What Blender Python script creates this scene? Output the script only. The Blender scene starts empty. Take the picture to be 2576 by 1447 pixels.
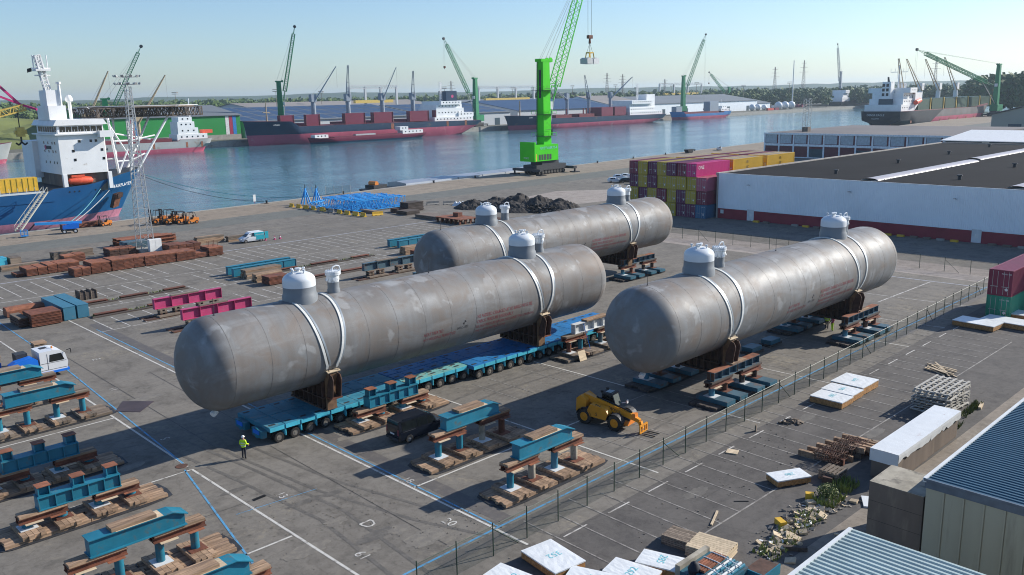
import bpy, bmesh, math, random
from mathutils import Vector, Matrix
random.seed(7)
sc = bpy.context.scene
C = sc.collection
HAZE = 0.000085
PI = math.pi
R = math.radians

# ------------------------------------------------------------------ camera
# world: X runs along the tanks (away to the right), Y across the yard (away to the left), metres
FPX, CAMH, YH, SL, TH = 2195.0, 25.4, 238.0, -0.0206, R(44.1)
_pitch = math.atan2((723.5 - YH) / math.hypot(1, SL), FPX)
_roll = math.atan2(SL, 1)
def _cw(x, y, z):          # camera-ground frame to world
    return Vector((x * math.cos(TH) + y * math.sin(TH), -x * math.sin(TH) + y * math.cos(TH), z))
_cp, _sp = math.cos(_pitch), math.sin(_pitch)
_r0, _f0, _d0 = _cw(1, 0, 0), _cw(0, _cp, -_sp), _cw(0, -_sp, -_cp)
_right = _r0 * math.cos(_roll) - _d0 * math.sin(_roll)
_down = _r0 * math.sin(_roll) + _d0 * math.cos(_roll)
cam = bpy.data.cameras.new('camera'); cam_o = bpy.data.objects.new('camera', cam); C.objects.link(cam_o)
cam.sensor_width = 36; cam.lens = FPX / 2576 * 36; cam.clip_start = 0.5; cam.clip_end = 30000
m = Matrix.Identity(4)
for i in range(3):
    m[i][0] = _right[i]; m[i][1] = -_down[i]; m[i][2] = -_f0[i]
m[2][3] = CAMH
cam_o.matrix_world = m
sc.camera = cam_o
def ray(x, y):
    px, py = x - 1288.0, y - 723.5
    return _right * px + _down * py + _f0 * FPX
def G(x, y, z=0.0):        # ground (or level z) point seen in a 2576-wide view of the photograph
    r = ray(x, y); t = (z - CAMH) / r.z
    return (r.x * t, r.y * t)
def PV(x, y, V):           # point (X, Z) on the upright plane Y = V
    r = ray(x, y); t = V / r.y
    return (r.x * t, CAMH + r.z * t)
def ZM(x0, y0, s):
    return lambda x, y: ((x0 + x * s) / 1.590062, (y0 + y * s) / 1.590062)

# ------------------------------------------------------------------ sky, sun, exposure
SUN_AZ, SUN_EL = R(-21.5), R(27.6)      # azimuth measured from +X towards +Y
w = bpy.data.worlds.new('World'); sc.world = w; w.use_nodes = True
wn = w.node_tree.nodes; wl = w.node_tree.links
wn.clear()
sky = wn.new('ShaderNodeTexSky'); sky.sky_type = 'NISHITA'; sky.sun_disc = False
sky.sun_elevation = SUN_EL; sky.sun_rotation = R(90) - SUN_AZ
sky.air_density = 1.0; sky.dust_density = 0.5; sky.ozone_density = 3.0; sky.altitude = 20
bg = wn.new('ShaderNodeBackground'); bg.inputs[1].default_value = 0.104
wo = wn.new('ShaderNodeOutputWorld')
hs_ = wn.new('ShaderNodeHueSaturation'); hs_.inputs['Saturation'].default_value = 1.0
tn_ = wn.new('ShaderNodeMix'); tn_.data_type = 'RGBA'; tn_.blend_type = 'MULTIPLY'; tn_.inputs[0].default_value = 1; tn_.inputs[7].default_value = (0.89, 0.985, 1.12, 1)   # cool white balance of the whole sky
wl.new(sky.outputs[0], hs_.inputs['Color']); wl.new(hs_.outputs[0], tn_.inputs[6]); wl.new(tn_.outputs[2], bg.inputs[0]); wl.new(bg.outputs[0], wo.inputs[0])
sun = bpy.data.lights.new('sun', 'SUN'); sun.energy = 5.0; sun.angle = R(0.55); sun.color = (1, 0.945, 0.86)
sun_o = bpy.data.objects.new('sun', sun); C.objects.link(sun_o)
_sd = Vector((math.cos(SUN_AZ) * math.cos(SUN_EL), math.sin(SUN_AZ) * math.cos(SUN_EL), math.sin(SUN_EL)))
sun_o.rotation_euler = _sd.to_track_quat('Z', 'Y').to_euler()
sun_o.location = (0, 0, 200)
sc.view_settings.view_transform = 'Standard'; sc.view_settings.look = 'None'
sc.view_settings.exposure = 0.42; sc.view_settings.gamma = 1
sc.cycles.max_bounces = 6; sc.cycles.diffuse_bounces = 2; sc.cycles.glossy_bounces = 3
sc.cycles.transparent_max_bounces = 12; sc.cycles.volume_bounces = 0; sc.cycles.transmission_bounces = 3
sc.cycles.use_denoising = True; sc.cycles.denoising_prefilter = 'ACCURATE'; sc.cycles.filter_width = 1.05
sc.cycles.caustics_reflective = False; sc.cycles.caustics_refractive = False

# ------------------------------------------------------------------ materials
def _nodes(name):
    m = bpy.data.materials.new(name); m.use_nodes = True
    nt = m.node_tree; b = nt.nodes['Principled BSDF']
    return m, nt, b
def _rgb(c): return (c[0], c[1], c[2], 1)
def noise(nt, vec, scale, detail=4, rough=0.55, dist=0.0):
    n = nt.nodes.new('ShaderNodeTexNoise'); n.inputs['Scale'].default_value = scale
    n.inputs['Detail'].default_value = detail; n.inputs['Roughness'].default_value = rough
    n.inputs['Distortion'].default_value = dist
    nt.links.new(vec, n.inputs['Vector']); return n.outputs['Fac']
def ramp(nt, fac, a, b, ca=(0, 0, 0), cb=(1, 1, 1)):
    r = nt.nodes.new('ShaderNodeValToRGB'); e = r.color_ramp.elements
    e[0].position = a; e[1].position = b; e[0].color = _rgb(ca); e[1].color = _rgb(cb)
    nt.links.new(fac, r.inputs[0]); return r.outputs[0]
def mixc(nt, fac, a, b, mode='MIX'):
    n = nt.nodes.new('ShaderNodeMix'); n.data_type = 'RGBA'; n.blend_type = mode
    for s, v in ((n.inputs[0], fac), (n.inputs[6], a), (n.inputs[7], b)):
        if isinstance(v, (int, float)): s.default_value = v
        elif isinstance(v, tuple): s.default_value = _rgb(v)
        else: nt.links.new(v, s)
    return n.outputs[2]
def math_(nt, op, a, b=None):
    n = nt.nodes.new('ShaderNodeMath'); n.operation = op
    for s, v in zip(n.inputs, (a, b)):
        if v is None: continue
        if isinstance(v, (int, float)): s.default_value = v
        else: nt.links.new(v, s)
    return n.outputs[0]
def coords(nt, scale=(1, 1, 1), world=False):
    mp = nt.nodes.new('ShaderNodeMapping'); mp.inputs['Scale'].default_value = scale
    if world:
        g = nt.nodes.new('ShaderNodeNewGeometry'); nt.links.new(g.outputs['Position'], mp.inputs[0])
    else:
        t = nt.nodes.new('ShaderNodeTexCoord'); oi = nt.nodes.new('ShaderNodeObjectInfo')
        vm = nt.nodes.new('ShaderNodeVectorMath'); vm.operation = 'MULTIPLY_ADD'
        vm.inputs[1].default_value = (1, 1, 1)
        cb = nt.nodes.new('ShaderNodeCombineXYZ')
        s = math_(nt, 'MULTIPLY', oi.outputs['Random'], 57.0)
        for k in range(3): nt.links.new(s, cb.inputs[k])
        nt.links.new(t.outputs['Object'], vm.inputs[0]); nt.links.new(cb.outputs[0], vm.inputs[2])
        nt.links.new(vm.outputs[0], mp.inputs[0])
    return mp.outputs[0]
MT = {}
def M(name, col, rough=0.6, metal=0.0, var=0.18, scale=1.5, stretch=(1, 1, 1), dirt=None, damt=0.5, dscale=0.8, bump=0.0, obvar=0.0, spec=0.4):
    m, nt, b = _nodes(name)
    v = coords(nt, stretch)
    n1 = noise(nt, v, scale, 5)
    k = ramp(nt, n1, 0.3, 0.7, tuple(c * (1 - var) for c in col), tuple(min(1, c * (1 + var)) for c in col))
    if dirt:
        n2 = noise(nt, v, dscale, 6, 0.65)
        lo = 0.68 - 0.3 * damt
        k = mixc(nt, ramp(nt, n2, lo, lo + 0.14), k, dirt)
    if obvar:
        oi = nt.nodes.new('ShaderNodeObjectInfo'); h = nt.nodes.new('ShaderNodeHueSaturation')
        nt.links.new(math_(nt, 'ADD', math_(nt, 'MULTIPLY', oi.outputs['Random'], 2 * obvar), 1 - obvar), h.inputs['Value'])
        nt.links.new(k, h.inputs['Color']); k = h.outputs[0]
    nt.links.new(k, b.inputs['Base Color'])
    b.inputs['Roughness'].default_value = rough; b.inputs['Metallic'].default_value = metal
    b.inputs['Specular IOR Level'].default_value = spec
    if bump:
        bp = nt.nodes.new('ShaderNodeBump'); bp.inputs['Strength'].default_value = bump; bp.inputs['Distance'].default_value = 0.05
        nt.links.new(noise(nt, v, scale * 6, 4), bp.inputs['Height']); nt.links.new(bp.outputs[0], b.inputs['Normal'])
    MT[name] = m
    return m
RUST = (0.17, 0.055, 0.025)
M('rust', (0.155, 0.056, 0.032), 0.8, 0, 0.4, 1.3, dirt=(0.09, 0.04, 0.028), damt=0.5, bump=0.3, obvar=0.2)
M('rust_light', (0.26, 0.098, 0.052), 0.8, 0, 0.3, 1.5, dirt=(0.14, 0.06, 0.04), obvar=0.15)
M('rust_dark', (0.085, 0.045, 0.032), 0.8, 0, 0.4, 2, dirt=(0.16, 0.06, 0.03), damt=0.35)
M('teal', (0.016, 0.165, 0.245), 0.45, 0, 0.2, 0.7, dirt=(0.085, 0.12, 0.12), damt=0.4, dscale=1.4, obvar=0.12)
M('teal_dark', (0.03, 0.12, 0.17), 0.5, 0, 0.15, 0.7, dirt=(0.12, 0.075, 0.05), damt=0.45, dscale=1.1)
M('slate_blue', (0.045, 0.17, 0.25), 0.5, 0, 0.1, 0.5, dirt=(0.16, 0.18, 0.18), damt=0.25)
M('steel_blue', (0.06, 0.115, 0.15), 0.55, 0, 0.2, 0.9, dirt=(0.2, 0.1, 0.055), damt=0.45)
M('wood', (0.31, 0.205, 0.13), 0.85, 0, 0.45, 2.2, (0.35, 3, 3), dirt=(0.12, 0.08, 0.06), damt=0.45, bump=0.3, obvar=0.28)
M('wood_grey', (0.21, 0.165, 0.125), 0.88, 0, 0.3, 2.0, (0.35, 3, 3), dirt=(0.1, 0.075, 0.06), damt=0.45, bump=0.3, obvar=0.3)
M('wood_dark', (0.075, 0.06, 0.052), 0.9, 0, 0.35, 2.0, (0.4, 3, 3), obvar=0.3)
M('wood_pale', (0.55, 0.44, 0.30), 0.8, 0, 0.2, 2.0, (0.4, 3, 3), obvar=0.15)
M('osb', (0.38, 0.20, 0.075), 0.85, 0, 0.45, 7.0, dirt=(0.18, 0.09, 0.04), damt=0.4, dscale=9)
M('tarp', (0.72, 0.74, 0.74), 0.4, 0, 0.05, 1.0, bump=0.25)
M('white', (0.72, 0.72, 0.70), 0.5, 0, 0.08, 1.2)
M('white_soft', (0.62, 0.64, 0.64), 0.5, 0, 0.1, 0.8, dirt=(0.4, 0.38, 0.35), damt=0.2)
M('grey_paint', (0.185, 0.20, 0.215), 0.45, 0, 0.08, 0.8)
M('cap_white', (0.66, 0.69, 0.71), 0.35, 0, 0.04, 0.8)
M('band', (0.68, 0.68, 0.64), 0.4, 0.0, 0.1, 2)
M('band_grey', (0.30, 0.34, 0.37), 0.35, 0.3, 0.1, 2)
M('black', (0.012, 0.012, 0.013), 0.5, 0, 0.2, 3)
M('dark_grey', (0.035, 0.037, 0.042), 0.6, 0, 0.25, 2)
M('rubber', (0.022, 0.021, 0.02), 0.85, 0, 0.3, 4, dirt=(0.07, 0.06, 0.05), damt=0.5)
M('wheel_rim', (0.22, 0.20, 0.17), 0.5, 0.3, 0.2, 3)
M('spmt_top', (0.035, 0.21, 0.31), 0.6, 0, 0.3, 0.8, dirt=(0.17, 0.19, 0.15), damt=0.4, dscale=1.6)
M('spmt_blue', (0.016, 0.17, 0.42), 0.55, 0, 0.2, 0.8, dirt=(0.03, 0.11, 0.2), damt=0.45, dscale=1.2)
M('spmt_worn', (0.16, 0.40, 0.38), 0.6, 0, 0.2, 1.0, dirt=(0.36, 0.28, 0.16), damt=0.55, dscale=1.5)
M('cyan', (0.06, 0.42, 0.55), 0.5, 0, 0.15, 1.5, dirt=(0.2, 0.25, 0.22), damt=0.2)
M('magenta', (0.45, 0.055, 0.16), 0.5, 0, 0.1, 0.8, dirt=(0.36, 0.16, 0.2), damt=0.25)
M('yellow', (0.66, 0.40, 0.035), 0.5, 0, 0.15, 1, dirt=(0.3, 0.2, 0.08), damt=0.25)
M('orange', (0.72, 0.23, 0.035), 0.45, 0, 0.1, 1)
M('machine_yellow', (0.70, 0.28, 0.018), 0.42, 0, 0.1, 1.2, dirt=(0.35, 0.18, 0.06), damt=0.2)
M('glass', (0.008, 0.011, 0.012), 0.05, 0, 0.1, 1, spec=0.8)
M('glass_green', (0.05, 0.09, 0.085), 0.08, 0, 0.1, 1, spec=0.8)
M('hivis', (0.55, 0.85, 0.02), 0.6, 0, 0.08, 3)
M('skin', (0.42, 0.24, 0.17), 0.6, 0, 0.05, 3)
M('navy', (0.012, 0.015, 0.025), 0.7, 0, 0.2, 3)
M('car_dark', (0.009, 0.012, 0.02), 0.12, 0.0, 0.03, 1, spec=0.6)
M('car_white', (0.7, 0.72, 0.74), 0.25, 0, 0.03, 1, spec=0.6)
M('chrome', (0.55, 0.55, 0.55), 0.2, 0.9, 0.05, 1)
M('bright_blue', (0.012, 0.17, 0.70), 0.35, 0, 0.08, 1)
M('lattice_blue', (0.03, 0.32, 0.74), 0.45, 0, 0.12, 1)
M('crane_green', (0.055, 0.58, 0.004), 0.55, 0, 0.12, 0.25, dirt=(0.05, 0.38, 0.01), damt=0.25, dscale=0.5, spec=0.2)
M('green_far', (0.006, 0.19, 0.07), 0.5, 0, 0.12, 0.3)
M('green_wall', (0.012, 0.24, 0.045), 0.6, 0, 0.08, 0.05)
M('concrete', (0.33, 0.31, 0.275), 0.85, 0, 0.15, 0.7, dirt=(0.2, 0.18, 0.15), damt=0.5, dscale=0.35, bump=0.2)
M('concrete_dark', (0.17, 0.135, 0.11), 0.85, 0, 0.25, 0.5, (1, 1, 0.25), dirt=(0.25, 0.20, 0.155), damt=0.45, dscale=0.6, bump=0.25)
M('concrete_top', (0.33, 0.30, 0.24), 0.9, 0, 0.3, 0.9, dirt=(0.16, 0.145, 0.12), damt=0.5, dscale=1.0, bump=0.3)
M('galv', (0.42, 0.43, 0.43), 0.45, 0.5, 0.1, 1.5)
M('tarp_stained', (0.70, 0.72, 0.72), 0.4, 0, 0.05, 1.0, dirt=(0.34, 0.17, 0.12), damt=0.12, dscale=1.1, bump=0.25)
M('rope', (0.3, 0.31, 0.3), 0.7)
M('rope_teal', (0.10, 0.30, 0.34), 0.7)
M('rope_dark', (0.05, 0.055, 0.06), 0.7)
M('rubble', (0.3, 0.27, 0.23), 0.9, 0, 0.5, 3, obvar=0.35)
M('coal', (0.035, 0.033, 0.033), 0.9, 0, 0.4, 0.7, bump=0.6, obvar=0.25)
M('soil', (0.042, 0.037, 0.034), 0.95, 0, 0.35, 1.0, bump=0.6)
M('weed', (0.17, 0.21, 0.055), 0.7, 0, 0.4, 2, obvar=0.3)
M('ink_blue', (0.20, 0.56, 0.62), 0.6)
M('rust_tan', (0.20, 0.115, 0.06), 0.8, 0, 0.35, 1.2, dirt=(0.10, 0.055, 0.035), damt=0.45)
M('ink_red', (0.26, 0.05, 0.06), 0.6)
M('ink_black', (0.03, 0.03, 0.035), 0.6)
M('ink_white', (0.66, 0.66, 0.64), 0.6)
M('orange_life', (0.72, 0.10, 0.045), 0.5)

# ------------------------------------------------------------------ mesh builder
class MB:
    def __init__(s): s.v = []; s.f = []; s.m = []
    def add(s, vs, fs, m=0):
        o = len(s.v); s.v += [tuple(p) for p in vs]
        for f in fs: s.f.append(tuple(i + o for i in f)); s.m.append(m)
        return s
    def box(s, x0, x1, y0, y1, z0, z1, m=0):
        vs = [(x, y, z) for z in (z0, z1) for y in (y0, y1) for x in (x0, x1)]
        return s.add(vs, [(0, 2, 3, 1), (4, 5, 7, 6), (0, 1, 5, 4), (2, 6, 7, 3), (0, 4, 6, 2), (1, 3, 7, 5)], m)
    def cbox(s, c, d, rz=0.0, m=0, ry=0.0, rx=0.0):
        M3 = Matrix.Rotation(rz, 3, 'Z') @ Matrix.Rotation(ry, 3, 'Y') @ Matrix.Rotation(rx, 3, 'X')
        o = len(s.v); s.box(-d[0] / 2, d[0] / 2, -d[1] / 2, d[1] / 2, -d[2] / 2, d[2] / 2, m)
        for i in range(o, len(s.v)):
            p = M3 @ Vector(s.v[i]); s.v[i] = (p.x + c[0], p.y + c[1], p.z + c[2])
        return s
    def cyl(s, p0, p1, r0, r1=None, n=10, m=0, caps=True):
        p0, p1 = Vector(p0), Vector(p1); r1 = r0 if r1 is None else r1
        d = (p1 - p0)
        if d.length < 1e-6: return s
        d.normalize(); a = d.orthogonal().normalized()
        if n == 4 and abs(d.z) < 0.99:
            a = (d.cross(Vector((0, 0, 1)))).normalized(); a = (a + a.cross(d)).normalized()
        elif abs(d.z) > 0.999: a = Vector((1, 0, 0)) if n != 4 else Vector((.7071, .7071, 0))
        b = d.cross(a); vs = []
        for p, r in ((p0, r0), (p1, r1)):
            for i in range(n):
                t = 2 * PI * i / n; q = p + (a * math.cos(t) + b * math.sin(t)) * r; vs.append(q)
        fs = [(i, (i + 1) % n, n + (i + 1) % n, n + i) for i in range(n)]
        if caps: fs += [tuple(range(n - 1, -1, -1)), tuple(range(n, 2 * n))]
        return s.add(vs, fs, m)
    def bar(s, p0, p1, w, m=0): return s.cyl(p0, p1, w * 0.7071, None, 4, m)
    def tube(s, pts, r, n=8, m=0):
        for a, b in zip(pts, pts[1:]): s.cyl(a, b, r, None, n, m)
        return s
    def prism(s, poly, ax, a, b, m=0):
        # poly: 2D points; ax='y': (x,z) extruded along y; 'x': (y,z) along x; 'z': (x,y) along z
        f = {'y': lambda p, t: (p[0], t, p[1]), 'x': lambda p, t: (t, p[0], p[1]), 'z': lambda p, t: (p[0], p[1], t)}[ax]
        n = len(poly); vs = [f(p, a) for p in poly] + [f(p, b) for p in poly]
        fs = [(i, (i + 1) % n, n + (i + 1) % n, n + i) for i in range(n)] + [tuple(range(n - 1, -1, -1)), tuple(range(n, 2 * n))]
        return s.add(vs, fs, m)
    def lathe(s, prof, c, n=24, m=0):
        # prof: (r, z) bottom to top
        vs = []; fs = []
        for r, z in prof:
            for i in range(n):
                t = 2 * PI * i / n; vs.append((c[0] + r * math.cos(t), c[1] + r * math.sin(t), c[2] + z))
        for k in range(len(prof) - 1):
            for i in range(n):
                j = (i + 1) % n; fs.append((k * n + i, k * n + j, (k + 1) * n + j, (k + 1) * n + i))
        fs.append(tuple(range(n - 1, -1, -1))); k = (len(prof) - 1) * n; fs.append(tuple(range(k, k + n)))
        return s.add(vs, fs, m)
    def quad(s, a, b, c, d, m=0): return s.add([a, b, c, d], [(0, 1, 2, 3)], m)
    def build(s, name, mats, parent=None, smooth=False, loc=None, fix=True):
        me = bpy.data.meshes.new(name)
        off = Vector(loc) if loc else Vector((0, 0, 0))
        p = parent; 
        while p is not None: off += p.location; p = p.parent
        me.from_pydata([(v[0] - off.x, v[1] - off.y, v[2] - off.z) for v in s.v], [], s.f)
        if isinstance(mats, str): mats = [mats]
        for k in mats: me.materials.append(MT[k])
        if len(mats) > 1: me.polygons.foreach_set('material_index', s.m)
        if fix:
            bm = bmesh.new(); bm.from_mesh(me); bmesh.ops.recalc_face_normals(bm, faces=bm.faces); bm.to_mesh(me); bm.free()
        if smooth:
            me.polygons.foreach_set('use_smooth', [True] * len(me.polygons)); me.set_sharp_from_angle(angle=R(38))
        o = bpy.data.objects.new(name, me); C.objects.link(o)
        if loc: o.location = loc
        if parent is not None: o.parent = parent
        return o
def tag(o, label=None, cat=None, group=None, kind=None):
    if label: o['label'] = label
    if cat: o['category'] = cat
    if group: o['group'] = group
    if kind: o['kind'] = kind
    return o
def thing(name, label, cat, loc=(0, 0, 0), group=None):
    o = bpy.data.objects.new(name, None); C.objects.link(o); o.location = loc; o.empty_display_size = 0.3
    return tag(o, label, cat, group)
def place(o, loc, rz=0.0):
    o.location = loc; o.rotation_euler = (0, 0, rz); return o
_kids = {}
def kids(o):
    return [c for c in bpy.data.objects if c.parent is o] if o.name not in _kids else _kids[o.name]
def copy_tree(o, parent=None, top=True):
    c = o.copy(); C.objects.link(c)
    if parent is not None: c.parent = parent
    if o.name not in _kids: _kids[o.name] = [x for x in bpy.data.objects if x.parent is o]
    for ch in _kids[o.name]: copy_tree(ch, c, False)
    return c
def dup(o, loc, rz=0.0, label=None, group=None):
    c = copy_tree(o); place(c, loc, rz)
    if label: c['label'] = label
    if group: c['group'] = group
    return c
_txt = {}
def text_mesh(s):
    if s not in _txt:
        cu = bpy.data.curves.new('t', 'FONT'); cu.body = s; cu.size = 1; cu.resolution_u = 2
        o = bpy.data.objects.new('t', cu); C.objects.link(o)
        me = bpy.data.meshes.new_from_object(o.evaluated_get(bpy.context.evaluated_depsgraph_get()))
        _txt[s] = ([v.co.copy() for v in me.vertices], [tuple(p.vertices) for p in me.polygons])
        bpy.data.objects.remove(o); bpy.data.meshes.remove(me)
    return _txt[s]
def lettering(s, org, xd, yd, size, mat, parent=None, name='lettering', map_=None, sx=1.0):
    vs, fs = text_mesh(s); xd, yd, org = Vector(xd).normalized(), Vector(yd).normalized(), Vector(org)
    mb = MB()
    pts = [org + xd * (v.x * size * sx) + yd * (v.y * size) for v in vs] if map_ is None else [map_(v.x * size * sx, v.y * size) for v in vs]
    mb.add(pts, fs)
    return mb.build(name, mat, parent, fix=False)
ORD = ['first', 'second', 'third', 'fourth', 'fifth', 'sixth', 'seventh', 'eighth', 'ninth', 'tenth', 'eleventh', 'twelfth', 'thirteenth', 'fourteenth', 'fifteenth', 'sixteenth', 'seventeenth', 'eighteenth', 'nineteenth', 'twentieth']
# ------------------------------------------------------------------ the setting: ground, water, markings
def ground_mat(name, col, col2, dark, bscale=0.05, sand=None, patch=0.5, crack=True, rough=0.88):
    m, nt, b = _nodes(name)
    v = coords(nt, (1, 1, 0.02), True)
    big = noise(nt, v, bscale, 4, 0.6); mid = noise(nt, v, 0.35, 6, 0.65, 0.3); fine = noise(nt, v, 6.0, 3, 0.7)
    k = mixc(nt, ramp(nt, big, 0.38, 0.62), col, col2)
    k = mixc(nt, ramp(nt, mid, 0.46, 0.66), k, dark)
    vs = coords(nt, (0.05, 1.2, 0.02), True)
    st = noise(nt, vs, 0.8, 4, 0.6)
    k = mixc(nt, math_(nt, 'MULTIPLY', ramp(nt, st, 0.52, 0.7), 0.38), k, dark)
    vs2 = coords(nt, (1.2, 0.04, 0.02), True)
    k = mixc(nt, math_(nt, 'MULTIPLY', ramp(nt, noise(nt, vs2, 0.6, 4, 0.6), 0.55, 0.72), 0.3), k, dark)
    k = mixc(nt, math_(nt, 'MULTIPLY', ramp(nt, fine, 0.35, 0.75), 0.3), k, col2)
    k = mixc(nt, math_(nt, 'MULTIPLY', ramp(nt, noise(nt, v, 1.1, 5, 0.75), 0.42, 0.6), 0.35), k, tuple(c * 1.22 for c in col2))
    k = mixc(nt, math_(nt, 'MULTIPLY', ramp(nt, noise(nt, v, 2.3, 4, 0.8), 0.5, 0.68), 0.4), k, tuple(c * 0.8 for c in dark))
    if crack:
        vo = nt.nodes.new('ShaderNodeTexVoronoi'); vo.feature = 'DISTANCE_TO_EDGE'; vo.inputs['Scale'].default_value = 0.085
        wv = nt.nodes.new('ShaderNodeVectorMath'); wv.operation = 'ADD'
        nn = nt.nodes.new('ShaderNodeTexNoise'); nn.inputs['Scale'].default_value = 0.5; nt.links.new(v, nn.inputs['Vector'])
        nt.links.new(v, wv.inputs[0]); nt.links.new(nn.outputs['Color'], wv.inputs[1])
        nt.links.new(wv.outputs[0], vo.inputs['Vector'])
        k = mixc(nt, math_(nt, 'MULTIPLY', ramp(nt, vo.outputs[0], 0.001, 0.004, (1, 1, 1), (0, 0, 0)), 0.22), k, tuple(c * 0.45 for c in dark))
    if sand:
        sn = noise(nt, v, 0.16, 7, 0.72, 0.6)
        sp = ramp(nt, noise(nt, v, 2.2, 4, 0.7), 0.45, 0.6)
        k = mixc(nt, math_(nt, 'MULTIPLY', math_(nt, 'MULTIPLY', ramp(nt, sn, 0.55, 0.66), sp), 0.75), k, sand)
    pk = nt.nodes.new('ShaderNodeTexVoronoi'); pk.inputs['Scale'].default_value = 1.7; nt.links.new(v, pk.inputs['Vector'])
    pz = ramp(nt, noise(nt, v, 0.07, 3, 0.5), 0.52, 0.62)
    k = mixc(nt, math_(nt, 'MULTIPLY', math_(nt, 'MULTIPLY', ramp(nt, pk.outputs['Distance'], 0.12, 0.26, (1, 1, 1), (0, 0, 0)), pz), 0.55), k, tuple(c * 0.6 for c in dark))
    k = mixc(nt, math_(nt, 'MULTIPLY', ramp(nt, noise(nt, v, 0.9, 5, 0.7, 1.5), 0.62, 0.7), 0.35), k, tuple(c * 0.7 for c in dark))
    nt.links.new(k, b.inputs['Base Color']); b.inputs['Roughness'].default_value = rough
    b.inputs['Specular IOR Level'].default_value = 0.25
    bp = nt.nodes.new('ShaderNodeBump'); bp.inputs['Strength'].default_value = 0.35; bp.inputs['Distance'].default_value = 0.02
    nt.links.new(fine, bp.inputs['Height']); nt.links.new(bp.outputs[0], b.inputs['Normal'])
    MT[name] = m
ground_mat('asphalt', (0.160, 0.145, 0.124), (0.20, 0.183, 0.158), (0.108, 0.098, 0.085), 0.045, sand=(0.27, 0.235, 0.175))
ground_mat('asphalt_dark', (0.098, 0.09, 0.083), (0.125, 0.115, 0.105), (0.07, 0.065, 0.062), 0.08)
ground_mat('lane', (0.135, 0.14, 0.125), (0.165, 0.165, 0.148), (0.11, 0.115, 0.105), 0.04)
ground_mat('quay_concrete', (0.24, 0.195, 0.15), (0.29, 0.245, 0.19), (0.165, 0.135, 0.105), 0.03, sand=(0.33, 0.29, 0.22))
ground_mat('slab_concrete', (0.30, 0.255, 0.225), (0.34, 0.30, 0.265), (0.21, 0.18, 0.155), 0.06)
ground_mat('old_concrete', (0.22, 0.185, 0.15), (0.27, 0.235, 0.195), (0.14, 0.12, 0.095), 0.1, sand=(0.32, 0.29, 0.24))
ground_mat('far_ground', (0.13, 0.125, 0.1), (0.16, 0.15, 0.125), (0.08, 0.09, 0.055), 0.01, crack=False)
def line_mat(name, col, under, wear):
    m, nt, b = _nodes(name); v = coords(nt, (1, 1, 0.02), True)
    k = mixc(nt, ramp(nt, noise(nt, v, 1.6, 6, 0.75), 0.62 - wear * 0.35, 0.74 - wear * 0.3), col, under)
    nt.links.new(k, b.inputs['Base Color']); b.inputs['Roughness'].default_value = 0.7; MT[name] = m
line_mat('line_white', (0.56, 0.54, 0.49), (0.19, 0.17, 0.145), 0.3)
line_mat('line_worn', (0.54, 0.52, 0.48), (0.185, 0.165, 0.14), 0.42)
line_mat('line_faint', (0.32, 0.30, 0.27), (0.15, 0.135, 0.12), 0.55)
line_mat('line_blue', (0.085, 0.31, 0.54), (0.13, 0.17, 0.19), 0.42)
line_mat('line_wide', (0.36, 0.37, 0.40), (0.2, 0.19, 0.18), 0.4)

m, nt, b = _nodes('water')
v = coords(nt, (1, 1, 1), True)
mp = nt.nodes.new('ShaderNodeMapping'); mp.inputs['Rotation'].default_value = (0, 0, R(-44)); mp.inputs['Scale'].default_value = (0.45, 1.6, 1)
nt.links.new(v, mp.inputs[0])
n1 = noise(nt, mp.outputs[0], 0.35, 5, 0.6, 0.4); n2 = noise(nt, mp.outputs[0], 0.02, 3, 0.5)
b.inputs['Base Color'].default_value = (0.045, 0.15, 0.19, 1); b.inputs['Roughness'].default_value = 0.07
b.inputs['IOR'].default_value = 1.33; b.inputs['Specular IOR Level'].default_value = 0.5
bp = nt.nodes.new('ShaderNodeBump'); bp.inputs['Distance'].default_value = 0.6
nt.links.new(math_(nt, 'ADD', math_(nt, 'MULTIPLY', ramp(nt, n2, 0.35, 0.65), 0.35), 0.25), bp.inputs['Strength'])
nt.links.new(n1, bp.inputs['Height']); nt.links.new(bp.outputs[0], b.inputs['Normal'])
MT['water'] = m

def QV(u): return 198.0 + 0.085 * (u - 77)       # near quay edge
def FQ(u): return 528.0 + 0.025 * (u - 200)      # far quay edge
WZ = -3.3
def sheet(name, poly, z, mat):
    mb = MB(); mb.add([(x, y, z) for x, y in poly], [tuple(range(len(poly)))])
    return tag(mb.build(name, mat, fix=False), kind='structure')
yard = sheet('yard_ground', [(-150, -250), (1400, -250), (1400, QV(1400) - 1.2), (-150, QV(-150) - 1.2)], 0.0, 'asphalt')
tag(MB().add([(-2500, -400, WZ), (9000, -400, WZ), (9000, 3000, WZ), (-2500, 3000, WZ)], [(0, 1, 2, 3)]).build('harbour_water', 'water', fix=False), kind='structure')
mb = MB(); mb.prism([(-150, QV(-150) - 1.2), (1400, QV(1400) - 1.2), (1400, QV(1400)), (-150, QV(-150))], 'z', -5, 0.06)
tag(mb.build('quay_wall', 'concrete'), kind='structure')
mb = MB(); mb.prism([(-900, FQ(-900)), (1340, FQ(1340)), (1340, FQ(1340) + 2), (-900, FQ(-900) + 2)], 'z', -5, 0.05)
tag(mb.build('far_quay_wall', 'concrete'), kind='structure')
sheet('far_land', [(-6000, FQ(-900) + 2), (-900, FQ(-900) + 2), (1340, FQ(1340) + 2), (1340, 300), (9000, 300), (9000, 9500), (-6000, 9500)], 0.0, 'far_ground')
sheet('near_land', [(1400, -3000), (9000, -3000), (9000, 300), (1400, 300)], 0.0, 'far_ground')
def NL(u): return 181 + 0.055 * (u - 40)
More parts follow.
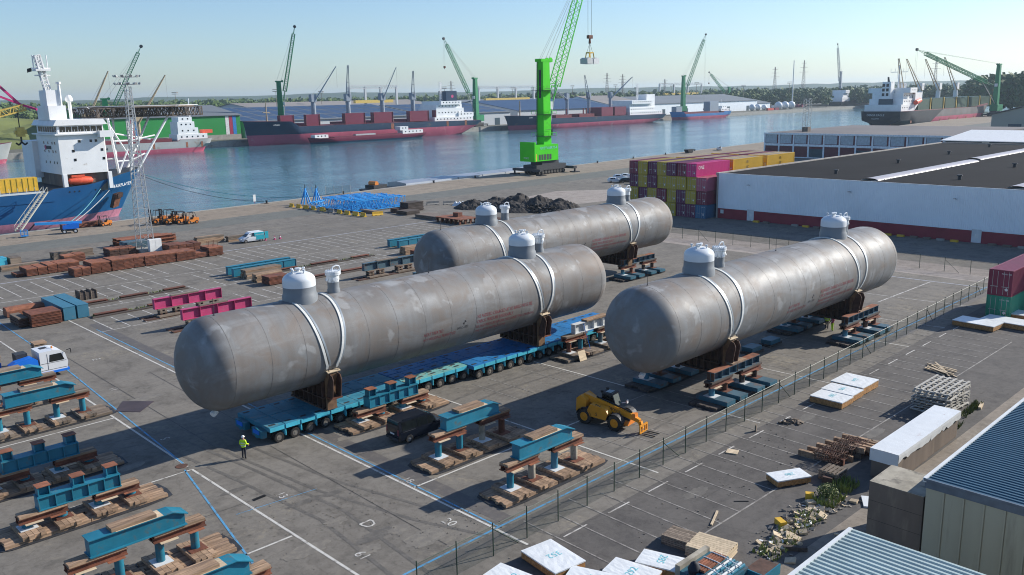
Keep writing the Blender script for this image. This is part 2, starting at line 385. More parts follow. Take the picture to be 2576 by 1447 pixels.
sheet('quay_apron', [(-150, NL(-150)), (1390, NL(700)), (1390, QV(1390) - 1.3), (-150, QV(-150) - 1.3)], 0.004, 'quay_concrete')
sheet('crane_lane', [(-150, 163), (700, 190), (700, NL(700) - 8), (-150, NL(-150))], 0.009, 'lane')
sheet('concrete_strip', [(122.7, -60), (131.5, -60), (131.5, 100), (126, 130), (122.0, 130)], 0.004, 'slab_concrete')
sheet('side_yard_ground', [(20, -40), (122.6, -40), (122.6, 33.0), (20, 31.9)], 0.004, 'asphalt_dark')
sheet('service_path', [(20, -40), (110, -40), (110, 20.5), (60, 20.6), (44, 20.9), (20, 21.5)], 0.008, 'old_concrete')

sheet('pale_concrete', [G(1160, 527), G(1400, 481), G(1575, 476), G(1600, 498), G(1420, 517)], 0.014, 'slab_concrete')
def pline(a, b_, w, mat, name='painted_line', z=0.012):
    a, b_ = Vector((a[0], a[1], 0)), Vector((b_[0], b_[1], 0)); d = (b_ - a).normalized(); n = Vector((-d.y, d.x, 0)) * w / 2
    mb = MB(); mb.add([(p.x, p.y, z) for p in (a - n, b_ - n, b_ + n, a + n)], [(0, 1, 2, 3)])
    return mb.build(name, mat, yard, fix=False)
pline((32.45, 110), (32.45, 32.6), 0.17, 'line_white'); pline((33.2, 103), (33.1, 80), 0.13, 'line_blue'); pline((33.1, 80), (32.75, 35.3), 0.13, 'line_blue')
pline((24.0, 106), (23.6, 57.9), 0.17, 'line_white'); pline((23.6, 57.2), (23.75, 30.0), 0.17, 'line_white')
pline((26.4, 116), (25.7, 91.4), 0.13, 'line_blue'); pline((25.7, 91.4), (23.6, 58.6), 0.13, 'line_blue', z=0.016); pline((23.2, 57.5), (19.5, 38), 0.13, 'line_blue')
pline((6, 71.9), (23.7, 71.9), 0.15, 'line_white'); pline((15, 57.2), (23.5, 57.2), 0.15, 'line_white'); pline((20.5, 43.5), (23.5, 43.5), 0.15, 'line_white')
pline((32.6, 43.4), (52.0, 43.3), 0.15, 'line_white'); pline((45.1, 57.4), (45.5, 33.0), 0.15, 'line_white')
pline((58, 57), (58.2, 45.5), 0.15, 'line_white'); pline((58.2, 38), (58.3, 32.7), 0.14, 'line_worn')
pline((70.5, 57), (70.9, 33), 0.14, 'line_worn'); pline((86.2, 40), (86.6, 32.6), 0.15, 'line_white'); pline((95.4, 41), (96.2, 32.6), 0.14, 'line_worn')
pline((103, 42.8), (118.7, 42.5), 0.18, 'line_worn'); pline((106.5, 48), (107.8, 33.5), 0.16, 'line_worn')
pline((118.0, 64), (119.4, 34), 0.35, 'line_wide'); pline((52, 43.3), (100, 43.1), 0.12, 'line_faint')
pline((16, 35.0), (33, 35.35), 0.16, 'line_blue', z=0.02); pline((33, 35.35), (120, 36.0), 0.16, 'line_blue', z=0.02)
pline((-10, 141.1), (118, 141.0), 0.42, 'line_wide'); pline((16.5, 28.5 + 18), (19.9, 45.6 - 2), 0.1, 'line_blue')
pline((22.5, 48.5), (28.0, 48.0), 0.06, 'line_blue')
for v in (127.1, 114.3):
    pline((8, v), (118, v), 0.16, 'line_worn')
pline((33, 101.4), (60, 101.4), 0.14, 'line_worn')
k = 0
for i in range(-6, 44):                                         # bays of the left yard
    u = 32.5 + 2.03 * i
    if u < 22 or u > 117: continue
    for a, b_ in ((139.6, 128.6), (126.0, 119.6), (118.6, 114.4), (108.5, 101.5)):
        if a < 120 and (u < 33 or u > 100): continue
        if a == 108.5 and u > 62: continue
        if random.random() < 0.1: continue
        pline((u, a - random.random() * 0.8), (u, b_ + random.random() * 0.8), 0.155, 'line_worn', 'bay_line')
    if i % 2 == 0 and 30 < u < 110:
        pline((u, 133.8), (u + 1.9, 133.8), 0.11, 'line_faint', 'bay_line'); pline((u, 120.6), (u + 1.9, 120.6), 0.11, 'line_faint', 'bay_line')
for u, a, b_ in ((94.2, 167, 130), (85, 155, 127), (76.8, 150, 139), (103, 160, 128), (112, 152, 128)):
    pline((u, a), (u, b_), 0.14, 'line_faint', 'bay_line')
for i in range(0, 33):                                          # bays of the side yard
    u = 34.3 + 2.05 * i
    pline((u, 34.8 if i % 2 == 0 else 33.9), (u - 0.25, 25.9), 0.10, 'line_faint', 'bay_line', 0.018)
    if i % 2 == 0: pline((u + 0.2, 31.7), (u + 2.3, 31.7), 0.11, 'line_worn', 'bay_line', 0.022)
pline((38, 26.0), (95, 25.7), 0.11, 'line_faint', 'bay_line', 0.022)
for i in range(36):                                             # faint older bays under the tanks
    u = 47.4 + 2.04 * i
    if u < 120 and random.random() < .85: pline((u, 43.0), (u + .1, 36.4), 0.09, 'line_faint', 'bay_line', 0.014)
    if u < 100 and i % 3: pline((u, 56.5), (u, 50.5), 0.08, 'line_faint', 'bay_line', 0.014)
line_mat('tar', (0.055, 0.05, 0.046), (0.12, 0.105, 0.09), 0.35); line_mat('patch', (0.105, 0.095, 0.088), (0.14, 0.125, 0.108), 0.4)
pline((33.9, 106), (33.7, 35.6), 1.1, 'patch', 'asphalt_patch', 0.006)
pline((27.5, 34.6), (118, 34.9), 0.9, 'patch', 'asphalt_patch', 0.0065)
for a_, b_2, w_2 in (((29.6, 57), (29.2, 36), .05), ((30.8, 82), (30.2, 57), .05), ((41.2, 50), (41.6, 36), .05), ((33, 50.6), (52, 50.3), .05), ((27, 95), (26.6, 60), .06), ((34, 38.9), (58, 38.6), .04), ((60, 48.2), (110, 47.6), .05), ((36, 66), (28, 68), .05), ((14, 49.8), (24, 49.6), .05), ((40, 160), (110, 156), .08), ((100, 150), (100, 120), .07), ((62, 30), (90, 29.4), .05), ((45, 28.6), (66, 28.2), .05)):
    pline(a_, b_2, w_2, 'tar', 'tar_seam', 0.0105)
line_mat('sand_blotch', (0.215, 0.193, 0.158), (0.165, 0.149, 0.126), 0.62); line_mat('dark_blotch', (0.105, 0.096, 0.084), (0.145, 0.132, 0.113), 0.5)
def blotch(f, ru, rv, mat, name, seed):
    rd = random.Random(seed); u, v = G(*f); mb = MB(); n = 26
    mb.add([(u + ru * math.cos(2 * PI * i / n) * q, v + rv * math.sin(2 * PI * i / n) * q, (0.0112 + 0.00005 * seed) if seed < 50 else (0.0107 + 0.00003 * (seed - 50))) for i in range(n) for q in (rd.uniform(.75, 1.1),)], [tuple(range(n))]); mb.build(name, mat, yard, fix=False)
for i, (x, y, a_, b_2) in enumerate(((1070, 1352, 1.5, .9), (1005, 1332, .8, .6), (365, 1003, 1.7, .7), (845, 1312, .9, .5), (890, 1094, 1.8, .5), (505, 1172, 1.0, .6), (770, 1385, 1.6, .7), (930, 1382, .9, .5), (640, 1290, 1.0, .4), (1985, 960, 1.6, .5), (1230, 1118, .9, .4), (330, 1175, 1.1, .5), (850, 640, 2.5, 1.2), (560, 690, 2.5, 1.0))): blotch((x, y), a_, b_2, 'sand_blotch', 'sand_patch', i)
for i, (x, y, a_, b_2) in enumerate(((1385, 1236, .6, .3), (1425, 1207, .8, .3), (1335, 1266, .6, .3), (770, 1262, 1.5, .3), (840, 1240, .8, .35), (1010, 932, 2.2, .4), (1160, 936, 1.6, .35), (950, 1345, 1.6, .5), (1700, 1120, .7, .3), (1560, 1220, .5, .3), (590, 1235, 1.2, .3), (2030, 1050, 1.2, .5), (2200, 1090, 1.4, .5), (1750, 1240, 1.3, .5))): blotch((x, y), a_, b_2, 'dark_blotch', 'oil_stain', 50 + i)
TZ = 0.0067
for pts in (((14, 66.4), (20, 65.2), (25, 64.0), (29.5, 62.4)), ((34.5, 32), (31.5, 40), (29.6, 48), (28.6, 57), (28.2, 66)), ((26.5, 34), (27.5, 44), (26.6, 54), (25.2, 66)), ((44, 52.5), (50, 53.2), (57, 52.8), (64, 51.5)), ((46, 35.8), (56, 36.6), (66, 35.6))):
    for o in (0, 1.7):
        for p_, q_ in zip(pts, pts[1:]):
            dx, dy = pts[-1][0] - pts[0][0], pts[-1][1] - pts[0][1]; n_ = math.hypot(dx, dy); ox, oy = -dy / n_ * o, dx / n_ * o
            pline((p_[0] + ox, p_[1] + oy), (q_[0] + ox, q_[1] + oy), .26, 'dark_blotch', 'tyre_mark', TZ); TZ += 0.00008
def gtext(s, f, size, rev=False, mat='line_worn'):
    u, v = G(*f)
    xd, yd = ((0, 1, 0), (-1, 0, 0)) if rev else ((0, -1, 0), (1, 0, 0))
    lettering(s, (u, v, 0.02), xd, yd, size, mat, yard, 'painted_number')
gtext('D', (900, 1318), 1.3, mat='line_white'); gtext('20', (1107, 1312), 1.0, mat='line_white'); gtext('19', (938, 1400), 1.0, True); gtext('16', (1345, 1188), 1.0)
gtext('18', (1008, 1207), 0.9); gtext('5', (430, 1103), 1.0, True); gtext('21', (1620, 1395), 0.9); gtext('13', (690, 1245), 0.9)
gtext('E', (230, 905), 1.1); gtext('11', (300, 980), 0.9, True)
# rusty steel plate, manhole and drain lying in the asphalt
mb = MB(); mb.prism([G(290, 1036), G(353, 1037), G(388, 1010), G(309, 1010)], 'z', 0.004, 0.03)
M('plate', (0.085, 0.065, 0.068), 0.6, 0.3, 0.2, 0.8)
tag(mb.build('steel_plate', 'plate', loc=(25.8, 73.4, 0)), 'flat dark rusty steel plate lying alone on the asphalt by the blue line', 'steel plate')
u, v = G(457, 1173); mb = MB(); mb.cyl((u, v, 0.0), (u, v, 0.025), 0.42, None, 20)
tag(mb.build('manhole_cover', 'rust_dark', loc=(u, v, 0)), 'round dark manhole cover where the white lines meet', 'manhole cover')
u, v = G(652, 1253); mb = MB(); mb.cbox((u, v, 0.012), (0.9, 0.28, 0.03), 0.1)
for i in range(4): mb.cbox((u - 0.3 + 0.2 * i, v, 0.03), (0.05, 0.26, 0.02), 0.1)
tag(mb.build('drain_grate', 'black', loc=(u, v, 0)), 'small black drain grate in the asphalt right of the long white line', 'drain')
# ------------------------------------------------------------------ three pressure tanks
m, nt, b = _nodes('tank')
v = coords(nt)
sx = nt.nodes.new('ShaderNodeSeparateXYZ'); nt.links.new(v, sx.inputs[0])
mpb = nt.nodes.new('ShaderNodeMapping'); mpb.inputs['Scale'].default_value = (1, 0.14, 0.14); nt.links.new(v, mpb.inputs[0])
big = noise(nt, mpb.outputs[0], 0.55, 4, 0.6, 0.2); mid = noise(nt, v, 0.30, 6, 0.62, 0.9); fine = noise(nt, v, 1.4, 6, 0.7, 1.2)
mpl = nt.nodes.new('ShaderNodeMapping'); mpl.inputs['Scale'].default_value = (0.25, 1, 1); nt.links.new(v, mpl.inputs[0])
k = mixc(nt, ramp(nt, big, 0.36, 0.64), (0.172, 0.162, 0.152), (0.212, 0.218, 0.220))
k = mixc(nt, math_(nt, 'MULTIPLY', ramp(nt, mid, 0.45, 0.62), 0.8), k, (0.195, 0.158, 0.13))
k = mixc(nt, math_(nt, 'MULTIPLY', ramp(nt, noise(nt, mpl.outputs[0], 0.5, 5, 0.6, 0.6), 0.52, 0.68), 0.55), k, (0.29, 0.295, 0.295))
k = mixc(nt, math_(nt, 'MULTIPLY', ramp(nt, noise(nt, mpb.outputs[0], 1.6, 5, 0.7, 0.3), 0.5, 0.68), 0.35), k, (0.15, 0.14, 0.13))
k = mixc(nt, math_(nt, 'MULTIPLY', ramp(nt, noise(nt, v, 0.5, 3, 0.5, 0.3), 0.60, 0.66), 0.5), k, (0.37, 0.38, 0.38))
k = mixc(nt, math_(nt, 'MULTIPLY', ramp(nt, noise(nt, v, 0.2, 4, 0.5, 0.8), 0.62, 0.72), 0.45), k, (0.20, 0.135, 0.095))
vo = nt.nodes.new('ShaderNodeTexVoronoi'); vo.distance = 'CHEBYCHEV'; vo.inputs['Scale'].default_value = 0.42; nt.links.new(v, vo.inputs['Vector'])
sc_ = nt.nodes.new('ShaderNodeSeparateColor'); nt.links.new(vo.outputs['Color'], sc_.inputs[0])
k = mixc(nt, math_(nt, 'MULTIPLY', math_(nt, 'MULTIPLY', ramp(nt, sc_.outputs[0], 0.84, 0.86), ramp(nt, vo.outputs['Distance'], 0.16, 0.36, (1, 1, 1), (0, 0, 0))), 0.4), k, (0.40, 0.41, 0.41))
k = mixc(nt, math_(nt, 'MULTIPLY', ramp(nt, fine, 0.4, 0.7), 0.22), k, (0.16, 0.145, 0.13))
nt.links.new(k, b.inputs['Base Color'])
nt.links.new(ramp(nt, mid, 0.3, 0.7, (0.5, 0.5, 0.5), (0.66, 0.66, 0.66)), b.inputs['Roughness'])
b.inputs['Metallic'].default_value = 0.0; b.inputs['Specular IOR Level'].default_value = 0.27
MT['tank'] = m
M('seam', (0.155, 0.145, 0.135), 0.6)
TR, TL, TA = 3.55, 40.1, 2.52
def tank_proto(name, label, u0, vc, zc, seed, rear_far=True):
    t = thing(name, label, 'pressure tank', (u0, vc, 0))
    O = Vector((u0, vc, zc))
    # shell with dished heads
    N = 72; prof = []
    for i in range(11):
        a = PI / 2 * i / 10; prof.append((-TA * math.cos(a), max(0.02, TR * math.sin(a))))
    for i in range(1, 15): prof.append((TL * i / 15, TR))
    for i in range(11):
        a = PI / 2 * i / 10; prof.append((TL + TA * math.sin(a), max(0.02, TR * math.cos(a))))
    mb = MB(); vs = []; fs = []
    for x, r in prof:
        for j in range(N):
            q = 2 * PI * j / N; vs.append((O.x + x, O.y + r * math.cos(q), O.z + r * math.sin(q)))
    for i in range(len(prof) - 1):
        for j in range(N):
            fs.append((i * N + j, i * N + (j + 1) % N, (i + 1) * N + (j + 1) % N, (i + 1) * N + j))
    mb.add(vs, fs); shell = mb.build('shell', 'tank', t, True)
    def ring(x, r, wd, th, mat, nm, a0=0, a1=2 * PI, xf=None, n=64):
        mb = MB(); vs = []; fs = []; full = abs(a1 - a0 - 2 * PI) < 1e-3; cnt = n if full else n + 1
        for j in range(cnt):
            q = a0 + (a1 - a0) * j / n; xx = x if xf is None else xf(j / n)
            for dx, dr in ((-wd / 2, -0.03), (-wd / 2, th), (wd / 2, th), (wd / 2, -0.03)):
                vs.append((O.x + xx + dx, O.y + (r + dr) * math.cos(q), O.z + (r + dr) * math.sin(q)))
        for j in range(n):
            a, b_ = j * 4, ((j + 1) % cnt) * 4
            for e in range(4): fs.append((a + e, a + (e + 1) % 4, b_ + (e + 1) % 4, b_ + e))
        mb.add(vs, fs); return mb.build(nm, mat, t, True)
    for i in range(15):
        ring(TL * i / 14, TR, 0.035, 0.008, 'seam', 'weld_seam', n=56)
    for xs in (8.1, 32.0):
        sx_ = O.x + xs
        # straps
        for s in (-1, 1):
            f = lambda q, s=s, xs=xs: xs + s * (0.45 + 1.05 * math.sin(PI * min(max((q - 0.02) / 0.96, 0), 1)) ** 0.8)
            ring(xs, TR, 0.20, 0.07, 'band', 'strap', R(-26), R(206), lambda q, f=f: f(q) - 0.11, 48)
            ring(xs, TR, 0.16, 0.055, 'band_grey', 'strap_liner', R(-22), R(202), lambda q, f=f: f(q) + 0.12, 48)
        # saddle
        sd = MB(); arc = []
        for i in range(13):
            a = R(-152 + 124 * i / 12); arc.append((O.y + (TR + 0.03) * math.cos(a), O.z + (TR + 0.03) * math.sin(a)))
        zb = O.z - 5.15
        sd.prism([(O.y - 2.6, zb), (O.y + 2.6, zb), (O.y + 2.6, O.z - 2.9)] + [arc[12], ] + arc[11:0:-1] + [arc[0], (O.y - 2.6, O.z - 2.9)], 'x', sx_ - 0.06, sx_ + 0.06)
        sd.box(sx_ - 0.55, sx_ + 0.55, O.y - 2.62, O.y + 2.62, zb - 0.002, zb + 0.12)
        saddle = sd.build('saddle', 'rust_dark', t)
        for yy in (-2.1, -1.4, -0.7, 0, 0.7, 1.4, 2.1):
            rb = MB(); rb.box(sx_ - 0.5, sx_ + 0.5, O.y + yy - 0.03, O.y + yy + 0.03, zb + 0.12, O.z - math.sqrt(TR * TR - yy * yy) - 0.03)
            rb.build('rib', 'rust_dark', saddle)
        for hz in (0.9,):
            rb = MB(); rb.box(sx_ - 0.52, sx_ + 0.52, O.y - 2.3, O.y + 2.3, zb + hz, zb + hz + 0.07); rb.build('stiffener', 'rust_dark', saddle)
        for s in (-1, 1):
            cl = MB()
            P = lambda d, z: (O.y + s * d, O.z + z)
            cl.prism([P(2.55, -5.1), P(2.75, -5.1), P(2.75, -3.3), P(3.25, -2.1), P(3.05, -1.85), P(2.85, -2.25), P(2.55, -2.6)], 'x', sx_ - 0.43, sx_ + 0.43)
            cl.build('column', 'rust_tan', saddle)
            for e in (-0.40, 0.34):
                lg = MB(); lg.prism([P(2.76, -4.0), P(3.5, -4.0), P(3.75, -2.5), P(3.6, -2.15), P(3.3, -2.05), P(2.95, -2.3)], 'x', sx_ + e, sx_ + e + 0.07)
                lg.build('lug', 'rust_dark', saddle)
            lg = MB(); lg.box(sx_ - 0.5, sx_ + 0.5, *(sorted((O.y + s * 2.77, O.y + s * 3.55))), O.z - 4.06, O.z - 3.95); lg.build('bearing_plate', 'rust', saddle)
            lg = MB(); lg.cbox((sx_, O.y + s * 3.08, O.z - 1.80), (1.15, 0.6, 0.06), 0, 0, 0, s * -0.35); lg.build('packing', 'wood_pale', saddle)
            for e in (-0.45, 0.45):
                rd = MB(); rd.tube([(sx_ + e, O.y + s * (TR * math.cos(R(-26)) + 0.05), O.z + TR * math.sin(R(-26))), (sx_ + e * 0.8, O.y + s * 3.3, O.z - 2.15)], 0.03, 6)
                rd.build('tie_rod', 'dark_grey', saddle)
        # dome over the saddle
        dx = xs - 0.55 if xs < 20 else xs + 0.2
        dm = MB(); dm.lathe([(1.37, -0.9), (1.37, 0.32), (1.29, 0.45), (1.27, 1.02)], (O.x + dx, O.y, O.z + TR), 32)
        dome = dm.build('dome', 'grey_paint', t, True)
        cp_ = [(1.28, 1.021), (1.28, 1.5)]
        for i in range(1, 9):
            a = PI / 2 * i / 8; cp_.append((max(0.05, 1.28 * math.cos(a)), 1.5 + 0.68 * math.sin(a)))
        dm = MB(); dm.lathe(cp_, (O.x + dx, O.y, O.z + TR), 32); cap = dm.build('dome_cap', 'cap_white', dome, True)
        for a, r, h in ((0.3, 0.6, 0.30), (1.9, 0.65, 0.28), (3.4, 0.6, 0.30), (4.9, 0.65, 0.28), (0, 0.0, 0.26)):
            nz = MB(); x, y = O.x + dx + r * math.cos(a), O.y + r * math.sin(a); z0 = O.z + TR + 1.5 + 0.68 * math.sqrt(max(0, 1 - (r / 1.28) ** 2)) - 0.05
            nz.cyl((x, y, z0), (x, y, z0 + h), 0.06 if r else 0.13, None, 10); nz.cyl((x, y, z0 + h - 0.06), (x, y, z0 + h + 0.05), 0.12 if r else 0.26, None, 12)
            nz.build('nozzle', 'cap_white', cap, True)
        # tall flanged manway nozzle
        nx = xs + 2.55; c0 = (O.x + nx, O.y, O.z + TR)
        nz = MB(); nz.lathe([(0.52, -0.5), (0.52, 0.22), (0.47, 0.32), (0.47, 0.85)], c0, 24); nozzle = nz.build('manway', 'grey_paint', t, True)
        nz = MB(); nz.lathe([(0.475, 0.851), (0.475, 1.42), (0.62, 1.43), (0.62, 1.57)], c0, 24); nz.build('manway_neck', 'cap_white', nozzle, True)
        nz = MB(); nz.lathe([(0.62, 1.59), (0.62, 1.71), (0.4, 1.75)], c0, 24)
        for i in range(20):
            a = 2 * PI * i / 20; x, y = c0[0] + 0.55 * math.cos(a), c0[1] + 0.55 * math.sin(a)
            nz.cyl((x, y, c0[2] + 1.38), (x, y, c0[2] + 1.8), 0.035, None, 5)
        nz.build('blind_flange', 'cap_white', nozzle)
        nz = MB(); nz.tube([(c0[0] - 0.1, c0[1], c0[2] + 1.7), (c0[0], c0[1], c0[2] + 2.0), (c0[0] + 0.3, c0[1], c0[2] + 2.12), (c0[0] + 0.62, c0[1], c0[2] + 2.05), (c0[0] + 0.72, c0[1], c0[2] + 1.75), (c0[0] + 0.72, c0[1], c0[2] + 1.35)], 0.055, 8)
        nz.build('davit', 'cap_white', nozzle, True)
        if seed != 3:
            cv = MB(); n = 18
            for i in range(n):
                a = 2 * PI * i / n; r = 0.5 + 0.14 * random.random(); a2 = 2 * PI * (i + 1) / n
                cv.add([(c0[0] + 0.5 * math.cos(a), c0[1] + 0.5 * math.sin(a), c0[2] + 1.4), (c0[0] + 0.5 * math.cos(a2), c0[1] + 0.5 * math.sin(a2), c0[2] + 1.4),
                        (c0[0] + r * math.cos(a2), c0[1] + r * math.sin(a2), c0[2] + .9 + 0.2 * random.random()), (c0[0] + r * math.cos(a), c0[1] + r * math.sin(a), c0[2] + .8 + 0.25 * random.random())], [(0, 1, 2, 3)])
            cv.build('wrapping', 'tarp', nozzle)
    an = MB(); an.cyl((O.x + 0.4, O.y, O.z + TR - 0.1), (O.x + 0.4, O.y, O.z + TR + 1.3), 0.025, 0.015, 6); an.cyl((O.x + 0.4, O.y, O.z + TR - 0.05), (O.x + 0.4, O.y, O.z + TR + 0.06), 0.16, 0.05, 10); an.build('lightning_rod', 'dark_grey', t)
    an = MB(); an.cyl((O.x + 20.5, O.y, O.z + TR - 0.1), (O.x + 20.5, O.y, O.z + TR + 1.3), 0.025, 0.015, 6); an.cyl((O.x + 20.5, O.y, O.z + TR - 0.05), (O.x + 20.5, O.y, O.z + TR + 0.06), 0.16, 0.05, 10); an.build('lightning_rod', 'dark_grey', t)
    dr = MB(); dr.cyl((O.x - 0.2, O.y - 0.1, O.z - TR - 0.1), (O.x - 0.55, O.y - 0.2, O.z - TR - 0.28), 0.24, None, 12); dr.build('wrapped_drain', 'tarp', t, True)
    # stencilled notes on the side facing the camera
    def onshell(x0, a0):
        def f(x, y):
            a = a0 - y / TR          # angle below the horizontal on the near side
            return Vector((O.x + x0 + x, O.y - (TR + 0.006) * math.cos(a), O.z - (TR + 0.006) * math.sin(a)))
        return f
    for s_, x0, a0, sz, mt in (('HEAT TREATED', 17.0, R(16), 0.42, 'ink_red'), ('NO WELDING PERMITTED', 17.0, R(24), 0.42, 'ink_red'),
                           ('N2 PADDED CHARGED AT 0.5 BARG PRESSURE', 23.0, R(8), 0.46, 'ink_red'), ('CHECK PRESSURE REGULARLY', 23.0, R(16), 0.46, 'ink_red'), ('RELEASE PRESSURE BEFORE DISCONNECTING DRAINING', 23.0, R(24), 0.40, 'ink_red'), ('ONLY UPON INSTRUCTIONS', 23.0, R(32), 0.40, 'ink_red'),
                           ('049-C-1002', 20.7, R(18), 0.36, 'ink_black')):
        lettering(s_, (0, 0, 0), (1, 0, 0), (0, 0, 1), sz, mt, t, 'stencil', onshell(x0, a0), 0.72)
    mk = MB(); f = onshell(21.5, R(9))
    for q0 in (0, PI):
        pts = [f(0, 0)] + [f(0.2 * math.cos(q0 + i * PI / 8), 0.2 * math.sin(q0 + i * PI / 8)) for i in range(5)]
        mk.add(pts, [(0, 1, 2, 3, 4, 5)])
    mk.build('stencil', 'ink_black', t, fix=False)
    return t
T1 = (27.0, 59.6, 6.55); T2 = (54.7, 41.3, 6.77); T3 = (62.9, 76.9, 6.87)
tank_proto('pressure_tank', 'long grey steel tank carried on the blue multi-wheeled transporter', *T1, 1)
tank_proto('pressure_tank', 'long grey steel tank on stands nearest the wire fence', *T2, 2)
tank_proto('pressure_tank', 'long grey steel tank farthest back, in front of the container stack', *T3, 3)

# ------------------------------------------------------------------ self-propelled modular transporter
def wheel(mb_t, mb_r, c, r, w, ax=(0, 1, 0), n=18):
    ax = Vector(ax).normalized(); c = Vector(c)
    mb_t.cyl(c - ax * w / 2, c + ax * w / 2, r, None, n)
    for s in (-1, 1):
        mb_r.cyl(c + ax * (s * w / 2 * 0.98), c + ax * (s * (w / 2 + 0.025)), r * 0.60, None, 14)
        mb_r.cyl(c + ax * (s * (w / 2 + 0.02)), c + ax * (s * (w / 2 + 0.07)), r * 0.22, None, 8)
def make_wheel(parent, c, r, w, ax=(0, 1, 0), rim='wheel_rim', lug=True):
    ax = Vector(ax).normalized(); c = Vector(c)
    mb = MB(); n = 20; a = ax.orthogonal().normalized(); b_ = ax.cross(a)
    prof = [(-w / 2, r * 0.58), (-w / 2, r * 0.93), (-w / 2 * 0.8, r), (w / 2 * 0.8, r), (w / 2, r * 0.93), (w / 2, r * 0.58)]
    vs = []; fs = []
    for i in range(n):
        t = 2 * PI * i / n
        for h, q in prof: vs.append(c + ax * h + (a * math.cos(t) + b_ * math.sin(t)) * q)
    L = len(prof)
    for i in range(n):
        j = (i + 1) % n
        for e in range(L - 1): fs.append((i * L + e, i * L + e + 1, j * L + e + 1, j * L + e))
    mb.add(vs, fs)
    if lug:
        for i in range(n):
            t = 2 * PI * (i + .5) / n; d = a * math.cos(t) + b_ * math.sin(t); q = ax.cross(d)
            for s in (-1, 1):
                p = c + d * (r * 1.0) + ax * (s * w * 0.27)
                u_ = ax * (w * 0.22); v_ = q * (r * 0.06); n_ = d * (r * 0.05)
                mb.add([p - u_ - v_, p + u_ - v_, p + u_ + v_, p - u_ + v_, p - u_ - v_ + n_, p + u_ - v_ + n_, p + u_ + v_ + n_, p - u_ + v_ + n_], [(4, 5, 6, 7), (0, 1, 5, 4), (1, 2, 6, 5), (2, 3, 7, 6), (3, 0, 4, 7)])
    ty = mb.build('wheel', 'rubber', parent)
    mb = MB()
    for s in (-1, 1):
        mb.cyl(c + ax * (s * w * 0.30), c + ax * (s * w * 0.42), r * 0.6, r * 0.58, 16); mb.cyl(c + ax * (s * w * 0.40), c + ax * (s * w * 0.54), r * 0.2, r * 0.16, 8)
        for i in range(6):
            t = PI / 3 * i; d = a * math.cos(t) + b_ * math.sin(t); mb.cyl(c + ax * (s * w * 0.4) + d * r * .42, c + ax * (s * w * 0.46) + d * r * .42, r * 0.06, None, 6)
    mb.build('rim', rim, ty)
    return ty
sp = thing('modular_transporter', 'long blue multi-wheeled flatbed transporter under the front tank', 'transporter', (29.6, 59.4, 0))
def spmt_module(u0, u1, v0, v1, top, wheels, near_wheels=True):
    dz0, dz1 = 0.95, 1.36
    mb = MB(); mb.box(u0, u1, v0, v1, dz0 + 0.1, dz1); deck = mb.build('deck', top, sp)
    # deck plates proud of the frame, uneven gaps between
    n = max(1, round((u1 - u0) / 1.4)); st = (u1 - u0) / n
    for i in range(n):
        for a, b_ in ((v0 + 0.05, (v0 + v1) / 2 - 0.06), ((v0 + v1) / 2 + 0.06, v1 - 0.05)):
            mb = MB(); mb.box(u0 + i * st + 0.03, u0 + (i + 1) * st - 0.03, a, b_, dz1, dz1 + 0.03 + 0.012 * random.random()); mb.build('deck_plate', top, deck)
        mb = MB(); mb.box(u0 + i * st + 0.25, u0 + i * st + 0.75, v0 + 0.35, v0 + 0.6, dz1 + 0.03, dz1 + 0.05); mb.build('lashing_pocket', 'dark_grey', deck)
        mb = MB(); mb.box(u0 + i * st + 0.25, u0 + i * st + 0.75, v1 - 0.6, v1 - 0.35, dz1 + 0.03, dz1 + 0.05); mb.build('lashing_pocket', 'dark_grey', deck)
    for i in range(n):
        mb = MB(); mb.box(u0 + i * st + 0.04, u0 + (i + 1) * st - 0.1, v0 - 0.05, v0, dz0 + 0.08, dz1 - 0.02); mb.build('side_panel', 'cyan', deck)
    mb = MB(); mb.box(u0 + 0.3, u1 - 0.3, v0 + 0.9, v1 - 0.9, 0.62, dz0 + 0.1); mb.build('spine', 'dark_grey', deck)
    for i, uu in enumerate(wheels):
        for vv in ((v0 + 0.42, v1 - 0.42) if v1 - v0 < 3 else (v0 + 0.42, v0 + 2.0, v1 - 2.0, v1 - 0.42)):
            inner = vv > v0 + 1
            if inner and not (vv > v1 - 1): continue
            for dv in (-0.2, 0.2):
                make_wheel(sp, (uu, vv + dv, 0.40), 0.40, 0.27, lug=not inner)
            mb = MB(); mb.box(uu + 0.42, uu + 0.62, vv - 0.3, vv + 0.2, 0.55, dz0 + 0.1); mb.cyl((uu + 0.52, vv - 0.32, 0.45), (uu + 0.52, vv - 0.32, 1.0), 0.07, None, 8); mb.build('suspension', 'cyan', sp)
spmt_module(29.6, 43.0, 56.95, 61.9, 'spmt_top', [30.45 + 1.36 * i for i in range(9)])
spmt_module(43.1, 50.0, 57.7, 59.2, 'spmt_worn', [45.5, 46.9, 48.3, 49.7])
spmt_module(43.1, 50.0, 59.3, 61.9, 'spmt_blue', [44.2 + 1.36 * i for i in range(4)])
spmt_module(50.1, 72.5, 56.95, 61.9, 'spmt_blue', [50.9 + 1.34 * i for i in range(16)])
for vv in (58.1, 60.7):
    mb = MB(); mb.box(29.15, 29.6, vv - 0.75, vv + 0.75, 0.55, 1.15); mb.cyl((29.13, vv, 0.85), (29.2, vv, 0.85), 0.42, None, 14); mb.build('bumper', 'teal', sp)
    mb = MB(); mb.cbox((29.12, vv, 0.95), (0.05, 0.9, 0.32)); mb.build('bumper_plate', 'bright_blue', sp)
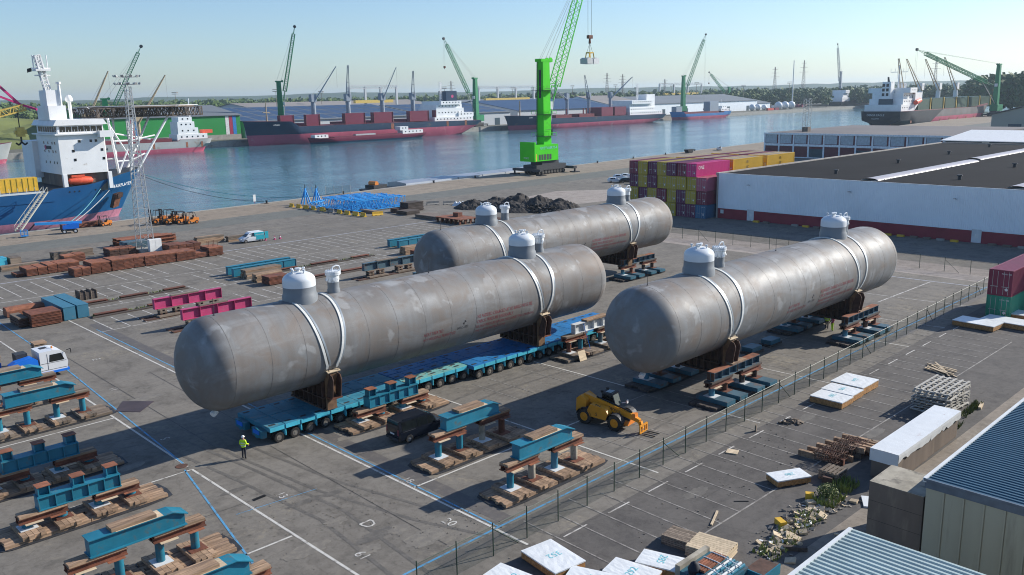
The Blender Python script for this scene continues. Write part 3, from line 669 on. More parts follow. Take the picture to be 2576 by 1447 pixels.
# ------------------------------------------------------------------ timber mats, posts, beams: the load stands
def timber(parent, c, d, mat, rz=0.0, name='timber'):
    # squared baulk with chamfered ends
    mb = MB(); mb.cbox(c, d, rz); return mb.build(name, mat, parent)
def hbeam(mb, u0, u1, v, z0, h, w, m=0, tw=0.05):
    mb.box(u0, u1, v - w / 2, v + w / 2, z0, z0 + tw, m); mb.box(u0, u1, v - w / 2, v + w / 2, z0 + h - tw, z0 + h, m)
    mb.box(u0 + 0.004, u1 - 0.004, v - tw / 2, v + tw / 2, z0 + tw, z0 + h - tw, m)
def mats(t, u0, u1, v, w=3.0, posts=(), block='timber', shade='wood', blen=2.6):
    # base mat: thick timbers along X, strapped over a plastic sheet
    mb = MB()
    n = 14; pts = []
    for i in range(n):
        a = 2 * PI * i / n; pts.append(((u0 + u1) / 2 + ((u1 - u0) / 2 + 0.35 + 0.12 * random.random()) * (1 if math.cos(a) > 0 else -1) * abs(math.cos(a)) ** 0.3, v + (w / 2 + 0.25 + 0.1 * random.random()) * (1 if math.sin(a) > 0 else -1) * abs(math.sin(a)) ** 0.3))
    mb.prism(pts, 'z', 0.024, 0.045); mb.build('ground_sheet', 'dark_grey', t)
    k = round(w / 0.33)
    cut = [u0, u0 + (u1 - u0) * 0.5, u1]
    for a, b_ in zip(cut, cut[1:]):
        for i in range(k):
            o = random.uniform(-0.12, 0.12)
            timber(t, ((a + b_) / 2 + o, v - w / 2 + (i + .5) * w / k, 0.145 + random.uniform(0, 0.015)), (b_ - a - 0.04, w / k - 0.02, 0.2), shade, 0)
    for pu in posts:
        if block == 'timber':
            for i in range(4):
                timber(t, (pu - 0.48 + 0.32 * i, v - 0.12 + random.uniform(-.08, .08), 0.37 + random.uniform(0, 0.01)), (0.30, blen, 0.22), shade if random.random() < .75 else 'wood', 0)
        else:
            mb = MB(); mb.box(pu - 0.62, pu + 0.62, v - 1.75, v + 1.2, 0.27, 0.62); mb.build('steel_block', 'teal_dark', t)
            mb = MB(); mb.box(pu - 0.6, pu + 0.6, v - 1.73, v + 1.18, 0.621, 0.635); mb.build('block_top', 'steel_blue', t)
def posts_(t, us, v, z0, z1, mats_=('teal',), r=0.24):
    for i, u in enumerate(us):
        mb = MB(); mb.box(u - 0.5, u + 0.5, v - 0.55, v + 0.5, z0, z0 + 0.03); mb.build('bearing_sheet', 'white_soft' if i % 2 == 0 else 'rust', t)
        mb = MB(); mb.cyl((u, v, z0 + 0.03), (u, v, z1), r, None, 16); mb.build('post', mats_[i % len(mats_)], t, True)
def spreader(t, u0, u1, v, z0, mat='rust', wood='wood'):
    mb = MB(); hbeam(mb, u0, u1, v - 0.22, z0, 0.36, 0.34); hbeam(mb, u0, u1, v + 0.22, z0, 0.36, 0.34); sp_ = mb.build('spreader_beam', mat, t)
    for s in (-0.22, 0.2): timber(t, ((u0 + u1) / 2, v + s, z0 + 0.36 + 0.085), (u1 - u0 - 0.1, 0.38, 0.165), wood)
    mb = MB(); mb.box(u0 + 0.3, u0 + 1.3, v - 0.62, v - 0.1, z0 - 0.035, z0 - 0.005); mb.build('plywood_pad', 'wood_pale', t)
    mb = MB(); mb.box(u1 - 1.1, u1 - 0.2, v - 0.62, v - 0.1, z0 - 0.035, z0 - 0.005); mb.build('plywood_pad', 'rust_light', t)
def box_beam(t, u0, u1, v, z0, h, mat='teal', haunch=True, wood='wood', w=1.0):
    # deep welded box girder with wider flanges; the far end of the top flange slopes down
    mb = MB(); mb.box(u0, u1, v - w / 2, v + w / 2, z0, z0 + 0.05); mb.build('bottom_flange', mat, t)
    hh = 0.32 if haunch else 0
    poly = [(u0 + 0.06, z0 + 0.05), (u1 - 0.06, z0 + 0.05), (u1 - 0.06, z0 + h - hh), (u1 - 0.75, z0 + h), (u0 + 0.06, z0 + h)]
    mb = MB(); mb.prism(poly, 'y', v - w * 0.34, v + w * 0.34); web = mb.build('web', mat, t)
    mb = MB(); mb.prism([(u0, z0 + h + .002), (u1 - 0.75, z0 + h + .002), (u1 + 0.1, z0 + h - hh - 0.03), (u1 + 0.1, z0 + h - hh + 0.03), (u1 - 0.74, z0 + h + 0.05), (u0, z0 + h + 0.05)], 'y', v - w / 2, v + w / 2); mb.build('top_flange', mat, t)
    for i in range(2):
        timber(t, ((u0 + u1) / 2 - 0.2, v - 0.22 + 0.42 * i, z0 + h + 0.05 + 0.1), ((u1 - u0) * 0.46, 0.40, 0.19), wood)
    mb = MB(); mb.box((u0 + u1) / 2 - 1.2, (u0 + u1) / 2 + 1.35, v - 0.49, v + 0.45, z0 + h + 0.051, z0 + h + 0.056); mb.build('plywood_pad', 'wood_pale', t)
def tower_beam(t, u0, u1, v, z0, mat='teal'):
    # girder with web stiffeners and three stub towers on top
    h = 0.85; mb = MB(); mb.box(u0, u1, v - 0.45, v + 0.45, z0, z0 + 0.05); mb.box(u0, u1, v - 0.45, v + 0.45, z0 + h - 0.05, z0 + h); mb.build('flange', mat, t)
    mb = MB(); mb.box(u0 + 0.1, u1 - 0.1, v - 0.3, v + 0.3, z0 + 0.05, z0 + h - 0.05); mb.build('web', mat, t)
    n = 5
    for i in range(n + 1):
        uu = u0 + 0.06 + (u1 - u0 - 0.12) * i / n; mb = MB(); mb.box(uu - 0.025, uu + 0.025, v - 0.44, v + 0.44, z0 + 0.05, z0 + h - 0.05); mb.build('stiffener', mat, t)
    for i in range(3):
        uu = u0 + 0.45 + (u1 - u0 - 0.9) * i / 2
        mb = MB(); mb.box(uu - 0.42, uu + 0.42, v - 0.36, v + 0.36, z0 + h, z0 + h + 0.04); mb.box(uu - 0.33, uu + 0.33, v - 0.04, v + 0.04, z0 + h + .04, z0 + h + 0.6); mb.box(uu - 0.34, uu - 0.28, v - 0.3, v + 0.3, z0 + h + .04, z0 + h + 0.6); mb.box(uu + 0.28, uu + 0.34, v - 0.3, v + 0.3, z0 + h + .04, z0 + h + 0.6)
        tw = mb.build('stub_tower', mat, t)
        mb = MB(); mb.box(uu - 0.4, uu + 0.4, v - 0.36, v + 0.36, z0 + h + 0.6, z0 + h + 0.65); mb.build('cap_plate', 'rust_light', tw)
def beam_stand(label, uc, v, beam='box', hp=1.28, mat='teal', post=('teal',), wood='wood', short=False):
    t = thing('load_stand', label, 'load stand', (uc, v, 0), 'load stands on timber mats')
    ps = [uc - 3.1, uc - 1.1, uc + 1.1, uc + 3.1]
    mats(t, uc - 4.7, uc + 5.0, v, 2.6, ps, 'timber', wood)
    z = 0.49
    if beam == 'box':
        posts_(t, ps, v, z, 0.5 + hp, post); z2 = 0.5 + hp
        spreader(t, uc - 3.7, uc - 0.7, v, z2, 'rust', wood); spreader(t, uc + 0.7, uc + 3.7, v, z2, 'rust', wood)
        box_beam(t, uc - 2.6, uc + 2.6, v, z2 + 0.53, 0.95, mat, True, wood)
    else:
        posts_(t, ps, v, z, 0.5 + 0.35, post, 0.3); z2 = 0.85
        spreader(t, uc - 3.6, uc - 0.8, v, z2, 'rust', wood); spreader(t, uc + 0.8, uc + 3.6, v, z2, 'rust', wood)
        tower_beam(t, uc - 2.45, uc + 2.45, v, z2 + 0.53, mat)
    return t
beam_stand('teal box girder on four posts, standing right beside the black van', 39.4, 45.3, 'box', post=('teal', 'teal', 'concrete_top', 'rust'))
beam_stand('teal box girder on four posts, the stand closest to the fence left of the telehandler', 39.4, 38.0, 'box', post=('teal', 'concrete_top', 'slate_blue', 'concrete_top'))
beam_stand('teal girder with three stub towers, against the side of the transporter', 39.7, 55.3, 'tower')
beam_stand('teal box girder stand at the bottom left, second from the bottom edge', 15.4, 45.5, 'box')
beam_stand('teal box girder stand cut off by the bottom edge of the picture', 15.4, 38.1, 'box')
beam_stand('sunlit teal girder with three stub towers at the lower left', 15.6, 55.4, 'tower')
beam_stand('shaded teal girder with three stub towers at the left edge', 15.6, 63.0, 'tower')
beam_stand('teal box girder stand left of the flat dark steel plate', 19.0, 74.3, 'box', wood='wood_grey')
beam_stand('teal box girder stand hiding part of the white truck', 18.6, 81.3, 'box', wood='wood_grey')

def tank_stand(label, uc, v, steel=True, pm=('slate_blue', 'rust', 'wood_dark', 'rust_dark'), vis=True):
    t = thing('tank_stand', label, 'tank stand', (uc, v, 0), 'tank stands of steel blocks, posts and girders')
    ps = [uc - 3.35, uc - 1.4, uc + 1.35, uc + 3.4]
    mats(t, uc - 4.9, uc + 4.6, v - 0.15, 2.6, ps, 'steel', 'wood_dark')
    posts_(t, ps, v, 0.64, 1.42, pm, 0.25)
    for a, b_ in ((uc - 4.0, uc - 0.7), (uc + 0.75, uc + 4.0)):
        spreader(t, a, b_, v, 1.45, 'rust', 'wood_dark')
    # two lengths of stiffened girder end to end
    for a, b_, mt in ((uc - 3.6, uc - 0.05, 'steel_blue'), (uc, uc + 3.6, 'steel_blue')):
        z0, h = 1.98, 0.72
        mb = MB(); hbeam(mb, a, b_, v, z0, h, 0.72, 0, 0.04); gd = mb.build('girder', mt, t)
        for i in range(4):
            uu = a + 0.06 + (b_ - a - 0.12) * i / 3; mb = MB(); mb.box(uu - 0.02, uu + 0.02, v - 0.34, v + 0.34, z0 + 0.04, z0 + h - 0.04); mb.build('stiffener', mt if i else 'rust_dark', gd)
        mb = MB(); mb.box(a + 0.01, b_ - 0.01, v - 0.35, v + 0.35, z0 + h + 0.002, z0 + h + 0.03); mb.build('rusty_top', 'rust_light', gd)
    timber(t, (uc + 0.3, v - 0.2, 2.79), (2.2, 0.3, 0.12), 'wood'); timber(t, (uc + 0.3, v + 0.12, 2.79), (2.2, 0.3, 0.12), 'wood_grey')
    return t
tank_stand('steel block stand under the near saddle of the fence-side tank, fence side', T2[0] + 8.3, 38.0)
tank_stand('steel block stand under the far saddle of the fence-side tank, fence side', T2[0] + 32.6, 38.0, pm=('slate_blue', 'rust', 'rust_dark', 'rust'))
tank_stand('steel block stand under the near saddle of the fence-side tank, hidden side', T2[0] + 8.3, 44.7)
tank_stand('steel block stand under the far saddle of the fence-side tank, hidden side', T2[0] + 32.6, 44.7)
tank_stand('steel block stand beneath the far saddle of the rearmost tank', T3[0] + 34.2, 74.6)
# stand at the far end of the transporter, pale girder with blue lashings
t = thing('load_stand', 'grey girder stand with blue lashings at the far end of the transporter', 'load stand', (63.8, 55.6, 0), 'load stands on timber mats')
mats(t, 59.8, 69.0, 55.3, 2.4, (61.4, 63.1, 66.2, 68.0), 'timber', 'wood_grey'); posts_(t, (61.4, 63.1, 66.2, 68.0), 55.5, 0.49, 1.7, ('rust', 'teal', 'steel_blue', 'steel_blue'))
spreader(t, 60.6, 63.8, 55.5, 1.7, 'rust', 'wood_grey'); spreader(t, 65.4, 68.6, 55.5, 1.7, 'rust', 'wood_grey')
mb = MB(); hbeam(mb, 62.0, 67.8, 55.5, 2.23, 0.95, 0.6); mb.build('girder', 'white_soft', t)
for i in range(5): mb = MB(); uu = 62.1 + 1.4 * i; mb.box(uu - .03, uu + .03, 55.22, 55.78, 2.29, 3.12); mb.build('stiffener', 'white_soft', t)
for i in range(3): timber(t, (65.4, 55.25 + 0.26 * i, 3.27), (3.4, 0.24, 0.16), 'wood')
for uu in (63.2, 66.6):
    mb = MB(); mb.tube([(uu, 55.15, 3.1), (uu + 0.5, 54.7, 0.5)], 0.03, 6); mb.build('lashing', 'bright_blue', t)
mb = MB(); mb.cbox((61.4, 53.75, 0.5), (1.0, 0.04, 1.0), 0.0, 0, 0.0, -0.35)
tag(mb.build('plywood_sheet', 'wood_pale', loc=(61.4, 53.8, 0)), 'pale square plywood sheet leaning on the stand at the transporter far end', 'plywood sheet')
# stacks under the belly of the fence-side tank
for i, uu in enumerate((70.2, 74.8, 78.4)):
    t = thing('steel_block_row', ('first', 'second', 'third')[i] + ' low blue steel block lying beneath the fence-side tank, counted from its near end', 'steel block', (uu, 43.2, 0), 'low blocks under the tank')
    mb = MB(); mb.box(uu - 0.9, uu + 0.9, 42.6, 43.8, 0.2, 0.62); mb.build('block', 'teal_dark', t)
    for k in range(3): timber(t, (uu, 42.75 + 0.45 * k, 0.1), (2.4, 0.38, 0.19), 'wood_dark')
# ------------------------------------------------------------------ stacks and beams of the left yard
def plate_stack(label, u0, u1, v0, v1, h, n, mat='rust', top='rust_light', cat='plate stack', group='stacks of rusty steel plates'):
    t = thing('plate_stack', label, cat, ((u0 + u1) / 2, (v0 + v1) / 2, 0), group)
    mb = MB(); mb.box(u0 + 0.2, u0 + 0.35, v0 + .05, v1 - .05, 0.005, 0.12); mb.box(u1 - 0.35, u1 - 0.2, v0 + .05, v1 - .05, 0.005, 0.12); mb.build('skid', 'wood_dark', t)
    st = (h - 0.12) / n
    for i in range(n):
        a, b_ = random.uniform(-.03, .03), random.uniform(-.05, .05)
        mb = MB(); mb.box(u0 + a, u1 + a, v0 + b_, v1 + b_, 0.12 + i * st, 0.12 + (i + 1) * st - 0.045)
        mb.build('plate', top if i == n - 1 else mat, t)
    return t
row = [47.8, 49.6, 51.2, 52.9, 54.6, 56.3, 58.0, 59.7, 61.3]
for i in range(8):
    plate_stack(ORD[i] + ' tall rusty plate stack of the long row before the light mast, from the left', row[i] + .03, row[i + 1] - .03, 137.7 + .05 * (i % 3), 141.4 - .3 * (i % 2), 1.80 - 0.035 * i, 8)
plate_stack('low rusty plate stack right after the tall ones of the long row', 61.4, 63.5, 138.1, 141.4, 0.95, 4)
plate_stack('rusty plate stack at the right end of the long row, with upright rods', 63.6, 66.1, 137.9, 141.2, 1.55, 7)
plate_stack('small rusty stack standing forward of the row, left one of the pair', 42.1, 43.2, 137.2, 139.9, 1.35, 6)
plate_stack('small rusty stack standing forward of the row, right one of the pair', 43.3, 44.5, 137.2, 139.9, 1.35, 6)
plate_stack('square rusty plate stack just right of the small forward pair', 44.8, 46.2, 137.7, 141.3, 1.78, 8)
plate_stack('square rusty plate stack touching the left end of the long row', 46.25, 47.7, 137.8, 141.5, 1.70, 8)
plate_stack('lowest dark plate stack at the far left of the back row', 36.1, 37.3, 144.2, 146.6, 0.6, 3)
for i, (a, b_, h) in enumerate(((37.4, 38.9, 1.25), (39.0, 40.3, 1.3), (40.4, 41.7, 1.45), (41.8, 43.4, 1.45), (43.5, 45.0, 1.4))):
    plate_stack(ORD[i] + ' rusty plate stack of the back row at the left, from the left', a, b_, 143.5, 147.2, h, 6)
for i, (a, b_, h) in enumerate(((51.8, 53.4, 1.6), (53.5, 54.9, 1.55), (55.0, 56.2, 1.5))):
    plate_stack(('left', 'middle', 'right')[i] + ' dark plate stack of the three just left of the light mast', a, b_, 149.5, 152.5, h, 7, 'rust_dark')
plate_stack('dark plate stack behind the left back row, left one', 45.0, 46.8, 150.5, 153.0, 1.3, 5); plate_stack('dark plate stack behind the left back row, right one', 46.9, 48.4, 151.0, 153.4, 1.35, 5)
for i, (a, b_, h) in enumerate(((60.4, 61.9, 1.5), (62.0, 63.4, 1.45), (63.5, 64.7, 1.3), (64.8, 66.0, 1.35))):
    plate_stack(ORD[i] + ' rusty plate stack right of the light mast cabinet, from the left', a, b_, 146.0, 149.5, h, 6, top='rust')
plate_stack('rusty ridged plate stack nearest the viewer on the left, beside two blue boxes', 28.3, 31.6, 109.4, 112.6, 1.62, 10, top='rust')
plate_stack('lower rusty plate stack half hidden behind the ridged one', 27.2, 28.2, 110.5, 114.0, 1.2, 6, 'rust_dark', 'wood_grey')
plate_stack('rusty plate stack between the timber stacks and the near dome', 58.6, 61.8, 109.0, 111.2, 1.25, 7, top='rust')
plate_stack('small rusty plate stack by the rear tank near end', 85.9, 88.0, 110.6, 112.4, 1.0, 4)
t = thing('steel_rods', 'bundle of upright steel rods on the plate stack at the row end', 'rods', (64.8, 139.5, 1.55))
for i in range(5): mb = MB(); mb.cyl((63.9 + .45 * i, 139 + .4 * (i % 2), 1.5), (63.9 + .45 * i, 139 + .4 * (i % 2), 2.5 - .1 * (i % 3)), 0.035, None, 6); mb.build('rod', 'rust', t)
def baulk_stack(label, u0, u1, v0, nv, h, mat='wood_grey', wv=0.3, along='u'):
    t = thing('timber_stack', label, 'timber stack', ((u0 + u1) / 2, v0 + nv * wv / 2, 0), 'stacks of heavy timbers')
    nz = max(1, round(h / 0.3)); st = h / nz
    for k in range(nz):
        for i in range(nv):
            a, b_ = random.uniform(-.12, .12), random.uniform(-.12, .12)
            mb = MB(); mb.box(u0 + a, u1 + b_, v0 + i * wv + .012, v0 + (i + 1) * wv - .012, 0.01 + k * st, 0.01 + (k + 1) * st - .02); mb.build('timber', mat if random.random() < .8 else 'wood', t)
    return t
baulk_stack('long grey timber stack left of the white and teal van', 67.5, 72.6, 150.6, 5, 1.4); baulk_stack('short timber stack right behind the white and teal van', 73.0, 76.2, 149.7, 4, 1.0)
baulk_stack('pale timber stack far left behind the rusty back row', 45.0, 51.4, 156.0, 5, 1.2); baulk_stack('low timber stack at the far left in front of the light blue box', 36.0, 41.4, 151.4, 4, 0.8)
baulk_stack('timber stack beside the pair of teal girders left of the near dome', 58.6, 64.3, 115.6, 6, 1.3, 'wood_grey'); baulk_stack('pale topped timber stack right in front of the near dome', 58.4, 62.6, 112.2, 5, 1.2, 'wood')
baulk_stack('timber stack at the near end of the rear tank', 85.7, 89.4, 113.4, 5, 1.3, 'wood')
# long orange brown beams bundled behind the mast
t = thing('beam_bundle', 'bundle of long orange brown steel beams lying behind the light mast', 'beam bundle', (62.5, 160.5, 0))
for k in range(2):
    for i in range(6):
        mb = MB(); hbeam(mb, 57.0 + random.uniform(-.3, .3), 66.8 + random.uniform(-.3, .3) - (1.2 if i > 3 else 0), 158.6 + .72 * i, 0.25 + 0.62 * k, 0.6, 0.62); mb.build('beam', 'rust_light', t)
mb = MB(); mb.box(56.6, 57.4, 158.0, 163.0, 0.01, 0.25); mb.box(64, 64.8, 158.0, 163.0, 0.01, 0.25); mb.build('bearer', 'wood_dark', t)
t = thing('sheet_pile_stack', 'blue grey stack of steel sheets just behind the mast cabinet', 'steel stack', (57.5, 154.2, 0))
for k in range(6): mb = MB(); mb.box(55.6 + .05 * (k % 2), 59.6, 153.0, 155.4, 0.05 + .3 * k, 0.32 + .3 * k); mb.build('sheet', 'steel_blue', t)
def open_box(label, u0, u1, v0, v1, h, mat, name='steel_box'):
    t = thing(name, label, 'steel box', ((u0 + u1) / 2, (v0 + v1) / 2, 0))
    mb = MB(); mb.box(u0, u1, v0, v1, 0.06, h); mb.build('body', mat, t)
    mb = MB(); mb.box(u0 - .03, u1 + .03, v0 - .03, v1 + .03, h, h + .05); mb.build('lid', mat, t)
    mb = MB(); mb.box(u0 + .1, u1 - .1, v0 + .5, v0 + .7, 0.004, .06); mb.box(u0 + .1, u1 - .1, v1 - .7, v1 - .5, 0.004, .06); mb.build('runner', 'dark_grey', t)
    return t
open_box('long blue steel box beside the ridged rusty stack, left of two', 32.0, 33.35, 110.0, 118.2, 1.6, 'slate_blue'); open_box('long blue steel box, right of the two beside the ridged rusty stack', 33.6, 34.9, 110.1, 118.6, 1.6, 'slate_blue')
open_box('light blue steel box cut by the left edge of the picture', 34.4, 38.2, 156.5, 159, 1.25, 'cyan'); open_box('brown crate beside the light blue box at the left edge', 38.6, 40.2, 156.2, 158.4, 1.15, 'wood_grey')
t = thing('pipe_girder', 'long reddish brown girder lying behind the ridged rusty stack', 'girder', (31.5, 117.8, 0))
mb = MB(); pts = [(117.0, .1), (118.8, .1), (118.8, 0.8), (118.4, 1.15), (117.4, 1.15), (117.0, .8)]; mb.prism(pts, 'x', 27.7, 35.3); mb.build('body', 'rust_light', t); mb = MB(); mb.box(28.2, 28.5, 116.9, 118.9, 0.004, .1); mb.box(34, 34.3, 116.9, 118.9, 0.004, .1); mb.build('bearer', 'wood_dark', t)
t = thing('pallet_rack', 'small dark wooden rack standing behind the two long blue boxes', 'rack', (38.4, 121, 0))
for i in range(4): mb = MB(); mb.box(37.2, 39.4, 120.2 + .5 * i, 120.35 + .5 * i, 0.05, 1.0); mb.build('board', 'wood_dark', t)
for i in range(4): mb = MB(); mb.box(37.2 + .7 * i, 37.3 + .7 * i, 120.1, 121.9, 0.005, 1.25 - .1 * (i % 2)); mb.build('upright', 'wood_grey', t)
# flat rusty beams with weeds in the gaps
WEEDS = []
def rail(label, u0, u1, v, segs):
    t = thing('ground_beam', label, 'ground beam', ((u0 + u1) / 2, v, 0), 'flat beams lying on the asphalt')
    mb = MB(); mb.box(u0, u1, v - 0.75, v - 0.2, 0.006, 0.14); mb.build('sleeper', 'wood_dark', t)
    for a, b_ in segs:
        mb = MB(); mb.box(a, b_, v - 0.18, v + 0.4, 0.006, 0.30); mb.box(a, b_, v - 0.3, v + 0.5, 0.30, 0.34); mb.build('beam', 'rust', t)
    xs = [u0] + [x for s in segs for x in s] + [u1]
    for a, b_ in zip(xs[::2], xs[1::2]):
        if b_ - a > .3: WEEDS.append((a, b_, v - .4, v + .3, .35, int((b_ - a) * 26)))
rail('long flat rusty beam line with weeds, behind the pink girders', 36.5, 50.2, 117.0, [(36.8, 39.5), (41.2, 44.8), (47.0, 50.0)]); rail('flat rusty beam line with weeds just left of the pink girders', 34.8, 45.2, 109.4, [(35.2, 39.2), (41.8, 44.8)])
rail('flat rusty beam line with weeds running behind the near dome', 58.5, 82.0, 117.5, [(64.5, 68.0), (70.5, 75.2), (78.0, 81.2)]); rail('flat rusty beam line seen just right of the near dome', 63.6, 76.0, 109.0, [(64.8, 68.5), (70.5, 74.8)])
def cribbing(t, u, v, z0, z1, w=1.3):
    k = max(1, round((z1 - z0) / 0.17)); st = (z1 - z0) / k
    for i in range(k):
        for s in (-1, 1):
            c, d = ((u, v + s * w * .32, z0 + (i + .5) * st), (w, .26, st - .015)) if i % 2 else ((u + s * w * .32, v, z0 + (i + .5) * st), (.26, w, st - .015))
            timber(t, c, d, 'wood_grey' if i % 3 else 'rust_dark')
def crib_girder(label, u0, u1, v, z0, h, mat, wood=True):
    t = thing('girder_on_cribs', label, 'girder', ((u0 + u1) / 2, v, 0), 'girders resting on timber cribs')
    mb = MB(); hbeam(mb, u0, u1, v, z0, h, 0.62, 0, .05); g = mb.build('girder', mat, t)
    n = 4
    for i in range(n + 1): mb = MB(); uu = u0 + .04 + (u1 - u0 - .08) * i / n; mb.box(uu - .025, uu + .025, v - .29, v + .29, z0 + .05, z0 + h - .05); mb.build('stiffener', mat, g)
    for f in (.22, .78):
        uu = u0 + (u1 - u0) * f
        for q in (-.9, .9): cribbing(t, uu + q, v, 0.32, z0 - .17, .9)
        timber(t, (uu, v, z0 - .09), (3.0, .6, .15), 'wood_grey')
        for i in range(3): timber(t, (uu, v - .8 + .6 * i, .22), (3.4, .5, .18), 'wood_grey')
    mb = MB(); mb.box(u0 - 1.5, u1 + .5, v - 1.0, v - .3, .006, .13); mb.box(u0 - 1.5, u1 + .5, v + .3, v + 1.0, .006, .13); mb.build('bearer', 'rust_dark', t)
    if wood:
        for i in range(2): timber(t, ((u0 + u1) / 2 - .4, v - .15 + .28 * i, z0 + h + .06), ((u1 - u0) * .4, .26, .11), 'wood_grey')
    return t
zf = ZM(0, 850, .449)
for k, (q, lab) in enumerate((((1380, 868), 'pink steel girder on timber cribs, the farther of two'), ((1630, 965), 'pink steel girder on timber cribs, the nearer, partly behind the tank'))):
    u, v = G(*zf(*q), 1.05); crib_girder(lab, u, u + 8.6, v + .3, 1.05, 1.25, 'magenta')
u, v = G(917, 683, 1.1); crib_girder('dark blue rusty girder on cribs between the two left tanks', u, u + 9.2, v + .3, 1.1, 1.1, 'steel_blue')
u, v = G(1045, 703, 1.0); crib_girder('second dark girder on cribs, tucked behind the front tank crown', u, u + 7.5, v + .3, 1.0, .9, 'steel_blue')
def plain_girder(label, u0, u1, v, h, mat='teal', w=.7):
    t = thing('steel_girder', label, 'girder', ((u0 + u1) / 2, v, 0), 'teal girders lying on the yard')
    mb = MB(); mb.box(u0, u1, v - w / 2, v + w / 2, .1, h - .04); mb.build('web', mat, t); mb = MB(); mb.box(u0 - .03, u1 + .03, v - w / 2 - .07, v + w / 2 + .07, h - .04, h); mb.build('top_flange', mat, t)
    for i in range(6): mb = MB(); uu = u0 + (u1 - u0) * i / 5; mb.box(uu - .03, uu + .03, v - w / 2 - .06, v - w / 2, .1, h - .05); mb.build('stiffener', mat, t)
    mb = MB(); mb.box(u0 + 1, u0 + 1.3, v - .6, v + .6, .004, .1); mb.box(u1 - 1.3, u1 - 1, v - .6, v + .6, .004, .1); mb.build('bearer', 'wood_dark', t)
plain_girder('teal girder lying left of the near dome, farther of two', 58.2, 68.6, 120.8, 1.3); plain_girder('teal girder lying left of the near dome, nearer of two', 58.1, 68.4, 118.8, 1.3)
plain_girder('teal girder by the rear tank near end, farther of two', 88.6, 99.0, 121.9, 1.3); plain_girder('teal girder by the rear tank near end, nearer of two', 89.0, 99.2, 119.7, 1.3)

# ------------------------------------------------------------------ floodlight mast
t = thing('light_mast', 'tall lattice floodlight mast of galvanised steel with white cabinet at its foot', 'light mast', (58.2, 150.6, 0))
mb = MB(); cx, cy = 58.2, 150.6
def mc(z, s): k = 1.15 + (0.38 - 1.15) * z / 28.0; return (cx + s[0] * k, cy + s[1] * k, z)
cs = [(-1, -1), (1, -1), (1, 1), (-1, 1)]
for s in cs: mb.bar(mc(0.8, s), mc(28.0, s), .13)
mb.build('legs', 'galv', t); mb = MB()
zs = [0.8]
while zs[-1] < 27.2: zs.append(min(28, zs[-1] + 1.15 * (1.3 - zs[-1] / 40)))
for a, b_ in zip(zs, zs[1:]):
    for i in range(4):
        s, q = cs[i], cs[(i + 1) % 4]
        mb.bar(mc(b_, s), mc(b_, q), .06); mb.bar(mc(a, s), mc(b_, q), .05)
br = mb.build('bracing', 'galv', t); tag(br, kind='stuff')
mb = MB(); mb.box(cx - 1.5, cx + 1.5, cy - 1.5, cy + 1.5, 0.005, .8); mb.build('footing', 'concrete', t)
mb = MB(); mb.box(cx - .2, cx + 1.9, cy - 2.3, cy - 1.5, .45, 2.5); cb = mb.build('cabinet', 'white', t)
for i in range(2): mb = MB(); mb.box(cx - .15 + 1.02 * i, cx + .82 + 1.02 * i, cy - 2.33, cy - 2.3, .55, 2.42); mb.build('cabinet_door', 'white', cb)
mb = MB(); mb.box(cx - .4, cx + 2.1, cy - 2.6, cy - 1.4, .005, .45); mb.build('plinth', 'concrete', t)
for z in (28.3, 29.5):
    mb = MB()
    for i in range(16):
        a, b_ = 2 * PI * i / 16, 2 * PI * (i + 1) / 16
        mb.bar((cx + 1.75 * math.cos(a), cy + 1.75 * math.sin(a), z), (cx + 1.75 * math.cos(b_), cy + 1.75 * math.sin(b_), z), .07)
        if i % 4 == 0: mb.bar((cx, cy, z), (cx + 1.75 * math.cos(a), cy + 1.75 * math.sin(a), z), .08)
    mb.build('ring_frame', 'galv', t)
    for i in range(10):
        a = 2 * PI * (i + .4 * (z > 29)) / 10; mb = MB(); mb.cbox((cx + 2.0 * math.cos(a), cy + 2.0 * math.sin(a), z + .15), (.2, .5, .32), a, 0, .4); mb.build('floodlight', 'galv', t)
mb = MB(); mb.bar((cx, cy, 28), (cx, cy, 30.2), .1); mb.build('spike', 'galv', t)

# ------------------------------------------------------------------ blue lattice boom sections, barriers, heaps
def lattice(mb, p0, p1, w, h, nb, r=.06, rd=.035, updir=(0, 0, 1), taper=(1, 1), n=4, diag=2):
    p0, p1 = Vector(p0), Vector(p1); d = (p1 - p0).normalized(); up = Vector(updir); sd = d.cross(up)
    if sd.length < .01: sd = Vector((1, 0, 0))
    sd.normalize(); up = sd.cross(d).normalized()
    def c(t, i, j):
        k = taper[0] + (taper[1] - taper[0]) * t
        return p0.lerp(p1, t) + sd * (i * w / 2 * k) + up * (j * h / 2 * k)
    for i, j in ((-1, -1), (1, -1), (1, 1), (-1, 1)): mb.cyl(c(0, i, j), c(1, i, j), r, None, n)
    cc = [(-1, -1), (1, -1), (1, 1), (-1, 1)]
    for q in range(nb + 1):
        t = q / nb
        if q in (0, nb):
            for e in range(4): mb.cyl(c(t, *cc[e]), c(t, *cc[(e + 1) % 4]), rd, None, n, caps=False)
        if q == nb: break
        t2 = (q + 1) / nb; tm = (t + t2) / 2
        for e in range(4):
            a, b_ = cc[e], cc[(e + 1) % 4]
            if q % 2: a, b_ = b_, a
            if diag == 2:
                mb.cyl(c(t, *a), c(tm, *b_), rd, None, n, caps=False); mb.cyl(c(tm, *b_), c(t2, *a), rd, None, n, caps=False)
            else: mb.cyl(c(t, *a), c(t2, *b_), rd, None, n, caps=False)
lab = ['nearest', 'second nearest', 'third nearest', 'fourth nearest', 'fifth nearest', 'farthest']
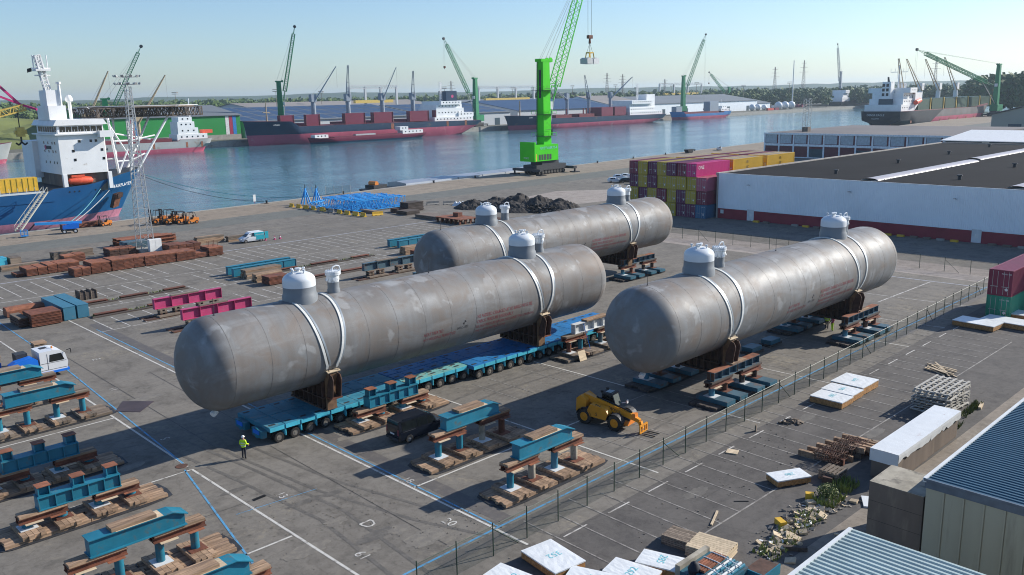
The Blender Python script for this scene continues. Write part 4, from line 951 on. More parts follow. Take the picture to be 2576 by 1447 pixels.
for i in range(6):
    v = 165.6 + 2.35 * i; u0 = 110.5 + (.9 if i % 2 else 0) + (1.0 if i < 1 else 0); u1 = u0 + 13.5 - (1.5 if i > 3 else 0)
    t = thing('boom_section', lab[i] + ' of the bright blue lattice boom sections laid side by side', 'boom section', (u0, v, 0), 'blue lattice boom sections')
    mb = MB(); lattice(mb, (u0, v, 1.5), (u1, v, 1.5), 2.05, 2.3, 7, .1, .065); mb.build('lattice', 'lattice_blue', t)
    for uu in (u0 + .4, u1 - .4): mb = MB(); mb.box(uu - .3, uu + .3, v - .95, v + .95, .006, .24); mb.build('bearer', 'wood_dark', t)
    for uu in (u0, u1): 
        for s in (-1, 1): mb = MB(); mb.cbox((uu, v + s * 1.02, 2.65), (.3, .16, .3)); mb.build('end_lug', 'lattice_blue', t)
t = thing('boom_insert', 'short blue lattice piece lying left of the boom sections', 'boom section', (109.5, 180.5, 0))
mb = MB(); lattice(mb, (108.8, 179.5, .9), (114.6, 182.5, .9), 1.2, 1.2, 4, .1, .06); mb.build('lattice', 'lattice_blue', t)
for k, (u, v) in enumerate(((113.3, 189.3), (114.6, 186.4))):
    t = thing('boom_trestle', ('left', 'right')[k] + ' of the two tall blue A-shaped trestles at the quay', 'trestle', (u, v, 0), 'blue trestles')
    for a, b_ in ((-1, -.8), (1, -.8), (-1, .8), (1, .8)): mb = MB(); mb.cyl((u + a * .95, v + b_ * .9, .01), (u + a * .12, v + b_ * .2, 3.3), .19, .15, 8); mb.build('leg', 'lattice_blue', t)
    mb = MB(); mb.cyl((u, v, 2.2), (u, v, 4.0), .36, .16, 10); mb.build('head', 'lattice_blue', t); mb = MB(); mb.cyl((u, v, 4.0), (u, v, 4.9), .12, .06, 6); mb.build('pin', 'black', t)
    for a in (-.8, .8): mb = MB(); mb.tube([(u + a * .9, v + .5, 2.9), (u + a * 1.1, v + .5, 4.3)], .05, 6); mb.build('rod', 'lattice_blue', t)
def barrier(label, u, v, rz, mat, L=1.9, g='concrete barriers'):
    t = thing('road_barrier', label, 'barrier', (0, 0, 0), g)
    mb = MB(); mb.prism([(-.32, .005), (.32, .005), (.32, .12), (.12, .38), (.09, .88), (-.09, .88), (-.12, .38), (-.32, .12)], 'y', -L / 2, L / 2); mb.build('body', mat, t)
    mb = MB(); mb.box(-.34, .34, -L * .3, -L * .15, .004, .1); mb.box(-.34, .34, L * .15, L * .3, .004, .1); mb.build('forklift_slot', 'black', t)
    place(t, (u, v, 0), rz); return t
bl = [(108.2, 187.3), (108.3, 184.2), (108.4, 181.2), (108.5, 178.1), (108.6, 174.3), (108.6, 170.8), (108.7, 167.5), (108.6, 164.3), (108.7, 161.2), (108.9, 158.6)]
for i, (u, v) in enumerate(bl):
    barrier(ORD[i] + (' grey' if i == 5 else ' yellow') + ' barrier from the left in the row before the blue boom sections', u, v, R(4 * ((i * 7) % 3 - 1)), 'concrete' if i == 5 else 'yellow')
barrier('single yellow barrier turned crosswise at the right of the yellow row', 112.0, 157.6, R(78), 'yellow', 2.5)
barrier('pale concrete barrier beside the dark heap, left', 131.7, 162.6, R(70), 'concrete', 3.0); barrier('pale concrete barrier beside the dark heap, right', 134.5, 159.8, R(70), 'concrete', 3.0)
def crate_stack(label, u0, u1, v0, v1, z1, n, mat):
    t = thing('panel_stack', label, 'panel stack', ((u0 + u1) / 2, (v0 + v1) / 2, 0), 'stacks of dark panels')
    for i in range(n):
        mb = MB(); a = random.uniform(-.08, .08); mb.box(u0 + a, u1 + a, v0, v1, .01 + z1 * i / n, .01 + z1 * (i + 1) / n - .06); mb.build('panel', mat, t)
crate_stack('tall dark green panel stack right of the blue boom sections', 119.6, 124.0, 156.4, 159.4, 2.1, 8, 'wood_dark'); crate_stack('low dark panel stack in front of the tall dark green one', 115.9, 119.6, 152.2, 156.0, .9, 4, 'wood_dark')
crate_stack('low reddish panel stack behind the low dark one', 117.0, 119.4, 157.2, 159.6, 1.0, 4, 'rust_dark'); crate_stack('long low pale slab row ahead of the dark heap', 115.0, 119.0, 140.6, 148.2, .8, 3, 'concrete_dark')
crate_stack('timber lying behind the lone yellow barrier', 113.0, 114.0, 160.5, 166, .7, 2, 'wood_grey')
t = thing('rusty_frame', 'low rusty steel frame with many short legs left of the rear tank dome', 'steel frame', (116, 136.5, 0))
mb = MB(); mb.box(113.6, 118.4, 131.8, 139.6, .95, 1.1); mb.build('deck', 'rust_light', t)
for i in range(4):
    for j in range(6): mb = MB(); uu, vv = 113.9 + 1.4 * i, 132.2 + 1.4 * j; mb.box(uu - .2, uu + .2, vv - .12, vv + .12, .006, .95); mb.build('leg', 'rust', t)
mb = MB(); mb.box(116.2, 117.4, 135.4, 137.0, 1.1, 1.9); mb.build('box', 'rust', t)
mb = MB(); mb.box(118.4, 122.0, 128.0, 133.0, .35, .9); mb.build('extension', 'rust_dark', t)
# dark heaps
def heap(mb, cx, cy, rx, ry, h, seed, n=26):
    rnd = random.Random(seed); vs = []; fs = []
    from mathutils import noise as mn
    for i in range(n):
        for j in range(n):
            x, y = -1 + 2 * i / (n - 1), -1 + 2 * j / (n - 1); r = math.hypot(x, y)
            z = max(0, 1 - r) ** .8 * h
            if r < .98: z += (mn.noise(Vector((x * 3 + seed, y * 3, 0))) * .22 + mn.noise(Vector((x * 9, y * 9, seed))) * .12) * h * min(1, (1 - r) * 4)
            vs.append((cx + x * rx, cy + y * ry, max(-.05, z) if r < 1 else -.05))
    for i in range(n - 1):
        for j in range(n - 1): fs.append((i * n + j, (i + 1) * n + j, (i + 1) * n + j + 1, i * n + j + 1))
    mb.add(vs, fs)
mb = MB()
for k, (x, y, rx, ry, h) in enumerate(((134.5, 150.5, 5, 5, 2.0), (137.5, 146.8, 5.5, 5.5, 2.6), (140.5, 142.5, 6, 6, 3.2), (142, 137, 6, 6, 3.1), (143, 131.5, 5.5, 6, 2.6), (137, 140, 5, 7, 2.0))): heap(mb, x, y, rx, ry, h, k + 1)
t = tag(mb.build('earth_heap', 'soil', smooth=False, loc=(139, 142, 0)), 'long dark brown heap of earth behind the rear tank', 'earth heap')
rnd = random.Random(4)
mb = MB()
for i in range(520):
    a, q = rnd.random(), rnd.random(); x = 132.0 + 4.5 * q + a * 5; y = 149 - 22 * a + 3 * q; s = rnd.uniform(.25, .8)
    mb.cbox((x, y, .15 + rnd.random() * 1.5 * (1 - abs(2 * q - 1))), (s, s * rnd.uniform(.5, 1), s * rnd.uniform(.25, .6)), rnd.random() * 6, 0, rnd.uniform(-.6, .6), rnd.uniform(-.6, .6))
tag(mb.build('broken_slabs', 'coal', loc=(135, 140, 0)), 'broken dark slabs dumped at the foot of the earth heap', 'rubble', kind='stuff')
mb = MB()
for k in range(3): heap(mb, 134.2 + .5 * k, 157.0 - .7 * k, .9, .9, 1.1, 40 + k, 9)
tag(mb.build('bulk_bag', 'tarp', loc=(134.5, 156.4, 0)), 'crumpled white bulk bags by the pale concrete barriers', 'bag')
M('crumbs', (0.17, 0.15, 0.12), .9, 0, .4, 3)
# ------------------------------------------------------------------ wire fences
m, nt, b = _nodes('mesh_wire')
v = coords(nt, (1, 1, 1), True)
mx = nt.nodes.new('ShaderNodeMixShader'); tr = nt.nodes.new('ShaderNodeBsdfTransparent')
b.inputs['Base Color'].default_value = (0.02, 0.045, 0.03, 1); b.inputs['Roughness'].default_value = .6
mx.inputs[0].default_value = 0.2
nt.links.new(tr.outputs[0], mx.inputs[1]); nt.links.new(b.outputs[0], mx.inputs[2]); nt.links.new(mx.outputs[0], nt.nodes['Material Output'].inputs[0])
MT['mesh_wire'] = m
M('post_green', (0.02, 0.045, 0.03), .5)
def fence(label, a, b_, n, h, rail='post_green'):
    t = thing('wire_fence', label, 'fence', (a[0], a[1], 0))
    A, B = Vector((a[0], a[1], 0)), Vector((b_[0], b_[1], 0)); d = (B - A).normalized()
    for i in range(n + 1):
        p = A.lerp(B, i / n); mb = MB(); mb.cyl((p.x, p.y, 0), (p.x, p.y, h + .18), .035, None, 6); mb.build('post', 'post_green', t)
        if i < n:
            q = A.lerp(B, (i + 1) / n); mb = MB()
            mb.quad((p.x, p.y, .04), (q.x, q.y, .04), (q.x, q.y, h), (p.x, p.y, h)); mb.build('mesh_panel', 'mesh_wire', t)
            mb = MB(); mb.cyl((p.x, p.y, h), (q.x, q.y, h), .022, None, 6); mb.build('tension_wire', rail, t)
            if i % 6 == 2: mb = MB(); mb.cyl((p.x, p.y, h * .9), (p.x + d.x * 2.0, p.y + d.y * 2.0, .02), .03, None, 6); mb.build('brace', 'post_green', t)
    return t
fence('green wire mesh fence running between the tank yard and the parking bays', (24.7, 33.0), (118.5, 35.2), 34, 1.85)
fence('low green wire fence across the back along the concrete strip', (127.9, 112.0), (126.3, 30.0), 24, 1.9, 'post_green')

# ------------------------------------------------------------------ white topped crates
def crate(label, u, v, L, W, h, rz, num=None, flip=True, g='white topped crates'):
    t = thing('wrapped_crate', label, 'crate', (0, 0, 0), g)
    mb = MB(); mb.box(-L / 2, L / 2, -W / 2, W / 2, .1, h); mb.build('sides', 'osb', t)
    # tarpaulin cover with a little drape and folds
    n = 10; vs = []; fs = []
    for i in range(n + 1):
        for j in range(n + 1):
            e = min(i, n - i, j, n - j); vs.append((-L / 2 - .02 + (L + .04) * i / n, -W / 2 - .02 + (W + .04) * j / n, h + .012 + (random.uniform(0, .018) if e else 0)))
    for i in range(n):
        for j in range(n): fs.append((i * (n + 1) + j, (i + 1) * (n + 1) + j, (i + 1) * (n + 1) + j + 1, i * (n + 1) + j + 1))
    mb = MB(); mb.add(vs, fs)
    for a, b_ in (((-L / 2 - .02, -W / 2 - .02), (L / 2 + .02, -W / 2 - .02)), ((L / 2 + .02, -W / 2 - .02), (L / 2 + .02, W / 2 + .02)), ((L / 2 + .02, W / 2 + .02), (-L / 2 - .02, W / 2 + .02)), ((-L / 2 - .02, W / 2 + .02), (-L / 2 - .02, -W / 2 - .02))):
        for i in range(6):
            f, g2 = i / 6, (i + 1) / 6; p = (a[0] + (b_[0] - a[0]) * f, a[1] + (b_[1] - a[1]) * f); q = (a[0] + (b_[0] - a[0]) * g2, a[1] + (b_[1] - a[1]) * g2)
            mb.quad((p[0], p[1], h - .05 - .03 * random.random()), (q[0], q[1], h - .05 - .03 * random.random()), (q[0], q[1], h + .012), (p[0], p[1], h + .012))
    mb.build('tarpaulin', 'tarp', t)
    for x in (-L / 2 + .25, 0, L / 2 - .25): mb = MB(); mb.box(x - .07, x + .07, -W / 2 + .05, W / 2 - .05, .004, .1); mb.build('skid', 'wood', t)
    if num:
        s = min(W * .34, .62); xd, yd = ((1, 0, 0), (0, 1, 0)) if not flip else ((-1, 0, 0), (0, -1, 0))
        lettering(num, ((-.9 if not flip else .9) * s, (-.35 if not flip else .35) * s, h + .034), xd, yd, s, 'ink_blue', t, 'number_mark')
    place(t, (u, v, 0), rz); return t
crate('white topped crate marked 287, near end of three by the fence', 66.2, 30.75, 2.0, 2.75, .62, 0, '287'); 
crate('white topped crate marked 190, middle of the row of three by the fence', 68.3, 30.85, 2.0, 2.75, .66, 0, '190'); crate('white topped crate marked 234, far end of three by the fence', 71.0, 31.0, 3.0, 2.85, .74, 0, '234')
crate('white topped crate marked 280 standing alone by the timber spacers', 50.2, 25.9, 2.5, 1.35, .52, R(-28), '280')
def crate_px(label, f, L, W, h, rz, num, flip=True):
    u, v = G(*f, h); return crate(label, u, v, L, W, h, rz, num, flip)
crate_px('white topped crate marked 352 in the group at the bottom edge', (1391, 1398), 2.1, 3.0, .54, R(-8), '352'); crate_px('white topped crate marked 282 at the bottom edge, leftmost of the group', (1290, 1452), 1.5, 2.8, .5, R(8), '282', False)
crate_px('white topped crate marked 285 in the group at the bottom, right of centre', (1665, 1410), 1.5, 2.5, .5, R(18), '285'); crate_px('white topped crate marked 292 at the bottom edge left of the 285 one', (1590, 1436), 1.6, 2.7, .5, R(12), '292', False)
crate_px('white topped crate marked 184 cut by the bottom edge between 352 and 292', (1490, 1456), 1.7, 2.8, .5, R(22), '184', False)
for i, (f, L, W) in enumerate((((2460, 808), 2.6, 4.2), ((2540, 806), 2.6, 5.0), ((2570, 787), 2.4, 4.6))):
    crate_px(('left', 'middle', 'right')[i] + ' of the white topped crates before the container pair at the right edge', f, L, W, .62, R(-4), None)
# plywood and plank stacks between the crates
def board_stack(label, f, L, W, h, n, rz, mat, planks=7):
    u, v = G(*f, h); t = thing('board_stack', label, 'board stack', (0, 0, 0))
    st = h / n
    for i in range(n):
        for k in range(planks if i == n - 1 else 1):
            p = planks if i == n - 1 else 1
            mb = MB(); mb.box(-L / 2 + L * k / p + (.01 if p > 1 else 0), -L / 2 + L * (k + 1) / p - (.01 if p > 1 else 0), -W / 2 + random.uniform(-.03, .03), W / 2 + random.uniform(-.03, .03), .01 + i * st, .01 + (i + 1) * st - .025); mb.build('board', mat, t)
    place(t, (u, v, 0), rz); return t
board_stack('pale plank stack at the bottom edge right of the 285 crate', (1790, 1368), 1.9, 2.3, .62, 6, R(10), 'wood_pale', 9); board_stack('grey weathered plank panel stack behind the pale plank stack', (1722, 1346), 1.4, 2.2, .58, 5, R(8), 'wood_grey', 8)
# skip with wrapped pipes at the bottom edge
u, v = G(1800, 1430, .9); t = thing('pipe_trailer', 'open steel skip with wrapped pipes and orange bars at the bottom edge', 'skip', (u, v, 0))
mb = MB(); mb.box(u - 1.2, u + 1.6, v - 1.0, v + 1.4, .1, .7); mb.build('tray', 'teal_dark', t)
mb = MB(); mb.box(u - 1.2, u + 1.6, v + 1.4, v + 1.7, .1, .95); mb.build('edge_beam', 'concrete_top', t)
for i in range(9): mb = MB(); mb.cyl((u - 1.1, v - .8 + .2 * i, .8 + .03 * (i % 2)), (u + 1.5, v - .8 + .2 * i, .8 + .03 * (i % 2)), .085, None, 8); mb.build('pipe', ('teal', 'white_soft', 'teal_dark')[i % 3], t)
for i in range(5): mb = MB(); mb.box(u - .9, u + 1.2, v + .1 + .16 * i, v + .22 + .16 * i, .95, 1.08); mb.build('orange_bar', 'rust_light', t)
for x in (-.5, .3, 1.0): mb = MB(); mb.tube([(u + x, v - .9, .92), (u + x, v + .1, 1.1), (u + x, v + .9, 1.1), (u + x, v + 1.0, .8)], .03, 6); mb.build('strap', 'tarp', t)
mb = MB(); mb.lathe([(.3, 0), (.36, .3), (.2, .6), (.05, .7)], (u - .9, v + .7, .7), 12); mb.build('bag', 'navy', t, True)
u2, v2 = G(1900, 1420, .6); t = thing('blue_skip', 'low blue rimmed tray with rusty sheet right of the pipe skip', 'tray', (u2, v2, 0))
mb = MB(); mb.box(u2 - .7, u2 + .9, v2 - .9, v2 + .2, .05, .55); mb.build('body', 'rust_dark', t); mb = MB(); mb.box(u2 - .75, u2 + .95, v2 - .96, v2 - .9, .05, .62); mb.box(u2 - .76, u2 - .7, v2 - .9, v2 + .2, .05, .62); mb.build('rim', 'teal', t)

# ------------------------------------------------------------------ spacers, pallets, loose wood
t0 = None
zb = ZM(2900, 1450, .588)
rnd = random.Random(11)
t = thing('timber_spacer_rows', 'rows of short yellowish timber spacers standing on edge beside the concrete walls', 'timber spacers', (57, 25, 0))
for r in range(3):
    for i in range(6):
        u, v = 54.8 + .95 * i + .15 * r, 27.0 - 1.0 * r - .32 * i * .6
        mb = MB(); mb.cbox((u, v, .22 + .0 * r), (.28, 1.15, .42), R(4)); mb.build('spacer', ('wood', 'wood_grey', 'rust')[(i + r) % 3] if r else 'wood', t)
for i in range(4): mb = MB(); mb.cbox((57 + .5 * i, 24.4 - .2 * i, .65), (.26, 1.1, .4), R(4)); mb.build('spacer', 'wood', t)
t = thing('mesh_basket', 'rusty mesh baskets heaped behind the timber spacers', 'basket', (56.6, 25.3, 0))
for i in range(5): mb = MB(); lattice(mb, (54.6 + .9 * i, 24.6 - .12 * i, .6), (54.6 + .9 * i, 26.2 - .12 * i, .6), .6, .5, 6, .025, .02); mb.build('cage', 'rust_dark', t)
t = thing('pallet_pile', 'grey pallets and boards in a flat pile by the 280 crate', 'pallets', (52.6, 24.1, 0))
for i in range(5):
    mb = MB(); z = .02 + .13 * i
    for k in range(5): mb.box(52.0 + .02 * i, 53.4 + .02 * i, 23.4 + .28 * k, 23.6 + .28 * k, z + .06, z + .1)
    for k in range(3): mb.box(52.0 + .6 * k, 52.12 + .6 * k, 23.4, 24.75, z, z + .06)
    mb.build('pallet', 'wood_grey', t)
u, v = 71.4, 24.0; M('frame_grey', (0.40, 0.385, 0.35), .8, 0, .2, 1.5, obvar=.2)
t = thing('frame_stack', 'high stack of pale grey slatted frames beyond the long tarped wall', 'frame stack', (u, v, 0))
for i in range(8):
    mb = MB(); z = .03 + .24 * i; a = random.uniform(-.18, .18)
    for k in range(6): mb.box(u - 2.3 + a, u + 2.3 + a, v - 1.35 + .5 * k, v - 1.2 + .5 * k, z + .1, z + .17)
    for k in range(5): mb.box(u - 2.2 + 1.05 * k + a, u - 2.05 + 1.05 * k + a, v - 1.4, v + 1.35, z, z + .1)
    mb.v = [(u + (x - u) * math.cos(a * .5) - (y - v) * math.sin(a * .5), v + (x - u) * math.sin(a * .5) + (y - v) * math.cos(a * .5), z2) for x, y, z2 in mb.v]; mb.build('frame', 'frame_grey', t)
t = thing('plank_heap', 'heap of pale loose planks far right on the asphalt', 'planks', (80.8, 27.4, 0))
for i in range(16): mb = MB(); mb.cbox((80.8 + rnd.uniform(-.8, .8), 27.3 + rnd.uniform(-.7, .7), .06 + .05 * (i // 4)), (2.2, .16, .06), R(60) + rnd.uniform(-.35, .35), 0, rnd.uniform(-.05, .05)); mb.build('plank', 'wood_pale', t)
def loose(label, f, d, rz, mat, name='loose_timber', cat='timber', z=None):
    u, v = G(*f); mb = MB(); mb.cbox((u, v, .012 + d[2] / 2), d, rz); return tag(mb.build(name, mat, loc=(u, v, 0)), label, cat)
loose('pale squared timber lying on the concrete at the far right', (2467, 1025), (1.3, .22, .2), R(10), 'wood_pale'); loose('small pale pallet board lying on the bays near the fence', (1842, 1138), (.75, .8, .07), R(20), 'wood_pale', 'board', 'board')
loose('long thin pale lath on the bays left of the 280 crate', (1797, 1305), (1.9, .12, .08), R(22), 'wood_pale'); loose('short upright stub of timber by the fence right of the telehandler', (1901, 1085), (.25, .12, .5), R(20), 'wood_grey')
loose('yellow timber block lying below the 280 crate', (2036, 1255), (.35, .5, .4), R(30), 'yellow', 'timber_block', 'timber block'); loose('yellow timber block farther down by the weeds', (1963, 1322), (.4, .7, .35), R(-30), 'yellow', 'timber_block', 'timber block')
loose('black strip of rubber on the bays left of the 280 crate', (1865, 1262), (.9, .08, .03), R(-45), 'black', 'rubber_strip', 'strip'); loose('grey plank panel leaning in the debris by the 280 crate', (2105, 1200), (1.2, .6, .06), R(35), 'wood_grey', 'board', 'board')
loose('square pinkish board in the debris right of the 280 crate', (2083, 1215), (.5, .6, .45), R(10), 'rust_dark', 'board_box', 'box'); loose('white tarpaulin scrap on the shaded path by the concrete block', (2180, 1265), (1.5, .5, .1), R(30), 'tarp', 'tarpaulin_scrap', 'tarpaulin'); loose('fallen pale plank at the edge of the weed strip', (2118, 1350), (.14, .9, .08), R(6), 'wood_pale'); loose('dark baulk lying beside the pipe skip', (2000, 1385), (1.3, .25, .25), R(-55), 'wood_dark')
# debris strip and rubble
def scatter(name, label, pts, n, smin, smax, mat, seed, spread, kindlab='rubble'):
    rnd = random.Random(seed); mb = MB()
    for i in range(n):
        k = rnd.random() * (len(pts) - 1); a = int(k); f = k - a
        x = pts[a][0] + (pts[a + 1][0] - pts[a][0]) * f + rnd.gauss(0, spread); y = pts[a][1] + (pts[a + 1][1] - pts[a][1]) * f + rnd.gauss(0, spread)
        s = rnd.uniform(smin, smax); mb.cbox((x, y, .012 + s * .15), (s, s * rnd.uniform(.3, 1), s * rnd.uniform(.15, .5)), rnd.random() * 6, 0, rnd.uniform(-.5, .5), rnd.uniform(-.5, .5))
    return tag(mb.build(name, mat, loc=(pts[0][0], pts[0][1], 0)), label, kindlab, kind='stuff')
strip_ = [(41.0, 22.0), (44.0, 22.6), (47.5, 22.8), (50.0, 22.4)]
scatter('rubble_strip', 'strip of pale rubble and wood scraps along the path edge', strip_, 420, .05, .3, 'rubble', 3, .5); scatter('wood_scraps', 'splintered wood scraps in the weed strip', strip_, 90, .15, .6, 'wood_pale', 5, .45)
scatter('plastic_litter', 'white plastic litter caught in the weed strip', strip_, 70, .08, .3, 'tarp', 6, .45)
scatter('yard_litter', 'small crumbs of debris scattered over the parking bays', [(42, 29), (50, 27), (58, 31), (46, 30), (37, 28)], 130, .02, .10, 'crumbs', 8, 1.4)
scatter('fence_debris', 'clump of wood and leaf debris on the bays by the fence', [(59.6, 31.2), (60.2, 31.0), (60.0, 30.6)], 40, .1, .5, 'wood_grey', 9, .25)
scatter('asphalt_crumbs', 'loose crumbs of broken asphalt across the near yard', [(26, 50), (30, 46), (27, 42), (24, 46), (33, 38), (28, 36)], 500, .02, .08, 'crumbs', 10, 1.8)
def weeds(name, label, rects, seed, group=None):
    rnd = random.Random(seed); mb = MB()
    for (u0, u1, v0, v1, h, n) in rects:
        for i in range(n):
            x, y = rnd.uniform(u0, u1), rnd.uniform(v0, v1); hh = h * rnd.uniform(.4, 1.2); w_ = .03 + .04 * rnd.random(); a = rnd.random() * 6.28; lx, ly = rnd.gauss(0, .25) * hh, rnd.gauss(0, .25) * hh
            c, s = math.cos(a) * w_, math.sin(a) * w_
            mb.add([(x - c, y - s, .005), (x + c, y + s, .005), (x + lx * .5 + c * .8, y + ly * .5 + s * .8, hh * .6), (x + lx, y + ly, hh), (x + lx * .5 - c * .8, y + ly * .5 - s * .8, hh * .6)], [(0, 1, 2, 3, 4)])
    return tag(mb.build(name, 'weed', loc=(rects[0][0], rects[0][2], 0), fix=False), label, 'weeds', kind='stuff')
weeds('weeds', 'green weeds growing in the gaps of the flat rusty beams', WEEDS, 21)
weeds('weeds', 'strip of weeds and grass along the path at the lower right', [(40.5, 43.5, 21.4, 22.9, .3, 170), (43.5, 47.5, 21.8, 23.2, .3, 200), (48.3, 50.2, 22.0, 23.3, .5, 260), (51, 53, 22.2, 23.6, .5, 160)], 22)
weeds('weeds', 'weeds at the foot of the long tarped wall', [(56, 58, 20.8, 21.3, .5, 140), (64, 68, 21.2, 22.4, .6, 260), (70, 74, 21.6, 22.2, .4, 160)], 23)
u, v = 49.6, 22.9
b_ = thing('bush', 'round green bush in the weed strip below the 280 crate', 'bush', (u, v, 0)); rnd = random.Random(5); mb = MB()
for i in range(900):
    d = Vector((rnd.gauss(0, 1), rnd.gauss(0, 1), rnd.gauss(0, 1))).normalized() * rnd.random() ** .4; p = Vector((u + d.x * .65, v + d.y * .65, .55 + d.z * .5)); s = .07
    a = Vector((rnd.gauss(0, 1), rnd.gauss(0, 1), rnd.gauss(0, 1))).normalized(); q = a.orthogonal().normalized()
    mb.add([p - a * s, p + q * s * .5, p + a * s, p - q * s * .5], [(0, 1, 2, 3)])
mb.build('leaves', 'weed', b_, fix=False); mb = MB()
for i in range(5): mb.cyl((u, v, 0), (u + .4 * math.cos(i * 1.3), v + .4 * math.sin(i * 1.3), .7), .025, .01, 5)
mb.build('stem', 'wood_grey', b_)

# ------------------------------------------------------------------ concrete walls and corrugated sheds at the lower right
t = thing('tarped_wall', 'long brown concrete block covered by a white tarpaulin', 'concrete block', (60, 22, 0))
mb = MB(); mb.box(54.7, 60.0, 20.7, 22.4, .05, 2.0); mb.build('block', 'concrete_dark', t); mb = MB(); mb.box(60.05, 65.6, 20.75, 22.45, .05, 2.0); mb.build('block', 'concrete_dark', t)
for a, b_2, sd in ((54.62, 60.02, 1), (60.02, 65.68, 2)):
    rnd = random.Random(sd); mb = MB(); n = 14; y0, y1 = 20.62, 22.5; vs = []; fs = []
    for i in range(n + 1):
        x = a + (b_2 - a) * i / n
        for y, z in ((y0 - .03 * rnd.random(), 1.62 - .22 * rnd.random()), (y0 - .02, 1.85), (y0, 2.03), ((y0 + y1) / 2, 2.035 + .01 * rnd.random()), (y1, 2.03), (y1 + .02, 1.7), (y1 + .03, 1.45 - .1 * rnd.random())): vs.append((x, y, z))
    for i in range(n):
        for j in range(6): fs.append((i * 7 + j, (i + 1) * 7 + j, (i + 1) * 7 + j + 1, i * 7 + j + 1))
    mb.add(vs, fs)
    if sd == 1: mb.quad((a - .01, y0, 2.03), (a - .01, y1, 2.03), (a - .02, y1, 1.2), (a - .02, y0, 1.2))
    mb.build('tarpaulin', 'tarp_stained', t)
t = thing('concrete_block_wall', 'tall dark brown concrete block with a mottled top beside the shed', 'concrete block', (47.5, 18.2, 0))
zt = 3.45
bu, bv = G(*zb(985, 805), zt)
mb = MB(); mb.box(bu, bu + 3.0, bv - 3.0, bv, .01, zt - .02); mb.build('block', 'concrete_dark', t); mb = MB(); mb.box(bu - .005, bu + 3.005, bv - 3.005, bv + .005, zt - .02, zt); mb.build('top', 'concrete_top', t)
for i in range(1, 3): mb = MB(); mb.box(bu - .008, bu - .002, bv - 3.0, bv, zt * i / 3, zt * i / 3 + .02); mb.build('pour_joint', 'wood_dark', t)
M('roof_pale', (0.42, 0.50, 0.48), .45, .1, .12, .6); M('roof_blue', (0.05, 0.11, 0.15), .35, .2, .1, .6); M('shed_wall', (0.36, 0.35, 0.27), .6, 0, .1, .4, (1, 1, .15), dirt=(.27, .26, .2), damt=.4); M('shed_trim', (0.10, 0.13, 0.17), .45)
def corrugated_roof(mb, u0, u1, v0, v1, z, pitch=.33, h=.06, slope=0.0):
    # ribs run along Y, profile along X
    x = u0; prof = []
    while x < u1:
        prof += [(x, 0), (x + pitch * .3, 0), (x + pitch * .42, h), (x + pitch * .82, h), (x + pitch * .95, 0)]; x += pitch
    vs = []; fs = []
    for (px, pz) in prof: vs += [(px, v0, z + pz + slope * (v1 - v0)), (px, v1, z + pz)]
    for i in range(len(prof) - 1): fs.append((2 * i, 2 * i + 2, 2 * i + 3, 2 * i + 1))
    mb.add(vs, fs)
def shed(label, u0, u1, v0, v1, z, roof, rl):
    t = thing('corrugated_shed', label, 'shed', ((u0 + u1) / 2, (v0 + v1) / 2, 0))
    mb = MB(); mb.box(u0 + .03, u1 - .03, v0 + .03, v1 - .03, 0, z - .04); mb.build('wall_core', 'shed_wall', t)
    pw = 1.0; n = int((v1 - v0) / pw)
    for i in range(n):
        mb = MB(); a = v1 - i * pw; mb.box(u0, u0 + .03, a - pw + .02, a - .02, .02, z - .42); mb.box(u0 - .05, u0, a - pw + .02, a - pw + .12, .02, z - .42); mb.build('wall_panel', 'shed_wall', t)
    mb = MB(); mb.box(u0 - .08, u0 + .02, v0, v1 + .05, z - .42, z + .02); mb.build('fascia', rl, t)
    mb = MB(); mb.box(u0 - .1, u1, v1 - .02, v1 + .16, z - .1, z + .14); mb.build('edge_trim', 'white_soft', t)
    mb = MB(); corrugated_roof(mb, u0 - .1, u1, v0, v1, z + .03); mb.build('roof_sheet', roof, t, fix=False)
    mb = MB(); mb.box(u0 - .14, u0 - .02, v0, v1 + .1, z - .02, z + .12); mb.build('ridge_trim', 'shed_trim' if roof == 'roof_blue' else 'roof_pale', t)
    return t
cu, cv = G(*zb(1372, 800), 4.6); shed('beige metal shed with a dark blue corrugated roof at the right edge', cu, cu + 34, cv - 16, cv, 4.6, 'roof_blue', 'shed_trim')
cu, cv = G(*zb(865, 1145), 5.2); shed('shed with a pale corrugated roof cut by the bottom right corner', cu - 14, cu, cv - 16, cv, 5.2, 'roof_pale', 'roof_pale')
